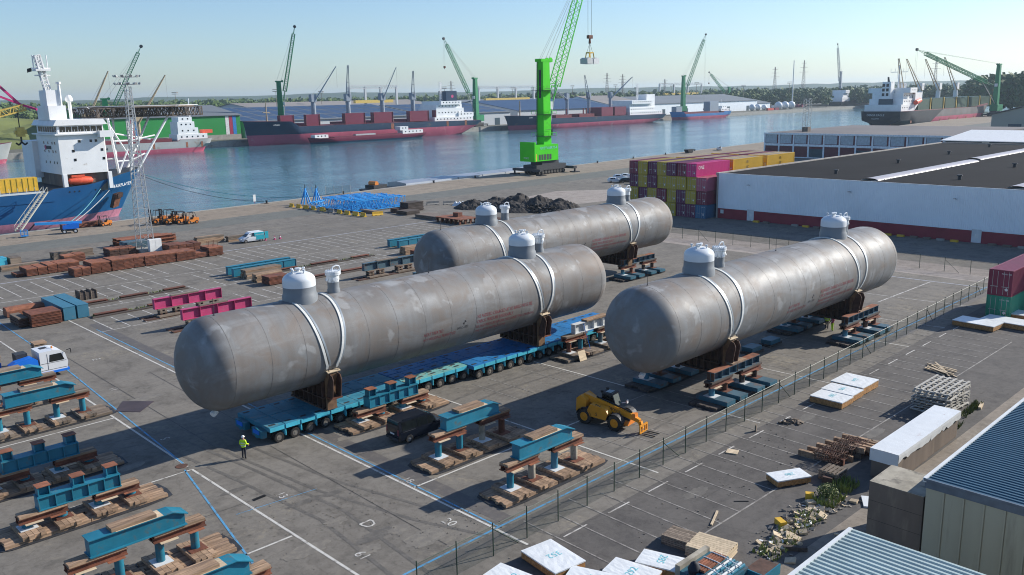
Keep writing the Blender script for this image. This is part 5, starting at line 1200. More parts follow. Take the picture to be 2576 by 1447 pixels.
# ------------------------------------------------------------------ vehicles
def loft_car(t, st, body, glass, side_win, shields, W, name='body'):
    # st: stations (x, zb, zbelt, zroof, wbelt, wroof); x forward
    mb = MB(); vs = []; fs = []
    for x, zb, zm, zr, wm, wr in st:
        vs += [(x, -wm * .93, zb), (x, -wm, (zb + zm) * .5), (x, -wm * .99, zm), (x, -wr, zr), (x, wr, zr), (x, wm * .99, zm), (x, wm, (zb + zm) * .5), (x, wm * .93, zb)]
    for i in range(len(st) - 1):
        for j in range(8): fs.append((i * 8 + j, i * 8 + (j + 1) % 8, (i + 1) * 8 + (j + 1) % 8, (i + 1) * 8 + j))
    fs += [tuple(range(7, -1, -1)), tuple(range((len(st) - 1) * 8, len(st) * 8))]
    mb.add(vs, fs); bd = mb.build(name, body, t, True)
    def at(x):
        for a, b_ in zip(st, st[1:]):
            if a[0] <= x <= b_[0]:
                f = (x - a[0]) / (b_[0] - a[0]); return [p + (q - p) * f for p, q in zip(a, b_)]
        return st[-1]
    for x0, x1 in side_win:
        a, b_ = at(x0), at(x1)
        for s in (-1, 1):
            def P(q, f): return (q[0], s * (q[4] * .99 + (q[5] - q[4] * .99) * f + .012), q[2] + (q[3] - q[2]) * f)
            mb = MB(); mb.quad(P(a, .08), P(b_, .08), P(b_, .86), P(a, .86)); mb.build('side_window', glass, bd, fix=False)
    for x0, x1 in shields:
        a, b_ = at(x0), at(x1); k = 1 if x1 > x0 else -1
        mb = MB(); mb.quad((x0 + .012 * k, -a[5] * .9, a[3] - .03), (x0 + .012 * k, a[5] * .9, a[3] - .03), (x1 + .015 * k, b_[4] * .85, b_[3] + .01), (x1 + .015 * k, -b_[4] * .85, b_[3] + .01)); mb.build('windscreen', glass, bd, fix=False)
    return bd
def car_wheels(t, xs, w, r, rim='wheel_rim'):
    for x in xs:
        for s in (-1, 1): make_wheel(t, (x, s * w, r), r, .22, (0, 1, 0), rim, False)
def make_van(name, label, body, L=4.75, H=1.85, W=.93, cat='van', glass='glass', rim='chrome'):
    t = thing(name, label, cat)
    st = [(-2.35, .35, .95, 1.55, W * .9, W * .72), (-2.25, .3, 1.0, H - .05, W, W * .78), (-1.2, .28, 1.02, H, W, W * .8), (.3, .28, 1.02, H - .02, W, W * .8), (.75, .28, 1.02, H - .1, W, W * .78), (1.45, .28, 1.02, 1.12, W, W * .86), (2.1, .3, .92, .98, W * .95, W * .78), (2.38, .34, .75, .8, W * .82, W * .66)]
    st = [(x * L / 4.75, a, b_, c, d, e) for x, a, b_, c, d, e in st]
    bd = loft_car(t, st, body, glass, [(-2.05, -.75), (-.68, .25), (.32, 1.05)], [(.78, 1.42)], W)
    mb = MB(); mb.quad((-2.36, -W * .62, 1.05), (-2.36, W * .62, 1.05), (-2.30, W * .64, 1.6), (-2.30, -W * .64, 1.6)); mb.build('rear_window', glass, bd, fix=False)
    mb = MB(); mb.box(-2.42, -2.3, -W * .85, W * .85, .3, .5); mb.build('rear_bumper', 'dark_grey', t); mb = MB(); mb.box(-2.39, -2.36, -.25, .25, .72, .83); mb.build('number_plate', 'white', t)
    for s in (-1, 1):
        mb = MB(); mb.box(-2.36, -2.3, *sorted((s * W * .72, s * W * .86)), .75, 1.2); mb.build('tail_light', 'ink_red', t); mb = MB(); mb.box(2.2, 2.36, *sorted((s * W * .5, s * W * .8)), .68, .82); mb.build('headlight', 'white', t)
        mb = MB(); mb.box(-1.9, .4, *sorted((s * W * .7, s * W * .74)), H - .02, H + .05); mb.build('roof_rail', body, t); mb = MB(); mb.cbox((.95, s * (W + .1), 1.1), (.1, .18, .16)); mb.build('mirror', body, t)
    car_wheels(t, (-1.45, 1.5), W - .1, .33, rim)
    return t
vn = make_van('parked_van', 'black passenger van parked beside the transporter stands', 'car_dark')
place(vn, (38.62, 50.55, 0), R(-2)); mb = MB(); mb.box(-2.0, -.9, -.945, -.935, .98, 1.02); mb.build('trim_strip', 'chrome', None).parent = vn
M('teal_livery', (0.03, 0.40, 0.48), .35)
v2 = make_van('service_van', 'white service van with a teal rear half and open back door', 'car_white', L=4.3); 
for s in (-1, 1):
    mb = MB(); mb.box(-2.1, -.5, *sorted((s * .937, s * .942)), .45, 1.05); mb.build('livery_panel', 'teal_livery', None).parent = v2
    mb = MB(); mb.box(-2.05, -.2, *sorted((s * .78, s * .955)), 1.06, 1.74); mb.build('cargo_side', 'teal_livery', None).parent = v2
lo = lettering('HYDRAUTECH', (-.3, .965, 1.25), (-1, 0, 0), (0, 0, 1), .26, 'ink_white', None); lo.parent = v2
mb = MB(); mb.box(-2.9, -2.25, .82, .88, .5, 1.75); mb.build('open_door', 'teal_livery', None).parent = v2
place(v2, (76.0, 146.7, 0), R(176))
for i, f in enumerate(((668, 605), (691, 603), (705, 601))):
    u, v = G(*f); t = thing('traffic_cone', ('left', 'middle', 'right')[i] + ' of the pink traffic cones behind the white and teal van', 'cone', (u, v, 0), 'traffic cones')
    mb = MB(); mb.cyl((u, v, .04), (u, v, .75), .2, .03, 10); mb.build('cone', 'magenta', t); mb = MB(); mb.box(u - .24, u + .24, v - .24, v + .24, 0.004, .04); mb.build('base', 'magenta', t)
    mb = MB(); mb.cyl((u, v, .34), (u, v, .5), .135, .095, 10); mb.build('stripe', 'white', t)
# hatchbacks by the containers and on the quay
def make_car(label, mat):
    t = thing('parked_car', label, 'car', (0, 0, 0), 'cars parked behind the containers')
    W = .88; st = [(-2.15, .4, .85, .95, W * .9, W * .75), (-2.0, .3, .92, 1.05, W, W * .8), (-1.5, .26, .95, 1.42, W, W * .72), (-.6, .25, .95, 1.5, W, W * .74), (.3, .25, .95, 1.46, W, W * .74), (1.05, .25, .95, 1.0, W, W * .82), (1.9, .28, .8, .85, W * .95, W * .78), (2.15, .35, .65, .7, W * .85, W * .7)]
    bd = loft_car(t, st, mat, 'glass', [(-1.45, -.5), (-.42, .75)], [(.35, 1.02)], W)
    mb = MB(); mb.quad((-1.6, -.5, 1.38), (-1.6, .5, 1.38), (-2.02, .6, 1.05), (-2.02, -.6, 1.05)); mb.build('rear_window', 'glass', bd, fix=False); car_wheels(t, (-1.3, 1.35), W - .08, .32, 'chrome')
    return t
ca = make_car('white hatchback parked at the left before the container stack', 'car_white'); place(ca, (*G(1547, 459), 0), R(-42)); cb_ = make_car('black car parked next to the white hatchback', 'car_dark'); place(cb_, (*G(1577, 460), 0), R(-42))
dup(ca, (*G(1560, 451), 0), R(-42), 'silver white car parked behind the black one'); dup(ca, (*G(1578, 449), 0), R(-40), 'white car parked farthest back beside the containers')
dup(ca, (*G(1809, 378), 0), R(40), 'white car standing alone on the quay edge'); dup(ca, (*G(1604, 463), 0), R(-40), 'white car half hidden behind the rear tank nozzle')

# ------------------------------------------------------------------ telehandler
pr, pf = Vector(G(1472.5, 1064)), Vector(G(1548, 1082.6)); hd = math.atan2(pf.y - pr.y, pf.x - pr.x); wb = (pf - pr).length
t = thing('telehandler', 'yellow telehandler with pallet forks parked by the fence', 'telehandler')
wr, tw = .62, .5; hw = .98; b2 = wb / 2
for x in (-b2, b2):
    for s in (-1, 1): make_wheel(t, (x, s * hw, wr), wr, tw, (0, 1, 0), 'machine_yellow')
mb = MB(); mb.prism([(-b2 - .7, .6), (b2 + .9, .6), (b2 + .9, .95), (b2 + .3, 1.1), (-b2 - .7, 1.15)], 'y', -.5, .5); mb.build('chassis', 'dark_grey', t)
mb = MB(); mb.prism([(-b2 - .9, .85), (-b2 - .1, .85), (-b2 + .1, 1.9), (-b2 - .5, 2.2), (-b2 - .85, 1.9)], 'y', -.95, .45); mb.build('rear_body', 'machine_yellow', t)
mb = MB(); mb.prism([(-b2 + .45, .75), (b2 - .75, .7), (b2 - .55, 1.25), (b2 - .8, 1.6), (-b2 + .6, 1.75), (-b2 + .3, 1.2)], 'y', -1.22, -.55); hood = mb.build('engine_cover', 'machine_yellow', t)
for i in range(5): mb = MB(); mb.cbox((-.35 + .17 * i, -1.0, 1.735 - .035 * i), (.05, .3, .02), 0, 0, .06); mb.build('grille_slot', 'dark_grey', hood)
lo = lettering('S', (-.3, -1.235, .9), (1, 0, 0), (0, 0, 1), .4, 'ink_black', hood)
for x in (-b2, b2):
    for s in (-1, 1):
        mb = MB(); n = 8
        for i in range(n):
            a, b_ = R(10 + 160 * i / n), R(10 + 160 * (i + 1) / n); q = wr + .1
            y0, y1 = sorted((s * (hw - .3), s * (hw + .27)))
            mb.add([(x + q * math.cos(a), y0, wr + q * math.sin(a)), (x + q * math.cos(b_), y0, wr + q * math.sin(b_)), (x + q * math.cos(b_), y1, wr + q * math.sin(b_)), (x + q * math.cos(a), y1, wr + q * math.sin(a))], [(0, 1, 2, 3)])
        mb.build('mudguard', 'dark_grey', t, True)
# boom on the near side, cab on the far side
p0, p1 = Vector((-b2 - .45, -.28, 2.0)), Vector((b2 + 1.15, -.28, 1.15)); dr = (p1 - p0)
def bb(f): return p0 + dr * f
mb = MB()
for f0, f1, h in ((0, .72, .27), (.72, 1.0, .22)):
    a, b_ = bb(f0), bb(f1); n = Vector((-dr.z, 0, dr.x)).normalized() * h
    vs = [(p + n * s + Vector((0, y, 0))) for p in (a, b_) for y in (-.2, .2) for s in (-1, 1)]
    mb.add(vs, [(0, 1, 3, 2), (4, 6, 7, 5), (0, 4, 5, 1), (2, 3, 7, 6), (0, 2, 6, 4), (1, 5, 7, 3)])
bm_ = mb.build('boom', 'machine_yellow', t)
mb = MB(); mb.tube([bb(.25) + Vector((0, 0, .33)), bb(.98) + Vector((0, 0, .3))], .07, 6); mb.build('hose_rail', 'black', bm_)
lettering('sarens', bb(.52) + Vector((0, -.215, -.1)), dr, Vector((-dr.z, 0, dr.x)), .42, 'ink_black', bm_)
q1 = Vector((b2 + 1.15, -.28, 1.1)); q2 = Vector((b2 + 1.75, -.28, .9)); q3 = Vector((b2 + 1.95, -.28, .35))
mb = MB(); mb.cyl(q1, q2, .24, .2, 4); mb.cyl(q2, q3, .2, .16, 4); mb.build('gooseneck', 'machine_yellow', t)
mb = MB(); mb.box(b2 + 1.2, b2 + 1.45, -.5, -.06, 1.0, 1.45); mb.build('boom_head', 'orange', t)
cg = MB(); x = b2 + 2.05; cg.box(x - .05, x + .05, -.85, .3, .62, .74); cg.box(x - .05, x + .05, -.85, .3, .1, .22)
for y in (-.85, -.5, -.05, .2): cg.box(x - .045, x + .045, y, y + .1, .22, .62)
cg.build('carriage', 'machine_yellow', t)
for y in (-.62, .05): mb = MB(); mb.box(x + .05, x + 1.15, y, y + .11, .06, .11); mb.build('fork', 'black', t)
mb = MB(); mb.box(b2 + .45, b2 + .95, -.75, .5, .45, .8); mb.build('front_frame', 'orange', t)
# cab
mb = MB(); cz = [(-.55, 1.0), (.75, 1.0), (.75, 1.45), (.45, 2.35), (-.5, 2.35), (-.6, 1.5)]
mb.prism(cz, 'y', .1, .98); cab = mb.build('cab', 'dark_grey', t)
mb = MB(); mb.box(-.55, .5, .06, 1.02, 2.35, 2.45); mb.build('cab_roof', 'dark_grey', cab); mb = MB(); mb.box(-.25, .25, .2, .85, 2.451, 2.47); mb.build('roof_hatch', 'glass_green', cab)
mb = MB(); mb.quad((.77, .16, 1.46), (.77, .92, 1.46), (.47, .92, 2.3), (.47, .16, 2.3)); mb.build('windscreen', 'glass_green', cab, fix=False)
mb = MB(); mb.quad((-.5, .085, 1.5), (.66, .085, 1.5), (.42, .085, 2.28), (-.44, .085, 2.28)); mb.build('side_window', 'glass', cab, fix=False)
mb = MB(); mb.quad((-.62, .16, 1.55), (-.62, .92, 1.55), (-.53, .92, 2.28), (-.53, .16, 2.28)); mb.build('rear_window', 'glass', cab, fix=False)
for y in (.1, .95): mb = MB(); mb.cbox((-.5, y, 2.5), (.16, .18, .14)); mb.build('work_light', 'black', cab)
mb = MB(); mb.cyl((.75, 1.0, 1.5), (1.1, 1.3, 1.55), .03, None, 6); mb.cbox((1.1, 1.3, 1.6), (.06, .2, .28)); mb.build('mirror', 'white', cab)
# right-hand wheels stand on the measured spots
off = Vector((-math.sin(hd), math.cos(hd))) * hw; mid = (pr + pf) / 2 + off
place(t, (mid.x, mid.y, 0), hd)

# ------------------------------------------------------------------ forklifts, boom lift, truck
def make_forklift(label, mat='orange', s=1.0, mh=2.3):
    t = thing('forklift', label, 'forklift', (0, 0, 0), 'orange forklifts by the quay')
    mb = MB(); mb.prism([(-1.3, .35), (.8, .3), (.9, .55), (.45, .75), (-.2, .8), (-.5, 1.15), (-1.25, 1.1), (-1.4, .8)], 'y', -.58, .58); mb.build('body', mat, t)
    mb = MB(); mb.box(-1.42, -.9, -.56, .56, .5, 1.08); mb.build('counterweight', mat, t)
    mb = MB(); mb.cbox((-.35, 0, .98), (.45, .5, .3)); mb.cbox((-.58, 0, 1.25), (.12, .48, .5)); mb.build('seat', 'black', t)
    for y in (-.5, .5):
        mb = MB(); mb.tube([(.55, y, .7), (.3, y, 2.05), (-.7, y, 2.1), (-1.0, y, 1.1)], .04, 6); mb.build('guard_post', 'dark_grey', t)
    mb = MB(); mb.box(-.72, .32, -.54, .54, 2.08, 2.12); mb.build('overhead_guard', 'dark_grey', t)
    for y in (-.38, .38):
        mb = MB(); mb.box(.98, 1.12, y - .07, y + .07, .05, mh); mb.build('mast_rail', 'black', t); mb = MB(); mb.box(1.2, 2.2, y - .07, y + .07, .06, .11); mb.build('fork', 'black', t)
    mb = MB(); mb.box(.99, 1.11, -.38, .38, mh - .15, mh); mb.box(1.13, 1.2, -.5, .5, .15, .65); mb.box(.99, 1.11, -.38, .38, .9, 1.0); mb.build('carriage', 'black', t)
    for x, r in ((.55, .36), (-.95, .3)):
        for y in (-.55, .55): make_wheel(t, (x, y, r), r, .26, (0, 1, 0), mat, False)
    t.scale = (s, s, s); return t
f0 = make_forklift('small orange forklift alone by the blue ship hull'); place(f0, (66.0, 191.5, 0), R(185))
fl = [((75.0, 186.0), R(178), 1.35, 'large orange forklift at the back of the group beside the light mast'), ((76.2, 183.2), R(182), 1.45, 'tallest orange forklift of the group beside the light mast'), ((78.2, 182.0), R(185), 1.2, 'middle orange forklift of the group beside the light mast'), ((79.4, 179.6), R(180), 1.15, 'rightmost orange forklift of the group beside the light mast')]
for p, a, s, lb in fl: q = dup(f0, (*p, 0), a, lb); q.scale = (s, s, s)
t = thing('boom_lift', 'blue boom lift with a long folded arm and basket near the gangway', 'boom lift')
mb = MB(); mb.box(-1.2, 1.2, -.75, .75, .5, .85); mb.build('chassis', 'dark_grey', t)
for x in (-1.0, 1.0):
    for s in (-1, 1): make_wheel(t, (x, s * .95, .45), .45, .32, (0, 1, 0), 'white_soft', False)
mb = MB(); mb.prism([(-1.2, .9), (1.7, .9), (1.8, 1.9), (.8, 2.0), (-1.1, 1.5)], 'y', -.85, .85); mb.build('turret', 'bright_blue', t)
mb = MB(); mb.bar((2.4, 0, 2.0), (-6.0, 0, 2.35), .5); ar = mb.build('arm', 'lattice_blue', t); mb = MB(); mb.bar((-6.0, 0, 2.35), (-7.2, .1, 1.1), .25); mb.build('jib', 'dark_grey', ar)
mb = MB()
for z in (.25, .75, 1.3):
    for a, b_ in (((-8.6, -.9), (-8.6, .9)), ((-8.6, .9), (-7.4, .9)), ((-7.4, .9), (-7.4, -.9)), ((-7.4, -.9), (-8.6, -.9))): mb.bar((*a, z), (*b_, z), .07)
for a in ((-8.6, -.9), (-8.6, .9), (-7.4, .9), (-7.4, -.9), (-8, -.9), (-8, .9)): mb.bar((*a, .2), (*a, 1.3), .07)
mb.box(-8.6, -7.4, -.9, .9, .2, .25); mb.build('basket', 'lattice_blue', t)
place(t, (57.5, 186.8, 0), R(-12))
plate_stack('rusty boxes piled on the quay behind the blue boom lift', 58.0, 66.0, 192.5, 194.2, 1.1, 3, 'rust', 'rust', 'boxes')
# truck
t = thing('flatbed_truck', 'white cab truck with blue side tanks behind the teal girder stands', 'truck', (20, 88.9, 0))
mb = MB(); mb.prism([(22.9, .55), (25.2, .55), (25.35, 1.25), (25.15, 2.15), (24.7, 2.5), (24.2, 2.6), (22.9, 2.55)], 'y', 87.7, 90.1); cab = mb.build('cab', 'car_white', t)
mb = MB(); mb.quad((25.32, 87.85, 1.4), (25.32, 89.95, 1.4), (25.17, 89.9, 2.15), (25.17, 87.9, 2.15)); mb.build('windscreen', 'glass', cab, fix=False)
mb = MB(); mb.quad((23.7, 87.685, 1.5), (25.05, 87.685, 1.5), (24.8, 87.685, 2.2), (23.8, 87.685, 2.2)); mb.build('side_window', 'glass', cab, fix=False)
mb = MB(); mb.cyl((24.3, 88.6, 2.55), (24.3, 88.6, 2.8), .1, .07, 8); mb.build('beacon', 'orange', cab); mb = MB(); mb.box(23.4, 24.0, 88.9, 89.6, 2.55, 2.6); mb.build('roof_hatch', 'dark_grey', cab)
mb = MB(); mb.box(22.95, 25.4, 87.66, 90.14, .4, .62); mb.build('bumper', 'bright_blue', t)
for zz in (1.4, .75): mb = MB(); mb.box(22.95, 25.2, 87.685, 87.698, zz, zz + .03); mb.build('door_seam', 'dark_grey', cab)
mb = MB(); mb.box(23.55, 23.58, 87.685, 87.698, .75, 2.3); mb.build('door_seam', 'dark_grey', cab); mb = MB(); mb.box(25.34, 25.37, 88.1, 89.7, .75, 1.3); mb.build('grille', 'dark_grey', cab)
for yy in (87.85, 89.6): mb = MB(); mb.box(25.33, 25.38, yy, yy + .35, .75, .95); mb.build('headlight', 'chrome', cab)
mb = MB(); mb.tube([(25.3, 87.6, 2.4), (25.6, 87.4, 2.5), (25.6, 87.4, 2.1)], .04, 6); mb.build('mirror', 'black', cab)
mb = MB(); mb.prism([(20.4, .6), (22.8, .6), (22.75, 1.9), (22.3, 2.25), (20.9, 2.05), (20.4, 1.8)], 'y', 87.75, 88.7); mb.build('side_tank', 'bright_blue', t)
mb = MB(); mb.box(6, 23, 88.2, 89.6, .8, 1.05); mb.build('chassis', 'dark_grey', t); mb = MB(); mb.box(5.5, 20.2, 87.7, 90.1, 1.05, 1.2); mb.build('bed', 'wood_dark', t)
mb = MB(); mb.box(5.5, 20.2, 90.02, 90.1, 1.2, 1.75); mb.build('side_board', 'bright_blue', t)
mb = MB(); mb.box(21.2, 22.2, 88.8, 90.0, 1.0, 2.5); mb.build('equipment_box', 'dark_grey', t)
for x in (23.8, 10.5, 9.0):
    for y in (88.0, 89.8): make_wheel(t, (x, y, .5), .5, .3, (0, 1, 0), 'white_soft', False)
baulk_stack('timber baulks lying behind the white truck at the left edge', 12.0, 21.0, 93.5, 5, 1.9, 'wood_grey')
t = thing('pallet_tower', 'upright pile of wooden pallets standing behind the white truck cab', 'pallets', (24.6, 93.5, 0))
for i in range(9): mb = MB(); mb.box(23.9, 25.1, 92.8 + .02 * (i % 2), 94.0, .02 + .26 * i, .18 + .26 * i); mb.build('pallet', 'wood_grey' if i % 2 else 'wood', t)

# ------------------------------------------------------------------ people
def person(label, u, v, rz, jacket, trousers, helmet, arm=(0.0, 0.0), h=1.72, lean=0.0):
    t = thing('person', label, 'person', (0, 0, 0), 'yard workers')
    k = h / 1.72
    P = [(0, 0, .95), (0, 0, 1.12), (0, .01, 1.30), (0, 0, 1.45), (0, .02, 1.53), (0, .03, 1.62),      # pelvis, waist, chest, neck base, neck, head
         (-.10, 0, .90), (-.11, .03, .50), (-.12, -.02, .09), (-.12, .10, .04),
         (.10, 0, .90), (.12, -.02, .50), (.13, -.06, .09), (.14, .07, .04),
         (-.19, 0, 1.42), (-.26, -.02, 1.16), (-.24, .10 + arm[0], .95 + arm[0]), (-.235, .15 + arm[0], .86 + arm[0]),
         (.19, 0, 1.42), (.26, -.02, 1.16), (.25, .12 + arm[1], .96 + arm[1]), (.245, .18 + arm[1], .88 + arm[1])]
    E = [(0, 1), (1, 2), (2, 3), (3, 4), (4, 5), (0, 6), (6, 7), (7, 8), (8, 9), (0, 10), (10, 11), (11, 12), (12, 13), (3, 14), (14, 15), (15, 16), (16, 17), (3, 18), (18, 19), (19, 20), (20, 21)]
    Rr = [(.17, .13), (.16, .12), (.19, .14), (.12, .1), (.06, .06), (.095, .11), (.10, .10), (.075, .075), (.05, .055), (.045, .04), (.10, .10), (.075, .075), (.05, .055), (.045, .04), (.08, .08), (.06, .06), (.045, .045), (.045, .035), (.08, .08), (.06, .06), (.045, .045), (.045, .035)]
    me = bpy.data.meshes.new('body'); me.from_pydata([(x * k, y * k, z * k) for x, y, z in P], E, [])
    o = bpy.data.objects.new('body', me); C.objects.link(o)
    md = o.modifiers.new('skin', 'SKIN'); sv = me.skin_vertices[0].data
    for i, r in enumerate(Rr): sv[i].radius = (r[0] * k, r[1] * k); sv[i].use_root = i == 0
    o.modifiers.new('sub', 'SUBSURF').levels = 1
    bpy.context.view_layer.update(); m2 = bpy.data.meshes.new_from_object(o.evaluated_get(bpy.context.evaluated_depsgraph_get()))
    bpy.data.objects.remove(o); m2.materials.clear()
    for q in (jacket, trousers, 'skin', 'black'): m2.materials.append(MT[q])
    for f in m2.polygons:
        c = f.center / k; f.use_smooth = True
        out = abs(c.x) > .2
        f.material_index = 2 if (c.z > 1.48 or (out and c.z < .93 + max(arm))) else 3 if c.z < .1 else 1 if (c.z < .93 and not out) else 0
    b_ = bpy.data.objects.new('body', m2); C.objects.link(b_); b_.parent = t
    # hands: palm with five fingers
    for s, i in ((-1, 17), (1, 21)):
        px, py, pz = P[i]; mb = MB(); mb.cbox((px * k, py * k, pz * k), (.035, .085, .09), 0, 0, 0, .3)
        for q in range(4): mb.cyl((px * k, (py - .03 + .022 * q) * k, (pz - .04) * k), ((px - s * .02) * k, (py - .015 + .022 * q) * k, (pz - .105 + .008 * abs(q - 1.5)) * k), .009, .007, 5)
        mb.cyl((px * k, (py + .045) * k, (pz + .02) * k), ((px - s * .015) * k, (py + .085) * k, (pz - .03) * k), .01, .008, 5); mb.build('hand', 'skin', t)
    mb = MB(); pr_ = [(.125, 0), (.13, .015)] + [(.122 * math.cos(a), .02 + .12 * math.sin(a)) for a in (0, .4, .8, 1.2, 1.5)]; mb.lathe(pr_, (0, .03 * k, 1.655 * k), 14); mb.cbox((0, .16 * k, 1.66 * k), (.16, .1, .015)); mb.build('helmet', helmet, t, True)
    for s in (-1, 1): mb = MB(); mb.cbox((s * .04 * k, .128 * k, 1.625 * k), (.022, .012, .012)); mb.build('eye', 'black', t)
    mb = MB(); mb.cbox((0, .145 * k, 1.60 * k), (.025, .03, .035)); mb.build('nose', 'skin', t)
    for z in (1.02, 1.22): mb = MB(); mb.lathe([(.0, 0), (.205, 0), (.205, .05), (.0, .05)], (0, .005, z * k), 14); mb.v = [(x, y * .78, z_) for x, y, z_ in mb.v]; mb.build('reflective_band', 'white', t)
    place(t, (u, v, 0), rz); return t
u, v = G(615, 1154); person('worker in a lime yellow jacket and white helmet standing in the open yard', u, v, R(-60), 'hivis', 'navy', 'white', (.0, .12))
person('worker in yellow vest standing under the far end of the fence-side tank', 87.6, 41.7, R(-90), 'hivis', 'navy', 'white'); person('worker in a dark red top under the far end of the fence-side tank', 87.2, 40.9, R(60), 'magenta', 'hivis', 'orange', (.1, .0))
# ------------------------------------------------------------------ containers
M('box_maroon', (0.19, 0.025, 0.055), .5, 0, .1, .3, dirt=(.16, .05, .06), damt=.25); M('box_purple', (0.12, 0.02, 0.07), .5, 0, .1, .3); M('box_olive', (0.42, 0.31, 0.035), .5, 0, .1, .3, dirt=(.30, .22, .05), damt=.2)
M('box_yellow', (0.66, 0.39, 0.025), .5, 0, .08, .3); M('box_pink', (0.56, 0.03, 0.19), .45, 0, .08, .3); M('box_blue', (0.03, 0.12, 0.22), .5, 0, .1, .3); M('box_green', (0.02, 0.24, 0.15), .5, 0, .1, .3, dirt=(.1, .2, .14), damt=.25); M('box_red', (0.5, 0.06, 0.04), .5); M('box_rose', (0.42, 0.10, 0.15), .5, 0, .1, .3)
M('container_top', (0.42, 0.34, 0.24), .6, 0, .15, .3)
def corr(mb, L, H, y, sgn, pitch=.279, d=.036, vertical=True, x0=0.0, z0=0.0):
    n = int(L / pitch); p = L / n; prof = []
    for i in range(n): prof += [(i * p, 0), (i * p + p * .27, 0), (i * p + p * .5, d), (i * p + p * .77, d)]
    prof.append((L, 0)); vs = []; fs = []
    for px, q in prof: vs += [(x0 + px, y - sgn * q, z0), (x0 + px, y - sgn * q, z0 + H)]
    for i in range(len(prof) - 1): fs.append((2 * i, 2 * i + 2, 2 * i + 3, 2 * i + 1))
    mb.add(vs, fs)
_cont = {}
def container(label, u0, v0, z0, mat, L=12.19, H=2.6, group='stacked shipping containers', logo=None, top=None):
    key = (mat, L, H, top)
    if key not in _cont:
        t = thing('shipping_container', label, 'container', (0, 0, 0), group); W = 2.44
        mb = MB()
        for y in (0, W - .1):
            for z in (0, H - .1): mb.box(0, L, y, y + .1, z, z + .1)
        for x in (0, L - .1):
            for y in (0, W - .1): mb.box(x - .002, x + .102, y - .002, y + .102, .0, H + .002)
            for z in (0, H - .1): mb.box(x + .001, x + .099, .1, W - .1, z, z + .1)
        mb.build('frame', mat, t)
        for y, s in ((.02, -1), (W - .02, 1)): mb = MB(); corr(mb, L - .2, H - .2, y, s, x0=.1, z0=.1); mb.build('side_wall', mat, t, fix=False)
        mb = MB(); mb.box(.08, L - .08, .08, W - .08, H - .06, H - .02)
        n = int(L / .5)
        for i in range(n): mb.box(.2 + i * .5, .42 + i * .5, .15, W - .15, H - .02, H - .005)
        mb.build('roof', top or mat, t)
        for y0 in (.1, W / 2 + .005):
            mb = MB(); mb.box(.03, .07, y0, y0 + W / 2 - .11, .1, H - .1); dl = mb.build('door', mat, t)
            for q in (.28, .78): mb = MB(); mb.cyl((.012, y0 + q, .15), (.012, y0 + q, H - .15), .022, None, 6); mb.build('locking_bar', 'galv', dl)
            mb = MB(); mb.box(.0, .03, y0 + .2, y0 + .95, 1.0, 1.06); mb.build('handle', 'galv', dl)
        mb = MB(); mb.box(L - .08, L - .04, .1, W - .1, .1, H - .1); mb.build('end_wall', mat, t)
        lettering('TCNU 482', (-.004, 1.15, H - .5), (0, -1, 0), (0, 0, 1), .22, 'ink_white', t, 'code_mark')
        mb = MB(); mb.cbox((-.004, .55, .75), (.006, .28, .28), 0, 0, 0, R(45)); mb.build('placard', 'ink_white', t)
        place(t, (u0, v0, z0)); _cont[key] = t
    else: t = dup(_cont[key], (u0, v0, z0), 0, label, group)
    if logo:
        s, x, z, size, mt = logo
        for k, ln in enumerate(s.split('|')):
            o = lettering(ln, (x, -.03, z - k * size * .95), (1, 0, 0), (0, 0, 1), size, mt, None, 'logo'); o.parent = t
    return t
CU, CV, CH = 150.5, 98.6, 2.76
grid = {1: ['maroon', 'olive', 'purple', 'olive', 'purple', 'maroon', 'pink', None], 2: ['purple', 'olive', 'purple', 'olive', 'olive', 'olive', 'olive', 'rose'], 3: ['olive', 'purple', 'olive', 'maroon', 'olive', 'purple', 'olive', 'maroon'], 4: ['purple', 'olive', 'maroon', 'olive', 'olive', 'purple', 'purple', 'blue']}
rn = {1: 'top', 2: 'second', 3: 'third', 4: 'bottom'}; cn = ['first', 'second', 'third', 'fourth', 'fifth', 'sixth', 'seventh', 'eighth']
nm = {'rose': 'maroon', 'maroon': 'maroon', 'olive': 'yellow', 'purple': 'purple', 'pink': 'bright pink', 'blue': 'blue'}
for r, cols in grid.items():
    for i, c_ in enumerate(cols):
        if c_ is None: continue
        container('%s container, %s tier, %s column from the left in the stack by the warehouse' % (nm[c_], rn[r], cn[i]), CU + .12 * ((i * 5 + r) % 3), CV + 2.45 * (7 - i), (4 - r) * CH, 'box_' + c_, H=2.7, logo=('ONE', .6, 1.5, 1.0, 'ink_white') if c_ == 'pink' else None)
for k, (u0, lab) in enumerate(((164.3, 'second'), (178.4, 'third'))):
    for i, c_ in enumerate(('yellow', 'yellow', 'maroon', 'yellow', 'maroon', 'yellow')):
        container('%s container on top of the %s block behind the stack, %s from the right' % ('yellow' if c_ == 'yellow' else c_, lab, cn[i]), u0, CV + 2.45 * (1 + i), 3 * CH, 'box_' + c_, H=2.7, logo=('m|sc', 5.2, 1.6, 1.15, 'ink_black') if i == 0 else None, top='container_top' if c_ == 'yellow' else None)
    for r in (2, 3, 4): container('yellow container, %s tier of the %s block behind the stack' % (rn[r], lab), u0, CV + 2.45, (4 - r) * CH, 'box_yellow', H=2.7, top='container_top')
ru, rv = G(2477, 797.5)
container('green container under the maroon one at the right edge', ru, rv - 2.44, 0, 'box_green'); container('maroon container on top of the green one at the right edge', ru, rv - 2.44, 2.62, 'box_maroon', H=2.9)
container('dark maroon container right of the green one, lower', ru + 6, rv - 5.2, 0, 'box_maroon', H=2.9); container('dark maroon container right of the green one, upper', ru + 6, rv - 5.2, 2.92, 'box_purple', H=2.9)
ou, ov = G(1845, 390, 0)
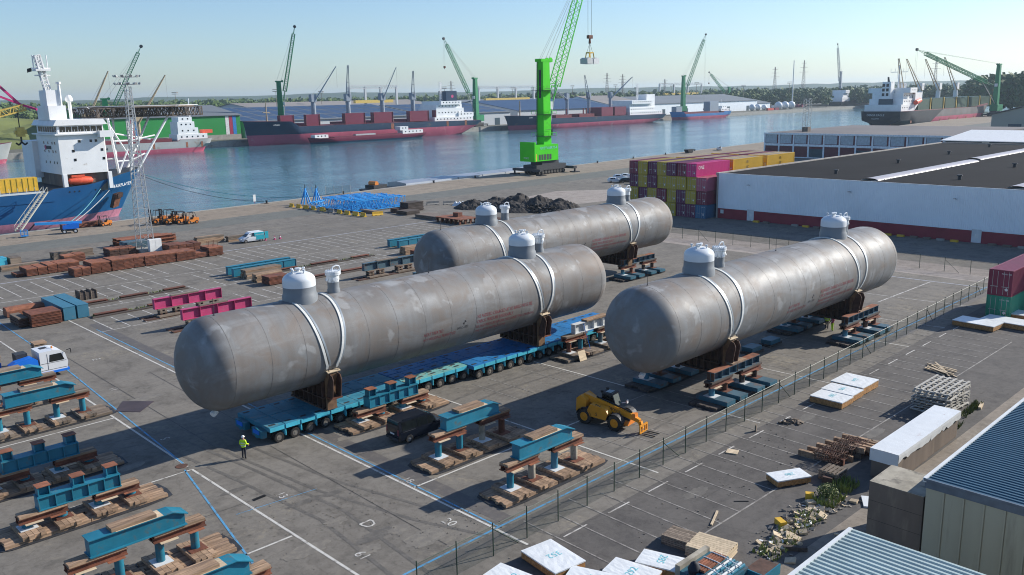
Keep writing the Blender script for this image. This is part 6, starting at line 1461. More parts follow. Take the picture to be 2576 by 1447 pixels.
for i in range(3): container(('left', 'middle', 'right')[i] + ' of the pink containers beyond the yellow ones on the quay', 262 + 1.2 * i, 160 - 7.2 * i, 0, 'box_maroon' if i else 'box_pink', L=6.06, H=2.6)

# ------------------------------------------------------------------ the warehouse on the right
M('cladding', (0.78, 0.84, 0.88), .5, .1, .05, .2); M('brick_red', (0.24, 0.03, 0.045), .7, 0, .15, .5); M('roof_felt', (0.016, 0.016, 0.018), 1.0, 0, .2, .08, bump=.2, spec=.08); M('parapet', (0.36, 0.33, 0.30), .8, 0, .15, .5, dirt=(.22, .2, .18), damt=.4); M('skylight', (0.42, 0.40, 0.42), .5, 0, .12, .3)
U0, V1, HW, VB, UB = 153.4, 97.7, 9.05, 12.0, 272.0
t = thing('warehouse', 'long grey blue clad warehouse with a red base and flat dark roof', 'warehouse', (U0, V1, 0))
mb = MB(); mb.box(U0 + .1, UB, VB, V1 - .1, 0, HW - .3); mb.build('core', 'parapet', t)
mb = MB(); n = int((V1 - VB) / .33); prof = []
for i in range(n): a = V1 - i * .33; prof += [(a, 0), (a - .1, 0), (a - .14, .045), (a - .28, .045)]
vs = []; fs = []
for y, d in prof: vs += [(U0 - d, y, 2.02), (U0 - d, y, HW)]
for i in range(len(prof) - 1): fs.append((2 * i, 2 * i + 1, 2 * i + 3, 2 * i + 2))
mb.add(vs, fs); mb.build('cladding', 'cladding', t, fix=False)
bw = MB(); bw.box(U0 - .02, U0 + .1, VB, V1, 0, 2.0); base = bw.build('red_base', 'brick_red', t)
mb = MB(); mb.box(U0 - .1, UB, V1 - .1, V1 + .25, 0, HW - .4); mb.build('side_wall', 'parapet', t)
for a in ((U0 - .12, UB, V1 - .15, V1 + .45), (UB, UB + .5, VB, V1 + .45)): mb = MB(); mb.box(*a, HW - .45, HW + .12); mb.build('parapet', 'parapet', t)
mb = MB(); mb.box(U0 - .08, U0 + .1, VB, V1 - .15, HW, HW + .06); mb.build('coping', 'cladding', t)
mb = MB(); mb.box(U0 + .1, UB - .01, VB, V1 - .16, HW - .3, HW - .12); rf = mb.build('roof', 'roof_felt', t)
for (a, b_, yc) in ((156.6, 208.4, 68.1), (213.0, 262.0, 69.3), (156.6, 262, 44.0)):
    mb = MB(); N = 8; vs = []; fs = []; S = int((b_ - a) / 2.6)
    for i in range(S + 1):
        for j in range(N + 1):
            q = PI * j / N; vs.append((a + (b_ - a) * i / S, yc + 1.5 * math.cos(q), HW - .12 + .42 * math.sin(q)))
    for i in range(S):
        for j in range(N): fs.append((i * (N + 1) + j, (i + 1) * (N + 1) + j, (i + 1) * (N + 1) + j + 1, i * (N + 1) + j + 1))
    mb.add(vs, fs); mb.build('skylight', 'skylight', rf, fix=False)
    for i in range(S + 1): mb = MB(); mb.box(a + (b_ - a) * i / S - .05, a + (b_ - a) * i / S + .05, yc - 1.55, yc + 1.55, HW - .1, HW); mb.build('skylight_curb', 'parapet', rf)
for (x, y) in ((165.5, 78.8), (195.7, 79.1), (226.9, 79.6), (258, 80.3), (166.4, 56.2), (197.1, 56.3), (228, 56.6)):
    mb = MB(); mb.cyl((x, y, HW - .2), (x, y, HW + .55), .3, None, 10); mb.cyl((x, y, HW + .55), (x, y, HW + .75), .5, .45, 10); mb.build('roof_vent', 'dark_grey', rf)
for y in (90.1, 48.4):
    mb = MB(); mb.box(U0 - .06, U0 - .02, y - .75, y + .75, .05, 2.25); dd = mb.build('door', 'white_soft', t); mb = MB(); mb.box(U0 - .08, U0 - .06, y - .35, y + .2, .9, 1.5); mb.build('notice', 'white', dd)
for y in (90.4, 70.0, 52.0):
    mb = MB(); mb.tube([(U0, y, 6.9), (U0 - .6, y, 7.15)], .05, 6); mb.cbox((U0 - .8, y, 7.15), (.6, .3, .14)); mb.build('wall_lamp', 'galv', t)
mb = MB(); mb.box(U0 - .12, U0 - .03, 96.2, 96.9, 1.0, 1.75); mb.build('wall_box', 'white_soft', t)
for i, y in enumerate((88.2, 86.0, 80.0, 77.8, 75.6, 73.4, 71.2, 69.0, 66.8, 64.6, 62.4, 60.2, 58.0, 55.8, 53.6, 51.4, 45.6, 43.4, 41.2, 39.0)):
    mt = ('concrete_dark', 'yellow', 'concrete', 'concrete_dark')[(i * 7) % 4 if i % 5 else 1]
    mb = MB(); mb.box(U0 - 1.3, U0 - .8, y - .6, y + .6, .006, .34)
    tag(mb.build('kerb_block', mt, loc=(U0 - 1, y, 0)), '%s %s block in the line along the red warehouse base, from the left' % (ORD[i], {'concrete': 'pale concrete', 'yellow': 'yellow', 'concrete_dark': 'dark'}[mt]), 'kerb block', 'kerb blocks before the warehouse')

# ------------------------------------------------------------------ white framed office block and its neighbours
M('frame_white', (0.78, 0.82, 0.86), .5); M('office_panel', (0.40, 0.47, 0.52), .4); M('maroon_panel', (0.12, 0.02, 0.035), .5); M('dark_panel', (0.03, 0.065, 0.09), .5); M('flat_roof', (0.15, 0.135, 0.13), .85, 0, .15, .05)
fu, fv1, fv0, fh = 308.0, 176.0, 104.0, 9.0
t = thing('framed_hall', 'long two storey hall with white frames and dark red panels', 'hall', (fu, fv1, 0))
mb = MB(); mb.box(fu + .3, fu + 60, fv0, fv1 - .3, 0, fh - .3); mb.build('core', 'maroon_panel', t); mb = MB(); mb.box(fu - .2, fu + 75, fv0, fv1 + .2, fh - .3, fh + .1); mb.build('roof', 'flat_roof', t)
mb = MB(); mb.box(fu - .25, fu - .2, fv0, fv1 + .2, fh - .5, fh + .15); mb.build('roof_edge', 'frame_white', t)
nb = 12; bw_ = (fv1 - fv0) / nb
for i in range(nb + 1): mb = MB(); y = fv1 - i * bw_; mb.box(fu, fu + .35, y - .28, y + .28, 0, fh - .3); mb.build('frame_post', 'frame_white', t)
for z0, z1 in ((0, .3), (4.3, 5.1)): mb = MB(); mb.box(fu + .02, fu + .33, fv0, fv1, z0, z1); mb.build('frame_rail', 'frame_white', t)
for i in range(nb):
    y1 = fv1 - i * bw_ - .3; y0 = fv1 - (i + 1) * bw_ + .3
    mb = MB(); mb.box(fu + .2, fu + .29, y0 + .7, y1 - .1, 5.3, fh - .5); mb.build('upper_panel', 'office_panel', t)
    mb = MB(); mb.box(fu + .2, fu + .29, y0, y1, .3, 4.2 if i % 3 else 3.4); mb.build('lower_panel', ('dark_panel', 'maroon_panel', 'maroon_panel')[i % 3] if i else 'maroon_panel', t)
for i in range(4):
    mb = MB(); x = fu + 8 + 13 * i; mb.box(x, x + 9, fv1 - .29, fv1 - .2, 5.3, fh - .6); mb.build('end_window', 'dark_panel', t)
lx, ly = G(*ZM(2900, 100, .4643)(700, 920), fh); t = thing('roof_mast', 'small lattice mast on the roof of the white framed hall', 'mast', (lx, ly, fh))
mb = MB(); lattice(mb, (lx, ly, fh), (lx, ly, fh + 12.5), 2.2, 2.2, 8, .09, .05); mb.build('lattice', 'galv', t); mb = MB(); mb.box(lx - 1.2, lx + 1.2, ly - 1.2, ly + 1.2, fh + .1, fh + 1.8); mb.build('box', 'concrete_dark', t)
t = thing('white_roof_hall', 'hall with a bright white pitched roof behind the dark flat roof', 'hall', (276, 80, 0))
mb = MB(); mb.box(276, 320, 10, 98, 0, 9.4); mb.build('wall', 'dark_panel', t)
mb = MB(); mb.prism([(274.5, 9.4), (300, 11.4), (322, 9.4), (322, 9.6), (300, 11.6), (274.5, 9.6)], 'y', 8, 99); mb.build('roof', 'white', t)
for i in range(6): mb = MB(); mb.box(275.9, 276, 16 + 14 * i, 18 + 14 * i, 0, 9.3); mb.build('pillar', 'white_soft', t)
t = thing('beige_hall', 'beige gabled hall at the right edge beyond the flat roofs', 'hall', (480, 150, 0))
eu, ev_ = G(2495, 289, 10.5); M('beige', (0.36, 0.35, 0.29), .6, 0, .06, .1)
mb = MB(); mb.prism([(ev_, 0), (ev_, 10.5), (ev_ - 34, 19.5), (ev_ - 68, 10.5), (ev_ - 68, 0)], 'x', eu, eu + 60); mb.build('wall', 'beige', t)
mb = MB(); mb.prism([(ev_ + 1, 10.5), (ev_ - 34, 19.7), (ev_ - 69, 10.5), (ev_ - 69, 10.9), (ev_ - 34, 20.1), (ev_ + 1, 10.9)], 'x', eu - 1, eu + 61); mb.build('roof', 'flat_roof', t)
for i in range(3): mb = MB(); mb.box(eu - .06, eu, ev_ - 14 - 16 * i, ev_ - 8 - 16 * i, 0, 6); mb.build('door', 'dark_panel', t)

# ------------------------------------------------------------------ far quay sheds
M('solar', (0.035, 0.07, 0.14), .5, 0, .12, .05, spec=.3); M('shed_white', (0.50, 0.53, 0.55), .6, 0, .08, .02); M('roof_grey', (0.15, 0.17, 0.19), .85, 0, .1, .02); M('roof_sand', (0.27, 0.24, 0.21), .6, 0, .1, .02); M('red_stripe', (.35, .03, .07), .5); M('blue_stripe', (.03, .2, .5), .5)
def far_shed(label, u0, u1, v0, v1, eave, ridge, wall, roof, panels=0, name='quay_shed', doors=3):
    t = thing(name, label, 'shed', ((u0 + u1) / 2, v0, 0), 'sheds along the far quay'); vm = (v0 + v1) / 2
    mb = MB(); mb.prism([(v0, 0), (v0, eave), (vm, ridge - .3), (v1, eave), (v1, 0)], 'x', u0, u1); mb.build('wall', wall, t)
    mb = MB(); mb.prism([(v0 - 1, eave), (vm, ridge), (v1 + 1, eave), (v1 + 1, eave + .4), (vm, ridge + .4), (v0 - 1, eave + .4)], 'x', u0 - 1, u1 + 1); mb.build('roof', roof, t)
    L = math.hypot(vm - v0, ridge - eave); d = Vector((0, vm - v0, ridge - eave)).normalized(); nrm = Vector((0, -d.z, d.y))
    if panels:
        pu = (u1 - u0) / panels
        for i in range(panels):
            for k in range(3):
                a = Vector((u0 + i * pu + .8, v0, eave + .4)) + d * (L * (.04 + .32 * k)) + nrm * .15; mb = MB()
                e, f = Vector((pu - 1.6, 0, 0)), d * (L * .29); mb.quad(a, a + e, a + e + f, a + f); mb.build('solar_panel', 'solar', t, fix=False)
    for i in range(doors): mb = MB(); x = u0 + (u1 - u0) * (i + .5) / doors; mb.box(x - 3, x + 3, v0 - .1, v0, 0, min(6, eave * .7)); mb.build('door', 'dark_panel', t)
    return t
t = far_shed('long bright green walled shed on the far quay behind the ship house', 192, 287, 556, 640, 15.5, 22, 'green_wall', 'roof_grey', 0, doors=0)
for x in (219, 284):
    for k, mt in enumerate(('blue_stripe', 'red_stripe', 'ink_white')): mb = MB(); mb.box(x - 2.6 * k - 2.4, x - 2.6 * k, 555.9, 556, 3, 15.4); mb.build('stripe', mt, t)
mb = MB(); mb.box(192, 287, 555.85, 555.95, 0, 3.2); mb.build('plinth', 'concrete', t)
far_shed('wide shed with blue solar roof behind the nearer bulk carrier', 292, 446, 560, 700, 10.5, 19.5, 'shed_white', 'roof_grey', 12); far_shed('shed with blue solar roof between the two bulk carriers', 450, 545, 560, 680, 10.5, 18.5, 'shed_white', 'roof_grey', 7)
far_shed('white walled shed behind the farther bulk carrier', 560, 700, 566, 690, 11, 20, 'shed_white', 'solar', 0); far_shed('grey shed right of the farther bulk carrier house', 706, 765, 570, 680, 11, 22, 'cladding', 'roof_sand', 0)
far_shed('pale grey long shed behind the blue coaster', 790, 1010, 590, 690, 12, 20, 'cladding', 'roof_grey', 0, doors=5); far_shed('low sandy roofed shed far behind the solar roofs', 420, 640, 760, 900, 14, 22, 'shed_white', 'roof_sand', 0)
far_shed('low white roofed shed farthest right of the solar roofs', 700, 860, 760, 880, 12, 20, 'shed_white', 'roof_grey', 0); far_shed('small grey shed near the parked lorries', 1015, 1060, 600, 660, 8, 13, 'cladding', 'roof_grey', 0, doors=2)
for i, (x, v, w_) in enumerate(((300, 556, 6), (650, 1500, 30), (985, 560, 14), (1005, 562, 10))):
    mb = MB(); mb.box(x, x + w_, v, v + 3, 0, 2.8 if i != 1 else 25)
    if i == 1: continue
    tag(mb.build('quay_container', ('box_maroon', '', 'box_red', 'box_maroon')[i], loc=(x, v, 0)), ('maroon', '', 'red', 'dark red')[i] + ' container on the far quay ' + ('by the green shed', '', 'right of the blue coaster, front', 'right of the blue coaster, behind')[i], 'container')
# spheres, boats on trailers, timber at the far right quay
for i, (px, r) in enumerate(((1892, 4), (1906, 4), (1922, 3.5), (1958, 5), (1974, 5), (1990, 5))):
    u, v = G(px, 279 - (px - 1892) * .045); mb = MB(); n = 10
    mb.lathe([(max(.05, r * math.sin(PI * k / n)), r - r * math.cos(PI * k / n)) for k in range(n + 1)], (u, v, .02), 14)
    tag(mb.build('storage_vessel', 'cap_white', smooth=True, loc=(u, v, 0)), ORD[i] + ' white round vessel from the left among the goods on the far right quay', 'vessel', 'white vessels on the far right quay')
rnd = random.Random(31)
for i in range(16):
    px = 1875 + 10 * i + rnd.uniform(-3, 3); u, v = G(px, 275 - (px - 1892) * .04); s = rnd.uniform(2, 6); mb = MB(); mb.cbox((u, v, s * .25 + .01), (s * 2, s, s * .5), rnd.random())
    mb.cbox((u + s * .3, v, s * .5 + s * .12), (s, s * .6, s * .24), rnd.random()); mt = rnd.choice(('rust_light', 'white_soft', 'box_maroon', 'concrete', 'wood', 'galv'))
    tag(mb.build('cargo_lot', mt, loc=(u, v, 0)), ORD[i] + ' cargo lot from the left along the far right quay', 'cargo', 'mixed cargo on the far right quay')
# ------------------------------------------------------------------ cranes
def mobile_crane(label, bu, bv, top, foot, tip, mat, hook=None, detail=False, yaw=None, w=4.2, tw=(2.1, 1.5), base=True, boom=2.4, grp='mobile harbour cranes', rope='rope'):
    t = thing('harbour_crane', label, 'crane', (bu, bv, 0), grp)
    d = Vector((tip[0] - bu, tip[1] - bv, 0)); yaw = math.atan2(d.y, d.x) if yaw is None else yaw
    cx, sx = math.cos(yaw), math.sin(yaw)
    def L(x, y, z): return (bu + x * cx - y * sx, bv + x * sx + y * cx, z)
    def LB(x0, x1, y0, y1, z0, z1, mb): 
        o = len(mb.v); mb.box(x0, x1, y0, y1, z0, z1)
        for i in range(o, len(mb.v)): mb.v[i] = L(*mb.v[i])
    mb = MB()
    LB(-7, 7, -3.0, 3.0, 1.3, 3.0, mb); LB(-4, 4, -2.5, 2.5, 3.0, 4.2, mb); mb.build('undercarriage', 'dark_grey', t)
    for x in (-8, 8):
        mb = MB(); LB(x - .8, x + .8, -6.2, 6.2, 1.2, 2.0, mb); mb.build('outrigger', 'dark_grey', t)
        for y in (-6, 6): mb = MB(); LB(x - 1.2, x + 1.2, y - 1.2, y + 1.2, .01, .3, mb); mb.cyl(L(x, y, .3), L(x, y, 1.4), .3, None, 8); mb.build('outrigger_pad', 'black', t)
    mb = MB()
    for i in range(9):
        for y in (-2.9, 2.9): mb.cyl(L(-5.6 + 1.4 * i, y - .4, .7), L(-5.6 + 1.4 * i, y + .4, .7), .68, None, 12)
    if detail:
        for i in range(9):
            for y in (-2.9, 2.9): make_wheel(t, L(-5.6 + 1.4 * i, y, .7), .68, .8, (-sx, cx, 0), 'wheel_rim', False)
    else: tag(mb.build('wheels', 'rubber', t), kind='stuff')
    mb = MB(); LB(-7.5, 3.2, -3.1, 3.1, 4.25, 9.4, mb); mb.build('machinery_house', mat, t)
    if detail:
        mb = MB(); LB(-8.1, -7.5, -3.3, 3.3, 4.2, 10.4, mb); mb.build('counterweight', mat, t)
        for i in range(5): mb = MB(); LB(-6 + 1.25 * i, -5.1 + 1.25 * i, -3.14, -3.1, 4.6, 6.4, mb); mb.build('louvre', 'dark_grey', t)
        mb = MB(); LB(-7.6, -6.9, -3.15, -3.11, 4.3, 6.6, mb); mb.build('warning_panel', 'yellow', t)
        lettering('GOEYVAERTS-R', L(-5.4, -3.16, 8.0), (cx, sx, 0), (0, 0, 1), 1.15, 'ink_blue', t, 'name_lettering')
        lettering('PORTS', L(-8.13, 1.6, 5.0), (sx, -cx, 0), (0, 0, 1), .8, 'ink_white', t, 'name_lettering')
    # tower
    a, b_ = tw; mb = MB()
    vs = [L(x * k - .2, y * k2, z) for (z, k, k2) in ((9.4 if not detail else 4.3, a, a * .95), (top, b_, b_ * .85)) for x, y in ((-1, -1), (1, -1), (1, 1), (-1, 1))]
    mb.add(vs, [(0, 3, 2, 1), (4, 5, 6, 7), (0, 1, 5, 4), (1, 2, 6, 5), (2, 3, 7, 6), (3, 0, 4, 7)]); tower = mb.build('tower', mat, t)
    if detail:
        mb = MB(); LB(-1.86, -1.80, -.5, .5, top * .68, top * .93, mb); mb.build('tower_slot', 'black', tower)
        for z in (12, 19, 26.5):
            mb = MB(); LB(-2.9, 2.6, -2.9, 2.9, z, z + .1, mb); mb.build('platform', 'dark_grey', tower); mb = MB()
            for e in range(8): mb.bar(L(-2.9 + 5.5 * (e % 4) / 3, -2.9 if e < 4 else 2.9, z), L(-2.9 + 5.5 * (e % 4) / 3, -2.9 if e < 4 else 2.9, z + 1.1), .08)
            mb.bar(L(-2.9, -2.9, z + 1.1), L(2.6, -2.9, z + 1.1), .08); mb.bar(L(-2.9, -2.9, z + 1.1), L(-2.9, 2.9, z + 1.1), .08); mb.build('railing', 'crane_green', tower)
        mb = MB()
        for y in (1.0, 1.5): mb.bar(L(-2.15, y, 10.4), L(-1.85, y, top), .08)
        for q in range(40): zq = 10.6 + q * (top - 11) / 40; mb.bar(L(-2.15 + .3 * q / 40, 1.0, zq), L(-2.15 + .3 * q / 40, 1.5, zq), .05)
        mb.build('ladder', 'dark_grey', tower)
        lettering('SEA-INVEST', L(-1.2, -1.83, 15), (0, 0, 1), (-cx, -sx, 0), .9, 'ink_blue', tower, 'name_lettering') if 0 else None
        for z in (14, 20, 27): mb = MB(); LB(-1.5, 1.5, -2.0, -1.95, z, z + .1, mb); mb.build('access_rail', 'dark_grey', tower)
        mb = MB(); LB(1.6, 2.6, -1.2, 1.2, 12.2, 14.2, mb); mb.build('cabin', 'glass', t)
    mb = MB(); LB(1.4, 3.0, -1.0, 1.0, top * .58, top * .58 + 2.4, mb); mb.build('operator_cab', 'white_soft', t)
    mb = MB(); LB(-b_ - 1.0, b_ + 1.2, -b_ * .9, b_ * .9, top, top + .9, mb); mb.build('tower_head', mat, tower)
    for y in (-.8, .8): mb = MB(); mb.cyl(L(b_ + .8, y - .15, top + .6), L(b_ + .8, y + .15, top + .6), .8, None, 12); mb.build('sheave', mat, tower)
    F = Vector(foot); T = Vector(tip); q = T - F
    mb = MB(); nb = max(8, int(q.length / (boom * 1.25)))
    A, B = F + q * .10, F + q * .90
    sd = q.cross(Vector((0, 0, 1))).normalized()
    lattice(mb, A, B, boom, boom, nb, .24 if not detail else .17, .12 if not detail else .08, taper=(1, .8))
    for s in (-1, 1):
        mb.cyl(F + sd * s * 1.1, A + sd * s * boom / 2, .16, None, 6); mb.cyl(B + sd * s * boom * .4, T + sd * s * .4, .14, None, 6)
    mb.build('boom', mat, t)
    mb = MB(); mb.cyl(T - sd * .7, T + sd * .7, 1.0, None, 12); mb.build('boom_head', 'dark_grey', t)
    hv = Vector(L(b_, 0, top + .8))
    mb = MB()
    for s in (-.7, .7): mb.cyl(hv + sd * s, F.lerp(T, .97) + sd * s * .6, .05, None, 4)
    for s in (-.4, .4): mb.cyl(Vector(L(-b_, 0, top + .8)) + sd * s, T + sd * s * .5, .04, None, 4)
    mb.build('ropes', rope, t)
    # luffing cylinder
    mb = MB(); mb.cyl(L(1.2, 0, 10), F.lerp(T, .16), .35, .25, 8); mb.build('luffing_ram', 'galv', t)
    if hook:
        mb = MB()
        for s in (-.5, .5): mb.cyl((T.x + sd.x * s, T.y + sd.y * s, T.z), (T.x + sd.x * s, T.y + sd.y * s, hook), .045, None, 4)
        mb.build('hoist_rope', rope, t); mb = MB(); mb.cbox((T.x, T.y, hook - .7), (1.0, 1.6, 1.6)); mb.cyl((T.x, T.y, hook - 2.2), (T.x, T.y, hook - 1.4), .3, None, 6); mb.build('hook_block', 'rust', t)
    return t
gx, gy = 209.0, 199.0
big = mobile_crane('huge bright green mobile harbour crane standing on the near quay', gx, gy, 35.4, (212.2, gy, 23.4), (231.6, gy, 70), 'crane_green', None, True, yaw=R(0), tw=(1.8, 1.55), boom=2.6)
mb = MB()
for s in (-.9, .9): mb.cyl((231.6 + s, gy, 70), (231.6 + s, gy, 44.2), .05, None, 4)
mb.build('hoist_rope', 'rope_dark', big); 
t = thing('hook_grab', 'clamshell grab bucket hanging from the crane hook against the sky', 'grab', (231.6, gy, 35.2))
mb = MB(); mb.box(230.6, 232.6, gy - .5, gy + .5, 43.2, 44.3); mb.cyl((231.6, gy, 41.6), (231.6, gy, 43.2), .45, .3, 8); mb.build('hook_block', 'rust', t)
mb = MB()
for a, b_ in ((-.9, -.6), (.9, -.6), (.9, .6), (-.9, .6)): mb.cyl((231.6, gy, 41.8), (231.6 + a, gy + b_, 38.4), .05, None, 4)
mb.build('sling', 'rope_dark', t)
mb = MB()
for x in (-.95, .95):
    for y in (-.7, .7): mb.bar((231.6 + x, gy + y, 38.6), (231.6 + x * 1.4, gy + y * 1.2, 36.4), .25)
mb.box(230.5, 232.7, gy - .8, gy + .8, 38.4, 38.8); mb.build('grab_frame', 'yellow', t)
for s in (-1, 1): mb = MB(); mb.prism([(231.6 + s * .15, 34.9), (231.6 + s * 3.0, 35.0), (231.6 + s * 3.1, 36.6), (231.6 + s * 1.9, 37.0), (231.6 + s * .3, 36.5)], 'y', gy - 1.6, gy + 1.6); mb.build('jaw', 'white_soft' if s > 0 else 'galv', t)
CR = [('slim green crane with a steep boom behind the bow of the nearer bulk carrier', 316, 552, 36.9, (318.8, 552, 26), (327.2, 545, 73.5), None), ('green crane with its boom leaning left at the stern of the nearer bulk carrier', 497, 552, 38.7, (492, 552, 23.4), (459.0, 545, 69.3), 48.3),
      ('green crane above the blue coaster', 806, 560, 40.7, (810, 560, 25.7), (839.8, 556, 84.9), 6), ('small distant green crane behind the grey quay sheds', 1120, 700, 29, (1112, 700, 20), (1068, 700, 50.1), 36), ('green crane behind the ship house at the left', 204, 566, 27.3, (207.5, 566, 20), (227.4, 560, 59.1), None),
      ('green crane at the stern of the dark bulk carrier on the right', 795, 246, 41, (786, 247, 25), (651.5, 256, 50.7), 22)]
for lab, u, v, top, ft, tp, hk in CR: mobile_crane(lab, u, v, top, ft, tp, 'green_far' if u != 795 else 'green_far', hk, boom=2.3 if u < 700 else 2.6)

# ------------------------------------------------------------------ ships
def hull(t, xb, xs, vc, beam, sheer, boot, top, bot, z0=-5.0, bowfull=.14, sternfull=.06, bow_rake=4.0, stern_rake=4.0, deckm='deck_red', n=26, transom=.7, name='hull'):
    # xb / xs: bow and stern at deck level; sheer: [(t, z)] deck height from bow (0) to stern (1)
    sg = 1 if xs > xb else -1
    def sh(t_):
        for a, b_ in zip(sheer, sheer[1:]):
            if a[0] <= t_ <= b_[0]: return a[1] + (b_[1] - a[1]) * ((t_ - a[0]) / max(1e-6, b_[0] - a[0]))
        return sheer[-1][1]
    ts = sorted(set([0, .01, .025, .05, .08, .12, .17] + [i / n for i in range(n + 1)] + [.97, .985] + [s[0] for s in sheer]))
    LV = [0, .3, None, .75, 1]
    mb = MB(); rows = []
    for t_ in ts:
        zd = sh(t_); ring = []
        for lv in range(6):
            z = (z0, WZ, boot, boot + (zd - boot) * .4, boot + (zd - boot) * .75, zd)[lv]; f = max(0, min(1, (z - WZ) / (zd - WZ))) if z > WZ else 0
            b0 = xb + sg * bow_rake * (1 - f); s0 = xs - sg * stern_rake * (1 - f)
            fb = bowfull * (1.5 - .6 * f); hb = min(1, (t_ / fb)) ** (.55 + .35 * (1 - f)) if t_ < fb else 1
            fs_ = sternfull * (3.2 - 2.2 * f); hs = 1
            if t_ > 1 - fs_: k = (1 - t_) / fs_; hs = (transom if f > .4 else .12) + (1 - (transom if f > .4 else .12)) * (1 - (1 - k) ** 2)
            hw = beam / 2 * hb * hs * (.82 + .18 * min(1, (z - z0) / 3))
            ring.append((b0 + (s0 - b0) * t_, hw, z))
        rows.append(ring)
    vs = []
    for r_ in rows:
        vs += [(x, vc - h, z) for x, h, z in r_] + [(x, vc + h, z) for x, h, z in reversed(r_)]
    nn = 12
    for i in range(len(rows) - 1):
        for j in range(nn - 1):
            if j == 5: continue
            lv = j if j < 5 else 10 - j
            mb.f.append((i * nn + j, i * nn + j + 1, (i + 1) * nn + j + 1, (i + 1) * nn + j)); mb.m.append(1 if lv < 2 else 0)
        mb.f.append((i * nn + 5, i * nn + 6, (i + 1) * nn + 6, (i + 1) * nn + 5)); mb.m.append(2)
    e = (len(rows) - 1) * nn; mb.f.append(tuple(e + j for j in range(nn))); mb.m.append(0)
    mb.v = vs
    return mb.build(name, [top, bot, deckm], t, True)
M('deck_red', (0.16, 0.035, 0.045), .8, 0, .2, .2); M('hull_navy', (0.012, 0.035, 0.075), .4, 0, .15, .06, dirt=(.10, .085, .07), damt=.22, dscale=.12); M('hull_red', (0.44, 0.085, 0.14), .6, 0, .15, .08, dirt=(.48, .2, .23), damt=.35, dscale=.2)
M('hull_blue', (0.012, 0.085, 0.22), .35, 0, .12, .15, dirt=(.03, .13, .26), damt=.25, dscale=.3); M('hull_pink', (0.42, 0.16, 0.22), .6); M('hull_coaster', (0.02, 0.14, 0.36), .45, 0, .1, .1); M('hull_grey', (0.36, 0.37, 0.36), .6, 0, .15, .1, dirt=(.25, .16, .1), damt=.3, dscale=.15); M('hull_black', (0.012, 0.014, 0.022), .45, 0, .2, .1, dirt=(.05, .05, .06), damt=.3)
M('hull_worn', (0.16, 0.145, 0.14), .6, 0, .2, .1, dirt=(.26, .12, .07), damt=.35, dscale=.15); M('hatch_maroon', (0.15, 0.012, 0.04), .5, 0, .1, .1); M('hatch_green', (0.015, 0.055, 0.03), .55, 0, .15, .1); M('ship_white', (0.80, 0.80, 0.79), .45, 0, .06, .3, dirt=(.5, .45, .4), damt=.15); M('crane_grey', (0.25, 0.29, 0.34), .5); M('crane_cream', (0.42, 0.32, 0.20), .5); M('pink_steel', (0.50, 0.03, 0.16), .5); M('sand_yellow', (0.58, 0.42, 0.10), .5)
def ship_crane(t, u, v, zb, zt, tip, mat='crane_grey', jm=None, r=1.5):
    cr = MB(); cr.cyl((u, v, zb), (u, v, zt - 5), r, r * .9, 12); cr.box(u - r * 1.2, u + r * 1.2, v - r, v + r, zt - 5, zt); o = cr.build('deck_crane', mat, t)
    T = Vector(tip); F = Vector((u, v, zt - 6)); d = (T - F); sd = d.cross(Vector((0, 0, 1))).normalized()
    jb = MB()
    for s in (-1, 1): jb.cyl(F + sd * s * 1.3, T + sd * s * .35, .38, .25, 6)
    for q in (.3, .55, .8): jb.cyl(F.lerp(T, q) - sd * 1.1 * (1 - q * .7), F.lerp(T, q) + sd * 1.1 * (1 - q * .7), .2, None, 4)
    jb.build('jib', jm or mat, o)
    rp = MB(); rp.cyl((u, v, zt), T, .06, None, 4); rp.cyl(T, T - Vector((0, 0, 14)), .06, None, 4); rp.build('wire', 'rope', o)
def windows(t, x0, x1, y, z, n, w, h, mat='glass', axis='x', parent=None):
    for i in range(n):
        c = x0 + (x1 - x0) * (i + .5) / n; mb = MB()
        if axis == 'x': mb.box(c - w / 2, c + w / 2, y - .06, y, z, z + h)
        else: mb.box(y - .06, y, c - w / 2, c + w / 2, z, z + h)
        mb.build('window', mat, parent or t)
def deckhouse(t, tiers, mat='ship_white', win=True):
    for k, (x0, x1, y0, y1, z0, z1) in enumerate(tiers):
        mb = MB(); mb.box(x0, x1, y0, y1, z0, z1); o = mb.build('deckhouse_tier', mat, t)
        if win and z1 - z0 > 1.8: windows(t, x0 + 1, x1 - 1, y0, z0 + (z1 - z0) * .45, max(2, int((x1 - x0) / 3.2)), .8, .8, parent=o)
# nearer bulk carrier
t = thing('bulk_carrier', 'long dark blue and red bulk carrier with four grey deck cranes', 'ship', (270, 520, WZ))
hull(t, 270.5, 466, 520.5, 27, [(0, 12.2), (.135, 11.4), (.165, 8.0), (.6, 7.6), (.86, 7.0), (1, 6.6)], 3.2, 'hull_navy', 'hull_red', sternfull=.05, bow_rake=3, stern_rake=14)
for i, (a, b_) in enumerate(((291.4, 301.0), (310.8, 321.0), (340.5, 356.5), (364.1, 380.5), (395.6, 413.0), (419.5, 438.0))):
    mb = MB(); y0 = 510.5 if i not in (1,) else 511.5; mb.box(a, b_, y0, 514.5, 7.8, 15.2); mb.build('hatch_cover', 'hatch_maroon', t); mb = MB(); mb.box(a, b_, 515.5, 530, 7.6, 9.6); mb.build('hatch_coaming', 'hatch_maroon', t)
    for s in (0, 1): mb = MB(); mb.box(a + (b_ - a) * s - .2, a + (b_ - a) * s + .2, y0 - .3, y0, 7.8, 15.2); mb.build('hatch_rib', 'deck_red', t)
for u, tp in ((322.7, (337.9, 514, 46.2)), (350.3, (347.4, 514, 47)), (379.4, (388.1, 514, 46.1)), (407, (403.1, 514, 43.4))): ship_crane(t, u, 521, 8, 28.2, tp, r=1.7)
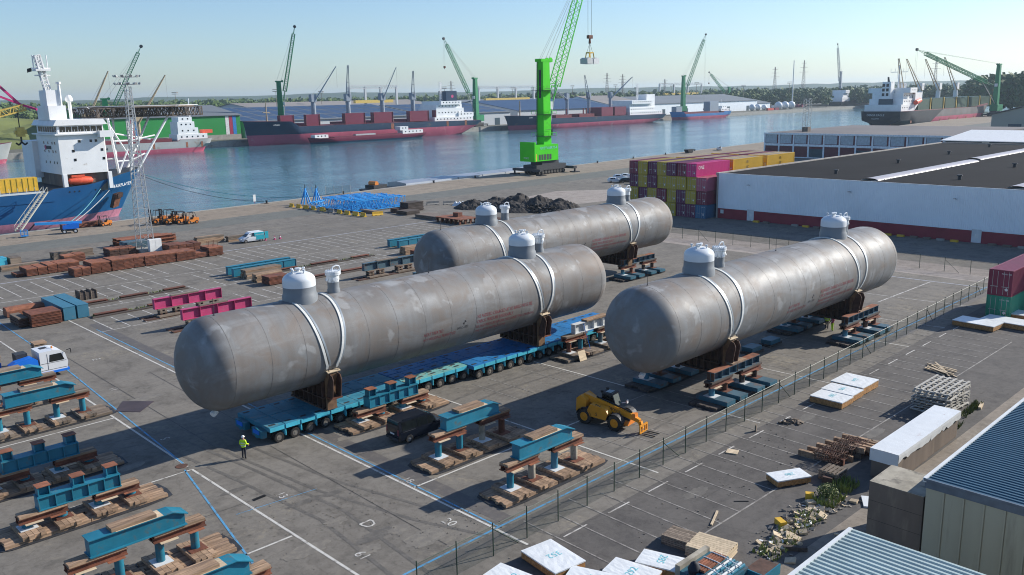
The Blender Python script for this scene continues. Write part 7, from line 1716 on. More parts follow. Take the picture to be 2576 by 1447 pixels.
deckhouse(t, [(417, 455, 508.5, 532, 6.8, 10.0), (441, 456, 509, 531, 10, 13), (420, 447, 510, 531, 10.01, 16.4), (421, 446, 511, 530, 16.4, 19), (424, 444, 509, 532, 19, 21.6)])
mb = MB(); mb.box(436, 446.5, 517, 526, 19.0, 29.0); mb.build('funnel', 'hull_navy', t); mb = MB(); mb.cyl((442, 516.95, 25), (442, 517.0, 25), 1.2, None, 14); mb.build('funnel_badge', 'magenta', t)
mb = MB(); lattice(mb, (433, 520, 21.6), (433, 520, 35.8), 1.4, 1.4, 6, .14, .08); mb.bar((430, 520, 29), (436, 520, 29), .2); mb.build('radar_mast', 'ship_white', t)
mb = MB(); mb.cyl((287, 520, 11.5), (287, 520, 24), .55, .3, 8); mb.box(284.5, 289.5, 519.4, 520.6, 17, 17.4); mb.build('foremast', 'crane_cream', t)
for a, b_ in ((376, 378.5), (427, 429), (445, 447)): mb = MB(); mb.box(a, b_, 506.93, 506.98, 3.4, 7.2); mb.build('rust_streak', 'rust_light', t)
lettering('OTARU', (285, 508.6, 8.9), (1, -.08, 0), (0, 0, 1), 1.3, 'ink_white', t, 'ship_name')
mb = MB(); mb.tube([(303, 507.3, 8.8), (440, 507.3, 8.0)], .07, 4); mb.build('guard_rail', 'deck_red', t)
# farther bulk carrier
t = thing('bulk_carrier', 'farther dark blue bulk carrier with two raised cranes behind the bright green crane', 'ship', (503, 522, WZ))
hull(t, 502, 710, 522, 28, [(0, 8.6), (.11, 8.0), (.14, 5.4), (.6, 4.8), (1, 4.2)], .5, 'hull_navy', 'hull_red', bow_rake=4, stern_rake=12)
for a, b_ in ((612, 628), (630.5, 647)): mb = MB(); mb.box(a, b_, 512, 528, 5, 12.6); mb.build('hatch_cover', 'hatch_maroon', t)
for a, b_ in ((525, 545), (552, 572), (582, 602)): mb = MB(); mb.box(a, b_, 512, 530, 5, 7.6); mb.build('hatch_coaming', 'deck_red', t)
for x in (566, 588, 592, 596): mb = MB(); mb.box(x, x + .8, 512.5, 513.5, 5, 12.5); mb.build('stanchion', 'deck_red', t)
for u, tp in ((577, (559, 515, 26.5)), (606, (589.2, 512, 40.3)), (636, (655.8, 512, 38.9))): ship_crane(t, u, 522, 5, 25.8, tp)
mb = MB(); mb.cyl((519, 522, 8), (519, 522, 20), .6, .4, 8); mb.build('foremast', 'crane_cream', t)
deckhouse(t, [(650, 700, 510, 534, 4.5, 7.8), (651, 688, 511, 533, 7.8, 11), (652, 686, 512, 532, 11, 14.5), (653, 684, 510, 534, 14.5, 17.8)]); mb = MB(); mb.box(684, 697, 517, 527, 7.8, 23); mb.build('funnel', 'ship_white', t)
mb = MB(); lattice(mb, (676, 522, 17.8), (676, 522, 33), 1.3, 1.3, 6, .14, .08); mb.build('radar_mast', 'ship_white', t)
lettering('CLIPPER', (518, 510.5, 6.0), (1, -.08, 0), (0, 0, 1), 1.2, 'ink_white', t, 'ship_name')
# blue coaster
t = thing('coaster', 'small blue coaster with a red waterline right of the farther bulk carrier', 'ship', (741, 530, WZ))
hull(t, 741, 846, 530, 15, [(0, 5.0), (.12, 4.6), (.15, 2.6), (.82, 2.2), (.84, 3.6), (1, 3.6)], -.4, 'hull_coaster', 'hull_red', bow_rake=3, stern_rake=5)
mb = MB(); mb.box(758, 822, 525, 535, 2.2, 4.0); mb.build('hold_coaming', 'deck_red', t); deckhouse(t, [(826, 842, 525, 535, 3.6, 6.4), (829, 838, 526, 534, 6.4, 9)], 'ship_white'); mb = MB(); mb.box(806, 822, 526, 534, 4, 14); mb.build('grey_load', 'crane_grey', t)
mb = MB(); mb.box(747, 757, 527, 533, 4.4, 10); mb.build('grey_load', 'crane_grey', t); mb = MB(); mb.cyl((833, 530, 9), (833, 530, 16), .25, None, 6); mb.build('mast', 'ship_white', t)
# gas tanker behind the blue ship
t = thing('small_freighter', 'small white freighter with rust streaks and red hull foot behind the helideck', 'ship', (150, 497, WZ))
hull(t, 138, 236, 498, 14, [(0, 6), (.2, 5), (.25, 3.4), (.78, 3.2), (.8, 4.2), (1, 4.2)], -.6, 'hull_grey', 'hull_red', stern_rake=4)
deckhouse(t, [(215, 233, 492.5, 503.5, 3.6, 7.0), (216, 228, 493, 503, 7, 10.5), (216, 226, 493, 503, 10.5, 14), (217, 225, 493.5, 502.5, 14, 16.6)]); mb = MB(); mb.box(232, 238, 496, 500, 7, 9.0); mb.build('lifeboat', 'orange_life', t)
mb = MB(); mb.box(150, 212, 493, 503, 3.3, 5.0); mb.build('deck_cargo', 'deck_red', t); mb = MB(); mb.cyl((226, 498, 16), (226, 498, 27), .35, None, 6); mb.build('mast', 'ship_white', t)
for a in (200, 219, 228): mb = MB(); mb.box(a, a + 1.2, 490.95, 491.0, -.4, 2.6); mb.build('rust_streak', 'rust_light', t)
lettering('GAS 4', (170, 490.9, .4), (1, 0, 0), (0, 0, 1), 2.2, 'ink_black', t, 'ship_name')
for k, (x, tp) in enumerate(((168, (183, 498, 42)), (196, (214.0, 498, 40)))): ship_crane(t, x, 498, 4, 20, tp, 'crane_cream', r=1.1)
# grey ship at the left edge
t = thing('grey_ship', 'grey ship stern with a rusty anchor at the left edge behind the white house', 'ship', (100, 494, WZ)); hull(t, 131, 40, 496, 16, [(0, 7), (.12, 6), (1, 5)], -1.2, 'hull_grey', 'hull_red'); deckhouse(t, [(110, 124, 492, 500, 6, 9)], 'hatch_maroon', False)
# dark bulk carrier on the right
t = thing('bulk_carrier', 'dark bulk carrier moored stern on at the right with green hatch covers', 'ship', (628, 268, WZ))
hull(t, 822, 626, 268, 32, [(0, 11), (.15, 9.5), (.2, 8.2), (1, 8.4)], 3.0, 'hull_worn', 'hull_red', sternfull=.07, stern_rake=3, transom=.86)
hull(t, 700, 625.7, 268, 32.1, [(0, 8.1), (.9, 8.3), (1, 8.5)], -2.3, 'hull_black', 'hull_black', sternfull=.16, stern_rake=3, transom=.86, bowfull=.01, bow_rake=30, name='stern_paint')
deckhouse(t, [(629, 652, 255, 281, 8.4, 13.0), (634, 654, 256, 280, 13, 17), (636, 652, 257, 279, 17, 21), (638, 650, 253, 283, 21, 24.5)]); mb = MB(); mb.box(631, 637, 264, 270, 13, 28.8); mb.build('funnel', 'ship_white', t)
for z in (19, 22.2, 25.4):
    for y in (265.4, 268.2): mb = MB(); mb.box(630.95, 631.0, y, y + 1.8, z, z + 2.0); mb.build('funnel_window', 'black', t)
mb = MB(); mb.cyl((634, 267, 28.8), (633, 267, 32), .8, .6, 8); mb.build('funnel_pipe', 'black', t); mb = MB(); mb.box(630.9, 631.6, 262, 272, 13, 17); mb.build('dark_box', 'dark_panel', t)
mb = MB(); mb.cyl((646, 265, 24.5), (646, 265, 40), .6, .35, 8); mb.bar((646, 259, 35.5), (646, 271, 35.5), .4)
for y in (259, 262, 268, 271): mb.cyl((646, y, 35.5), (646, y, 38), .14, None, 5)
mb.build('radar_mast', 'ship_white', t)
mb = MB(); mb.cyl((650, 253.5, 14), (658, 253.5, 15.4), 1.7, 1.5, 10); mb.build('lifeboat', 'orange_life', t); mb = MB(); mb.prism([(652, 8.5), (664, 17), (664, 21), (652, 21)], 'y', 254.8, 256.5); mb.build('gangway_wing', 'ship_white', t)
for i in range(6): a = 664 + 26 * i; mb = MB(); mb.box(a, a + 21, 257, 279, 8.3, 16.2); mb.build('hatch_cover', 'hatch_green', t); mb = MB(); mb.box(a + 21.6, a + 22.6, 256.5, 257.5, 8.3, 16.8); mb.build('hatch_post', 'sand_yellow', t)
for u, tp in ((659, (636, 262, 44.5)), (692, (650, 262, 44.3)), (727, (684, 262, 44.7)), (764, (721, 262, 46.5))): ship_crane(t, u, 267, 8.3, 27.6, tp, 'ship_white', 'crane_cream', r=1.8)
for i in range(9): mb = MB(); x = 640 + 18 * i; mb.box(x, x + 2.2, 252.3, 252.6, -.2, 6.5); mb.build('rust_streak', 'rust_light', t)
lettering('DENSA EAGLE', (625.4, 277.5, 5.2), (0, -1, 0), (0, 0, 1), 2.0, 'ink_white', t, 'ship_name'); lettering('VALLETTA', (625.4, 274, 2.9), (0, -1, 0), (0, 0, 1), 1.2, 'ink_white', t, 'ship_name')
# small ship with a tall crane mast at the far end of the basin
t = thing('small_freighter', 'small dark hulled ship seen end on at the far end of the basin', 'ship', (1230, 590, WZ)); hull(t, 1330, 1222, 590, 20, [(0, 8), (1, 6)], -1.5, 'hull_black', 'hull_black', transom=.9)
deckhouse(t, [(1226, 1250, 581, 599, 6, 12), (1230, 1248, 582, 598, 12, 18), (1234, 1246, 580, 600, 18, 22)]); mb = MB(); mb.cyl((1228, 584, 10), (1233, 584, 11), 1.8, None, 8); mb.build('lifeboat', 'orange_life', t)
t = mobile_crane('tall slender crane rising behind the small ship at the basin end', 1270, 606, 48, (1268, 606, 30), (1250, 604, 87), 'crane_grey', None, boom=2.6)
# barge with a red hold beside the nearer bulk carrier
t = thing('river_barge', 'red river barge with a white wheelhouse alongside the nearer bulk carrier', 'barge', (320, 500, WZ)); hull(t, 302, 397, 497, 9.5, [(0, 1.0), (.1, .2), (.9, .0), (1, .6)], -2.2, 'hatch_maroon', 'hull_navy', bow_rake=2, stern_rake=2, z0=-4)
mb = MB(); mb.box(320, 375, 493.5, 500.5, 0, .8); mb.build('hold', 'hatch_maroon', t); mb = MB(); mb.box(325, 372, 494.2, 499.8, .8, .83); mb.build('hold_floor', 'deck_red', t)
deckhouse(t, [(376, 394, 494, 500, .2, 2.6), (374, 381, 494, 500, 2.6, 5.2)]); deckhouse(t, [(306, 316, 494.5, 499.5, .3, 2.4)]); mb = MB(); mb.box(337, 353, 494, 497, .8, 1.7); mb.build('cover', 'galv', t)
# long covered barge at the near quay
t = thing('river_barge', 'long barge with silver hatch covers moored at the near quay', 'barge', (146, QV(146) + 6.8, WZ)); bq = lambda u: QV(146) + 7.8
hull(t, 143.5, 246, bq(190) - 1, 10.5, [(0, -.3), (.1, -1.0), (1, -1.0)], -2.2, 'hull_navy', 'hull_navy', bow_rake=2, z0=-4, deckm='dark_grey')
M('silver', (0.38, 0.40, 0.43), .35, .4, .08, .3); cvv = bq(190) - 1
for i in range(7): mb = MB(); a = 158 + 11.2 * i; mb.prism([(cvv - 4.3, -1.0), (cvv - 4.1, .25), (cvv, .75), (cvv + 4.1, .25), (cvv + 4.3, -1.0)], 'x', a, a + 10.9); mb.build('hatch_cover', 'silver', t)
mb = MB(); mb.box(147.5, 152.5, cvv - 2, cvv + 2, -.5, .5); mb.build('windlass_deck', 'dark_grey', t); mb = MB(); mb.cyl((149, cvv - 1.5, .9), (149, cvv + 1.5, .9), .7, None, 10); mb.build('windlass', 'orange', t)
t.rotation_euler = (0, 0, math.atan(.085))
# heavy lift ship at the left
t = thing('heavy_lift_ship', 'blue heavy lift ship with a tall white house and helideck at the left quay', 'ship', (85, 230, WZ)); VS = 222.0; vc = 233.0
hull(t, 91, -40, vc, 22, [(0, 9.0), (.06, 8.0), (.13, 6.3), (.19, 5.9), (.2, 5.4), (.24, 3.2), (1, 3.2)], -1.3, 'hull_blue', 'hull_pink', bowfull=.12, bow_rake=7, stern_rake=4, deckm='dark_grey')
mb = MB(); mb.box(67.4, 72, 238.5, 247, 7.6, 16.6); mb.build('deckhouse', 'ship_white', t)
mb = MB(); mb.prism([(68.6, VS + .6), (79.0, VS + .6), (80.0, VS + 3), (80.0, VS + 20), (68.6, VS + 16.5)], 'z', 9.0, 18.2); hs = mb.build('deckhouse', 'ship_white', t)
mb = MB(); mb.box(69.2, 79, VS + 1.6, VS + 19, 4.5, 9.0); mb.build('lower_house', 'concrete_dark', t)
for x0 in (68.7, 79.0): mb = MB(); mb.box(x0, x0 + .9, VS + .5, VS + 1.6, 5, 9.0); mb.build('house_pillar', 'ship_white', t)
mb = MB(); mb.box(68.8, 79.2, VS + .9, VS + 16, 18.5, 20.4); mb.build('bridge', 'ship_white', t)
windows(t, 69.2, 79.0, VS + .9, 18.9, 7, 1.2, 1.2); windows(t, VS + 1.5, VS + 15, 68.8, 18.9, 8, 1.2, 1.2, axis='y')
mb = MB(); mb.prism([(67.8, 20.4), (80.0, 20.4), (79.2, 21.7), (68.6, 21.7)], 'y', VS + .2, VS + 16.6); mb.build('bridge_roof', 'ship_white', t); mb = MB(); mb.box(67.8, 80.4, VS - .2, VS + 17, 18.2, 18.5); mb.build('bridge_deck', 'ship_white', t)
mb = MB(); mb.box(77.4, 80.6, VS - 1.6, VS + .6, 17.4, 18.9); mb.build('bridge_wing', 'ship_white', t)
for i in range(9): mb = MB(); x = 68.2 + 1.35 * i; mb.bar((x, VS - .1, 18.5), (x, VS - .1, 19.4), .06); mb.build('rail_post', 'ship_white', t)
for z, xs_ in ((16.3, (73.0, 75.6, 76.8)), (14.1, (71.4, 78.0)), (12.0, (71.6, 78.2))):
    for x in xs_: mb = MB(); mb.box(x, x + .55, VS + .54, VS + .6, z, z + .6); mb.build('porthole', 'glass', hs)
for z in (11.4, 14.0, 16.0):
    for y in (3, 5, 8, 11): mb = MB(); mb.box(68.54, 68.6, VS + y, VS + y + .5, z, z + .6); mb.build('porthole', 'glass', hs)
mb = MB(); mb.box(68.4, 72.3, VS + 4, VS + 12.4, 21.7, 25.0); mb.build('upper_house', 'ship_white', t); mb = MB(); mb.box(68.6, 71.8, VS + 5, VS + 10, 25, 28.6); mb.build('mast_house', 'ship_white', t)
mb = MB(); mb.cyl((71.6, VS + 5, 25), (71.6, VS + 5, 30.0), .35, None, 8); mb.cyl((71.6, VS + 5, 30.0), (71.6, VS + 5, 30.5), .6, None, 8); mb.build('exhaust', 'ship_white', t)
mb = MB(); lattice(mb, (69.4, VS + 6, 28.4), (68.0, VS + 6, 36.6), 1.1, 1.1, 6, .2, .12); mb.bar((66.4, VS + 6, 33.6), (70.6, VS + 6, 33.6), .35); mb.bar((67, VS + 6, 32.0), (70.4, VS + 6, 32.0), .3); mb.box(67.0, 70.2, VS + 4.6, VS + 7.4, 33.0, 33.4)
for x in (67.0, 68.2, 70): mb.cyl((x, VS + 6, 33.6), (x, VS + 6, 36.6), .14, None, 5)
mb.build('radar_mast', 'ship_white', t)
mb = MB(); mb.quad((66.6, VS + 6, 33.8), (65.6, VS + 6.2, 33.5), (65.5, VS + 6.1, 32.6), (66.5, VS + 6, 32.9)); mb.build('flag', 'black', t, fix=False)
mb = MB(); mb.cyl((74.2, VS + 7, 21.5), (74.2, VS + 7, 26.2), .4, None, 8); mb.lathe([(.3, 0), (.85, .4), (.9, 1), (.5, 1.7), (.05, 1.9)], (74.2, VS + 7, 25.6), 12); mb.build('radome', 'ship_white', t, True)
mb = MB(); mb.box(68.5, 68.56, VS + 6.2, VS + 9.5, 14.8, 15.6); mb.build('house_logo', 'ink_black', t); mb = MB(); mb.cyl((68.55, VS + 10.3, 15.2), (68.48, VS + 10.3, 15.2), .6, None, 12); mb.build('house_emblem', 'magenta', t)
mb = MB(); mb.lathe([(.1, -2.9), (.75, -2.5), (1.0, -1), (1.0, 1), (.75, 2.5), (.1, 2.9)], (0, 0, 0), 12); mb.v = [(72.6 + z, VS + 1.0 + y, 7.3 + x * 1.0) for x, y, z in mb.v]; lb = mb.build('lifeboat', 'orange_life', t, True); mb = MB(); mb.box(70.5, 73.5, VS + .4, VS + 1.6, 8.2, 8.7); mb.build('lifeboat_canopy', 'orange_life', lb)
mb = MB(); mb.box(46, 63.0, VS + .6, VS + 3.2, 5.8, 8.9); mb.build('deck_container', 'yellow', t)
for i in range(14): mb = MB(); x = 46.6 + 1.2 * i; mb.box(x, x + .25, VS + .52, VS + .6, 5.9, 8.8); mb.build('container_rib', 'yellow', t)
mb = MB(); mb.box(40, 64, VS - .2, VS + .2, 5.2, 5.6); mb.build('bulwark_rail', 'white_soft', t)
for i in range(12): mb = MB(); x = 44 + 1.8 * i; mb.bar((x, VS - .1, 5.6), (x, VS - .1, 6.7), .07); mb.build('rail_post', 'white_soft', t)
mb = MB(); mb.box(30, 66, VS - .15, vc + 10, 3.0, 5.3); mb.build('hull_side', 'hull_blue', t)
# helideck on a lattice tower over the bow
hz = 24.3; mb = MB(); mb.prism([(79 + 14 + 14.5 * math.cos(a), 236 + 12 * math.sin(a)) for a in [2 * PI * i / 8 + PI / 8 for i in range(8)]], 'z', hz - .2, hz + .3); hd_ = mb.build('helideck', 'concrete_dark', t)
mb = MB()
for i in range(8): x = 80 + 3.7 * i; lattice(mb, (x, 227, hz - 1.4), (x, 246, hz - 1.4), .3, 2.2, 6, .13, .09)
for y in (228, 236, 244): lattice(mb, (80, y, hz - 1.4), (107, y, hz - 1.4), .3, 2.2, 8, .13, .09)
tag(mb.build('deck_truss', 'concrete_dark', hd_), kind='stuff')
mb = MB()
for i in range(8):
    a, b_ = 2 * PI * i / 8 + PI / 8, 2 * PI * (i + 1) / 8 + PI / 8; mb.bar((93 + 15.5 * math.cos(a), 236 + 13 * math.sin(a), hz + .2), (93 + 15.5 * math.cos(b_), 236 + 13 * math.sin(b_), hz + .2), .15)
    mb.bar((93 + 14.5 * math.cos(a), 236 + 12 * math.sin(a), hz - .3), (93 + 15.5 * math.cos(a), 236 + 13 * math.sin(a), hz + .2), .12)
mb.build('safety_net', 'white_soft', hd_)
lg = [((82, 227, hz - 2.6), (83.5, 227.5, 7)), ((88, 227, hz - 2.6), (86.5, 228, 7.5)), ((82, 240, hz - 2.6), (83.5, 237, 7)), ((88, 240, hz - 2.6), (86.5, 237, 7.5)), ((98, 229, hz - 2.6), (88.5, 229, 8)), ((98, 241, hz - 2.6), (88.5, 236, 8))]
for a, b_ in lg: mb = MB(); mb.cyl(a, b_, .32, None, 8); mb.build('helideck_leg', 'ship_white', hd_)
for a, b_ in (((83, 227.2, 16), (87.3, 227.6, 16)), ((83.3, 227.4, 11), (86.8, 227.8, 11)), ((83.4, 227.5, 8), (87.3, 227.6, 16)), ((87, 227.8, 11), (82.2, 227, 20)), ((87.3, 227.6, 16), (94, 229, 17)), ((86.9, 227.8, 11), (91, 229, 12.5)), ((82.6, 227.1, 18), (93, 229.5, 16)), ((83.3, 238, 11), (86.8, 238, 11)), ((83, 239, 16), (87.3, 239, 16)), ((91, 229, 12.3), (91, 238, 12.3))): mb = MB(); mb.cyl(a, b_, .2, None, 6); mb.build('helideck_brace', 'ship_white', hd_)
sdir = Vector((1, .30, 0)).normalized()
lettering('FAIRPLAYER', (80.6, 224.3, 4.7), (1, .52, .08), (0, 0, 1), 1.1, 'ink_white', t, 'ship_name', sx=1.05)
mb = MB(); mb.prism([(80.9, 3.1), (82.4, 3.4), (81.2, .2), (79.8, -.2)], 'y', 224.3, 226.5); mb.build('anchor_rust', 'rust_light', t); mb = MB(); mb.prism([(81.2, 3.2), (82.6, 3.5), (82.3, 2.4), (81.2, 2.2)], 'y', 224.0, 226.5); mb.build('anchor', 'rust_dark', t)
for x in (69.5, 70.6, 71.7, 75.4): mb = MB(); mb.cyl((x, 221.95, 4.9), (x, 222.1, 4.9), .2, None, 10); mb.build('fairlead', 'black', t)
# pink and yellow deck crane of the heavy lift ship
cr = MB(); A = Vector((63.4, VS + 8, 25.6)); cr.bar((47, VS + 8, 44), A, .5); cr.bar((47, VS + 8, 33), A, .45); cr.bar(A, (66.2, VS + 5, 24.2), .45); cr.build('crane_jib', 'pink_steel', t)
cr = MB(); lattice(cr, (47, VS + 8, 20.5), (64.4, VS + 8, 24.8), 1.5, 1.3, 12, .22, .12); cr.bar((50, VS + 8, 16.5), (56, VS + 8, 27), .5); cr.build('crane_arm', 'sand_yellow', t)
def SH(m_): m_.v = [(x + 1.0, y, z + 4.6) for x, y, z in m_.v]; return m_
cr = MB(); cr.cyl((61.8, VS + 8, 19.5), (61.8, VS + 8, 15.6), .12, None, 5); SH(cr).build('crane_wire', 'black', t); cr = MB(); cr.box(61.0, 62.7, VS + 7.4, VS + 8.6, 13.4, 15.6); cr.box(60.5, 63.2, VS + 7.6, VS + 8.4, 14.0, 14.9); hk = SH(cr).build('crane_block', 'sand_yellow', t)
cr = MB(); cr.tube([(61.85, VS + 8, 13.4), (61.85, VS + 8, 12.2), (61.2, VS + 8, 11.5), (60.6, VS + 8, 12.0)], .2, 6); cr.tube([(61.85, VS + 8, 12.2), (62.5, VS + 8, 11.5), (63.1, VS + 8, 12.0)], .2, 6); SH(cr).build('crane_hook', 'black', hk)
# gangway, mooring lines, bollards
t = thing('gangway', 'beige boarding stairs leaning from the quay to the blue ship', 'gangway', (51, 201, 0)); a, b_ = Vector((51.2, 198.4, .05)), Vector((63.4, 219.5, 5.6))
for s in (-.55, .55): mb = MB(); o = Vector((.86 * s, -.5 * s, 0)); mb.bar(a + o, b_ + o, .25); mb.build('stringer', 'beige', t); mb = MB(); mb.bar(a + o + Vector((0, 0, 1.1)), b_ + o + Vector((0, 0, 1.1)), .08); mb.build('handrail', 'beige', t)
for i in range(18): mb = MB(); p = a.lerp(b_, (i + .5) / 18); mb.cbox((p.x, p.y, p.z + .1), (1.0, .5, .06), R(-30)); mb.build('tread', 'galv', t)
for i in range(7):
    for s in (-.55, .55): mb = MB(); p = a.lerp(b_, i / 6) + Vector((.86 * s, -.5 * s, 0)); mb.bar(p, p + Vector((0, 0, 1.1)), .06); mb.build('rail_post', 'beige', t)
def rope(label, p0, p1, sag, mat, r=.07):
    P0, P1 = Vector(p0), Vector(p1); pts = []
    for i in range(15): f = i / 14; p = P0.lerp(P1, f); p.z -= sag * 4 * f * (1 - f); pts.append(p)
    mb = MB(); mb.tube(pts, r, 5, 0); return tag(mb.build('mooring_line', mat, loc=p1), label, 'rope', 'mooring lines')
rope('teal mooring line sweeping right from the blue bow to the quay', (90, 229, 7.2), (132, 202.4, .3), 3.2, 'rope_teal', .08); rope('thin mooring line from the blue bow to the nearer bollard', (89, 228, 7.0), (108, 200.2, .4), 1.5, 'rope_dark', .06); rope('white mooring line crossing the blue hull to the quay', (78.5, 221.8, 4.5), (60.5, 196.2, .3), .5, 'rope', .1); rope('pale blue mooring line beside the white one', (76.5, 221.8, 5.0), (59.5, 196.2, .3), .8, 'rope_teal', .09)
def bollard(label, u, v=None):
    v = QV(u) - 1.6 if v is None else v; t = thing('bollard', label, 'bollard', (u, v, 0), 'mooring bollards'); mb = MB(); mb.lathe([(.42, .005), (.42, .06), (.24, .12), (.22, .5), (.36, .62), (.34, .74), (.1, .8)], (u, v, 0), 12); mb.build('post', 'black', t, True); mb = MB(); mb.box(u - .5, u + .5, v - .5, v + .5, .064, .075); mb.build('base_plate', 'rust_dark', t)
for i, u in enumerate((60, 84, 108, 132, 166, 184, 250, 274, 298, 322, 345)): bollard(ORD[i] + ' black mooring bollard along the near quay edge, counted from the left', u)
t = thing('waste_skip', 'black skip on the quay edge between two bollards', 'skip', (310, 212, 0)); mb = MB(); mb.prism([(308.5, .4), (311.5, .4), (312.2, 1.6), (307.8, 1.6)], 'y', 211, 213); mb.build('body', 'black', t); mb = MB(); mb.box(308.6, 311.4, 211.1, 212.9, .01, .4); mb.build('base', 'dark_grey', t)
u, v = G(820, 493); t = thing('gate_panel', 'tall temporary mesh gate and posts standing by the quay edge', 'gate', (u, v, 0))
for i in range(4): mb = MB(); mb.cyl((u + i * 2.2, v - .6 * i, 0), (u + i * 2.2, v - .6 * i, 2.6), .06, None, 6); mb.build('post', 'galv', t)
for i in range(3): mb = MB(); mb.quad((u + i * 2.2, v - .6 * i, .1), (u + i * 2.2 + 2.2, v - .6 * i - .6, .1), (u + i * 2.2 + 2.2, v - .6 * i - .6, 2.4), (u + i * 2.2, v - .6 * i, 2.4)); mb.build('mesh_panel', 'mesh_wire', t)
u, v = G(641, 512); t = thing('quay_sign', 'small white and magenta sign post on the quay edge', 'sign', (u, v, 0)); mb = MB(); mb.box(u - .35, u + .35, v - .06, v + .06, .5, 2.2); mb.build('board', 'white', t); mb = MB(); mb.cyl((u, v, 0), (u, v, .5), .07, None, 6); mb.build('post', 'magenta', t)
# ------------------------------------------------------------------ gantries, pylons, masts on the far side
def gantry(label, u, v, w_, h, d=18):
    t = thing('gantry_crane', label, 'gantry crane', (u, v, 0), 'yellow topped gantry cranes'); 
    for x in (0, w_ * .33, w_ * .66, w_): mb = MB(); mb.box(u + x - 1, u + x + 1, v - 1, v + 1, 0, h); mb.build('column', 'shed_white', t)
    mb = MB(); lattice(mb, (u, v, h), (u + w_, v, h), 2, 3, int(w_ / 6), .3, .2); mb.build('truss', 'shed_white', t); mb = MB(); mb.box(u + w_ * .1, u + w_ * .9, v - 2, v + 2, h * .55, h * .55 + 3); mb.build('bridge', 'sand_yellow', t); return t
gantry('gantry crane with a yellow bridge left of the bright green crane', 690, 760, 90, 34); gantry('gantry crane with a yellow bridge right of the bright green crane', 1090, 800, 110, 36); gantry('pale gantry crane behind the nearer bulk carrier house', 520, 770, 60, 36)
def pylon(label, f, D, h):
    r = ray(*f); s = D / math.hypot(r.x, r.y); u, v = r.x * s, r.y * s; t = thing('power_pylon', label, 'pylon', (u, v, 0), 'distant power pylons')
    mb = MB(); lattice(mb, (u, v, 0), (u, v, h), 9, 9, 9, .35, .22, taper=(1, .15)); mb.build('tower', 'concrete_dark', t); mb = MB()
    for z, w_ in ((h * .7, 11), (h * .82, 9), (h * .93, 7)): mb.bar((u - w_ * .7, v + w_ * .7, z), (u + w_ * .7, v - w_ * .7, z), .5)
    mb.build('cross_arms', 'concrete_dark', t)
for i, (x, h) in enumerate(((1135, 62), (1527, 74), (1566, 70), (1948, 78), (2020, 92), (1672, 55), (2350, 92))): pylon(ORD[i] + ' lattice power pylon on the horizon, not counting masts', (x, 230), 2300, h)
def pole(label, f, D, h, head=True, mat='concrete_dark', r=.35):
    q = ray(*f); s = D / math.hypot(q.x, q.y); u, v = q.x * s, q.y * s; t = thing('flood_mast', label, 'light mast', (u, v, 0), 'distant light masts')
    mb = MB(); mb.cyl((u, v, 0), (u, v, h), r, r * .6, 6); mb.build('pole', mat, t)
    if head: mb = MB(); mb.cbox((u, v, h), (5, 5, .5), R(45)); mb.cbox((u, v, h + 1.6), (5, 5, .5), R(45)); mb.build('light_head', mat, t)
for i, (x, D, h) in enumerate(((440, 1000, 33), (694, 900, 33), (808, 950, 31), (1118, 950, 33), (1290, 1100, 32), (1395, 1050, 33), (1440, 1250, 34), (1548, 1250, 34), (1600, 1300, 30), (1690, 1250, 32), (1752, 1200, 34), (1870, 1300, 30), (1985, 1300, 33))): pole(ORD[i] + ' distant light mast on the far bank from the left', (x, 235), D, h)
pole('tall white antenna pole above the wooded bank on the right', (1994, 235), 1250, 62, False, 'white_soft', .9)
# purple stacked boxes beyond the green shed
r_ = ray(625, 265); s = 1150 / math.hypot(r_.x, r_.y); mb = MB(); mb.cbox((r_.x * s, r_.y * s, 12), (34, 12, 10), R(-45)); tag(mb.build('container_pile', 'box_purple', loc=(r_.x * s, r_.y * s, 0)), 'distant purple and orange container pile above the green shed', 'containers')

# ------------------------------------------------------------------ trees
m, nt, b = _nodes('leaf_far'); v = coords(nt, (1, 1, 1), True)
k = mixc(nt, ramp(nt, noise(nt, v, .03, 4, .6), .35, .65), (0.055, 0.105, 0.028), (0.11, 0.155, 0.045)); k = mixc(nt, ramp(nt, noise(nt, v, .35, 3, .6), .45, .7), k, (0.035, 0.06, 0.018))
nt.links.new(k, b.inputs['Base Color']); b.inputs['Roughness'].default_value = .7; b.inputs['Specular IOR Level'].default_value = .2; MT['leaf_far'] = m
def crown(mb, rnd, x, y, h, r, n, s):
    for i in range(n):
        d = Vector((rnd.gauss(0, 1), rnd.gauss(0, 1), rnd.gauss(0, 1))).normalized(); q = rnd.random() ** .35
        p = Vector((x + d.x * r * q, y + d.y * r * q, h * .58 + d.z * h * .44 * q))
        a = Vector((rnd.gauss(0, 1), rnd.gauss(0, 1), rnd.gauss(0, .6))).normalized(); c = a.orthogonal().normalized() * rnd.uniform(.6, 1.2); ss = s * rnd.uniform(.6, 1.4)
        mb.add([p - a * ss, p - c * ss, p + a * ss, p + c * ss], [(0, 1, 2, 3)])
def wood(name, label, pts, n, hr, seed, depth, leaf=46, ls=1.5):
    rnd = random.Random(seed); mb = MB()
    for i in range(n):
        k = rnd.random() * (len(pts) - 1); a = int(k); f = k - a; px = pts[a][0] + (pts[a + 1][0] - pts[a][0]) * f; D = pts[a][1] + (pts[a + 1][1] - pts[a][1]) * f + rnd.random() * depth
        r = ray(px, 240); s = D / math.hypot(r.x, r.y); h = rnd.uniform(*hr); crown(mb, rnd, r.x * s, r.y * s, h, h * rnd.uniform(.28, .42), leaf, ls * h / 14)
    return tag(mb.build(name, 'leaf_far', loc=(ray(pts[0][0], 240).x, 0, 0), fix=False), label, 'trees', kind='stuff')
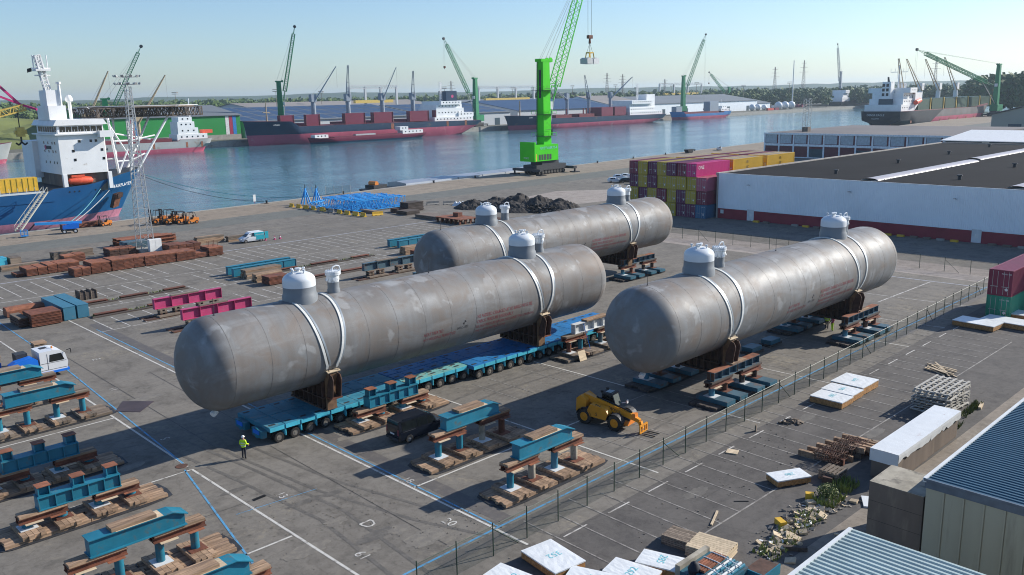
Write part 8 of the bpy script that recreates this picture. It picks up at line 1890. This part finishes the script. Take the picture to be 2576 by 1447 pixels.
wood('far_woodland', 'broad belt of hazy woodland along the horizon', [(-60, 1500), (600, 1600), (1300, 1750), (1900, 1900), (2640, 1800)], 1500, (18, 28), 1, 900, 30, 2.6)
wood('bank_woodland', 'dense green trees on the bank behind the right quay', [(1880, 1330), (2120, 1380), (2460, 1250)], 380, (15, 27), 2, 160, 110, 1.15)
wood('right_woodland', 'tall dense trees at the right edge beyond the ship', [(2440, 1120), (2520, 980), (2640, 860)], 170, (22, 36), 3, 120, 150, 1.25)
wood('quay_woodland', 'line of trees behind the sheds of the far quay', [(-40, 1050), (420, 1100), (900, 1150), (1500, 1250), (1900, 1300)], 700, (15, 25), 4, 140, 60, 1.3)
# individual trees that stand clear
rnd = random.Random(9)
for i, (px, D, h) in enumerate(((760, 1000, 17), (820, 1010, 15), (900, 1000, 16), (620, 1000, 14), (1640, 1220, 16), (2215, 1240, 24), (2300, 1230, 26), (2080, 1300, 22), (1990, 1290, 20))):
    r = ray(px, 240); s = D / math.hypot(r.x, r.y); x, y = r.x * s, r.y * s
    t = thing('broadleaf_tree', ORD[i] + ' freestanding broadleaf tree along the far bank', 'tree', (x, y, 0), 'freestanding trees on the far bank')
    mb = MB(); mb.cyl((x, y, 0), (x, y, h * .55), h * .03, h * .015, 6)
    for q in range(4): mb.cyl((x, y, h * .3 + q), (x + h * .2 * math.cos(q * 1.7), y + h * .2 * math.sin(q * 1.7), h * .6), h * .012, h * .006, 5)
    mb.build('trunk', 'wood_dark', t); mb = MB(); crown(mb, rnd, x, y, h, h * .36, 160, h * .07); mb.build('crown', 'leaf_far', t, fix=False)
# grassy slope at the left behind the ship
mb = MB(); 
for i in range(24):
    pass
mb = MB(); heap(mb, 150, 640, 150, 70, 17, 3, 24); M('grass_bank', (0.14, 0.16, 0.05), .9, 0, .3, .05); tag(mb.build('grass_bank', 'grass_bank', loc=(150, 640, 0)), kind='structure')
# low blue ridge on the horizon
mb = MB(); vs = []; fs = []; rnd = random.Random(2); N = 90
from mathutils import noise as mnoise
for i in range(N + 1):
    px = -300 + 3300 * i / N; r = ray(px, 240)
    for D, z in ((4200, -1), (4800, 47 + 14 * mnoise.noise(Vector((i * .11, 0, 0))) + 6 * mnoise.noise(Vector((i * .7, 3, 0)))), (6500, 20)):
        s = D / math.hypot(r.x, r.y); vs.append((r.x * s, r.y * s, z))
for i in range(N):
    for j in range(2): fs.append((i * 3 + j, (i + 1) * 3 + j, (i + 1) * 3 + j + 1, i * 3 + j + 1))
mb.add(vs, fs); M('ridge', (0.05, 0.08, 0.035), .9, 0, .2, .004); tag(mb.build('far_hills', 'ridge', fix=False), kind='structure')

# ------------------------------------------------------------------ air
m = bpy.data.materials.new('haze'); m.use_nodes = True; nt = m.node_tree; nt.nodes.remove(nt.nodes['Principled BSDF'])
pv = nt.nodes.new('ShaderNodeVolumePrincipled'); pv.inputs['Color'].default_value = (0.68, 0.85, 1.0, 1); pv.inputs['Density'].default_value = HAZE; pv.inputs['Anisotropy'].default_value = 0.3
nt.links.new(pv.outputs[0], nt.nodes['Material Output'].inputs['Volume']); MT['haze'] = m
mb = MB(); mb.box(-8000, 10000, -4000, 10500, -6.5, 120)
tag(mb.build('haze', 'haze'), 'thin bluish haze in the air over the harbour', 'haze', kind='stuff')
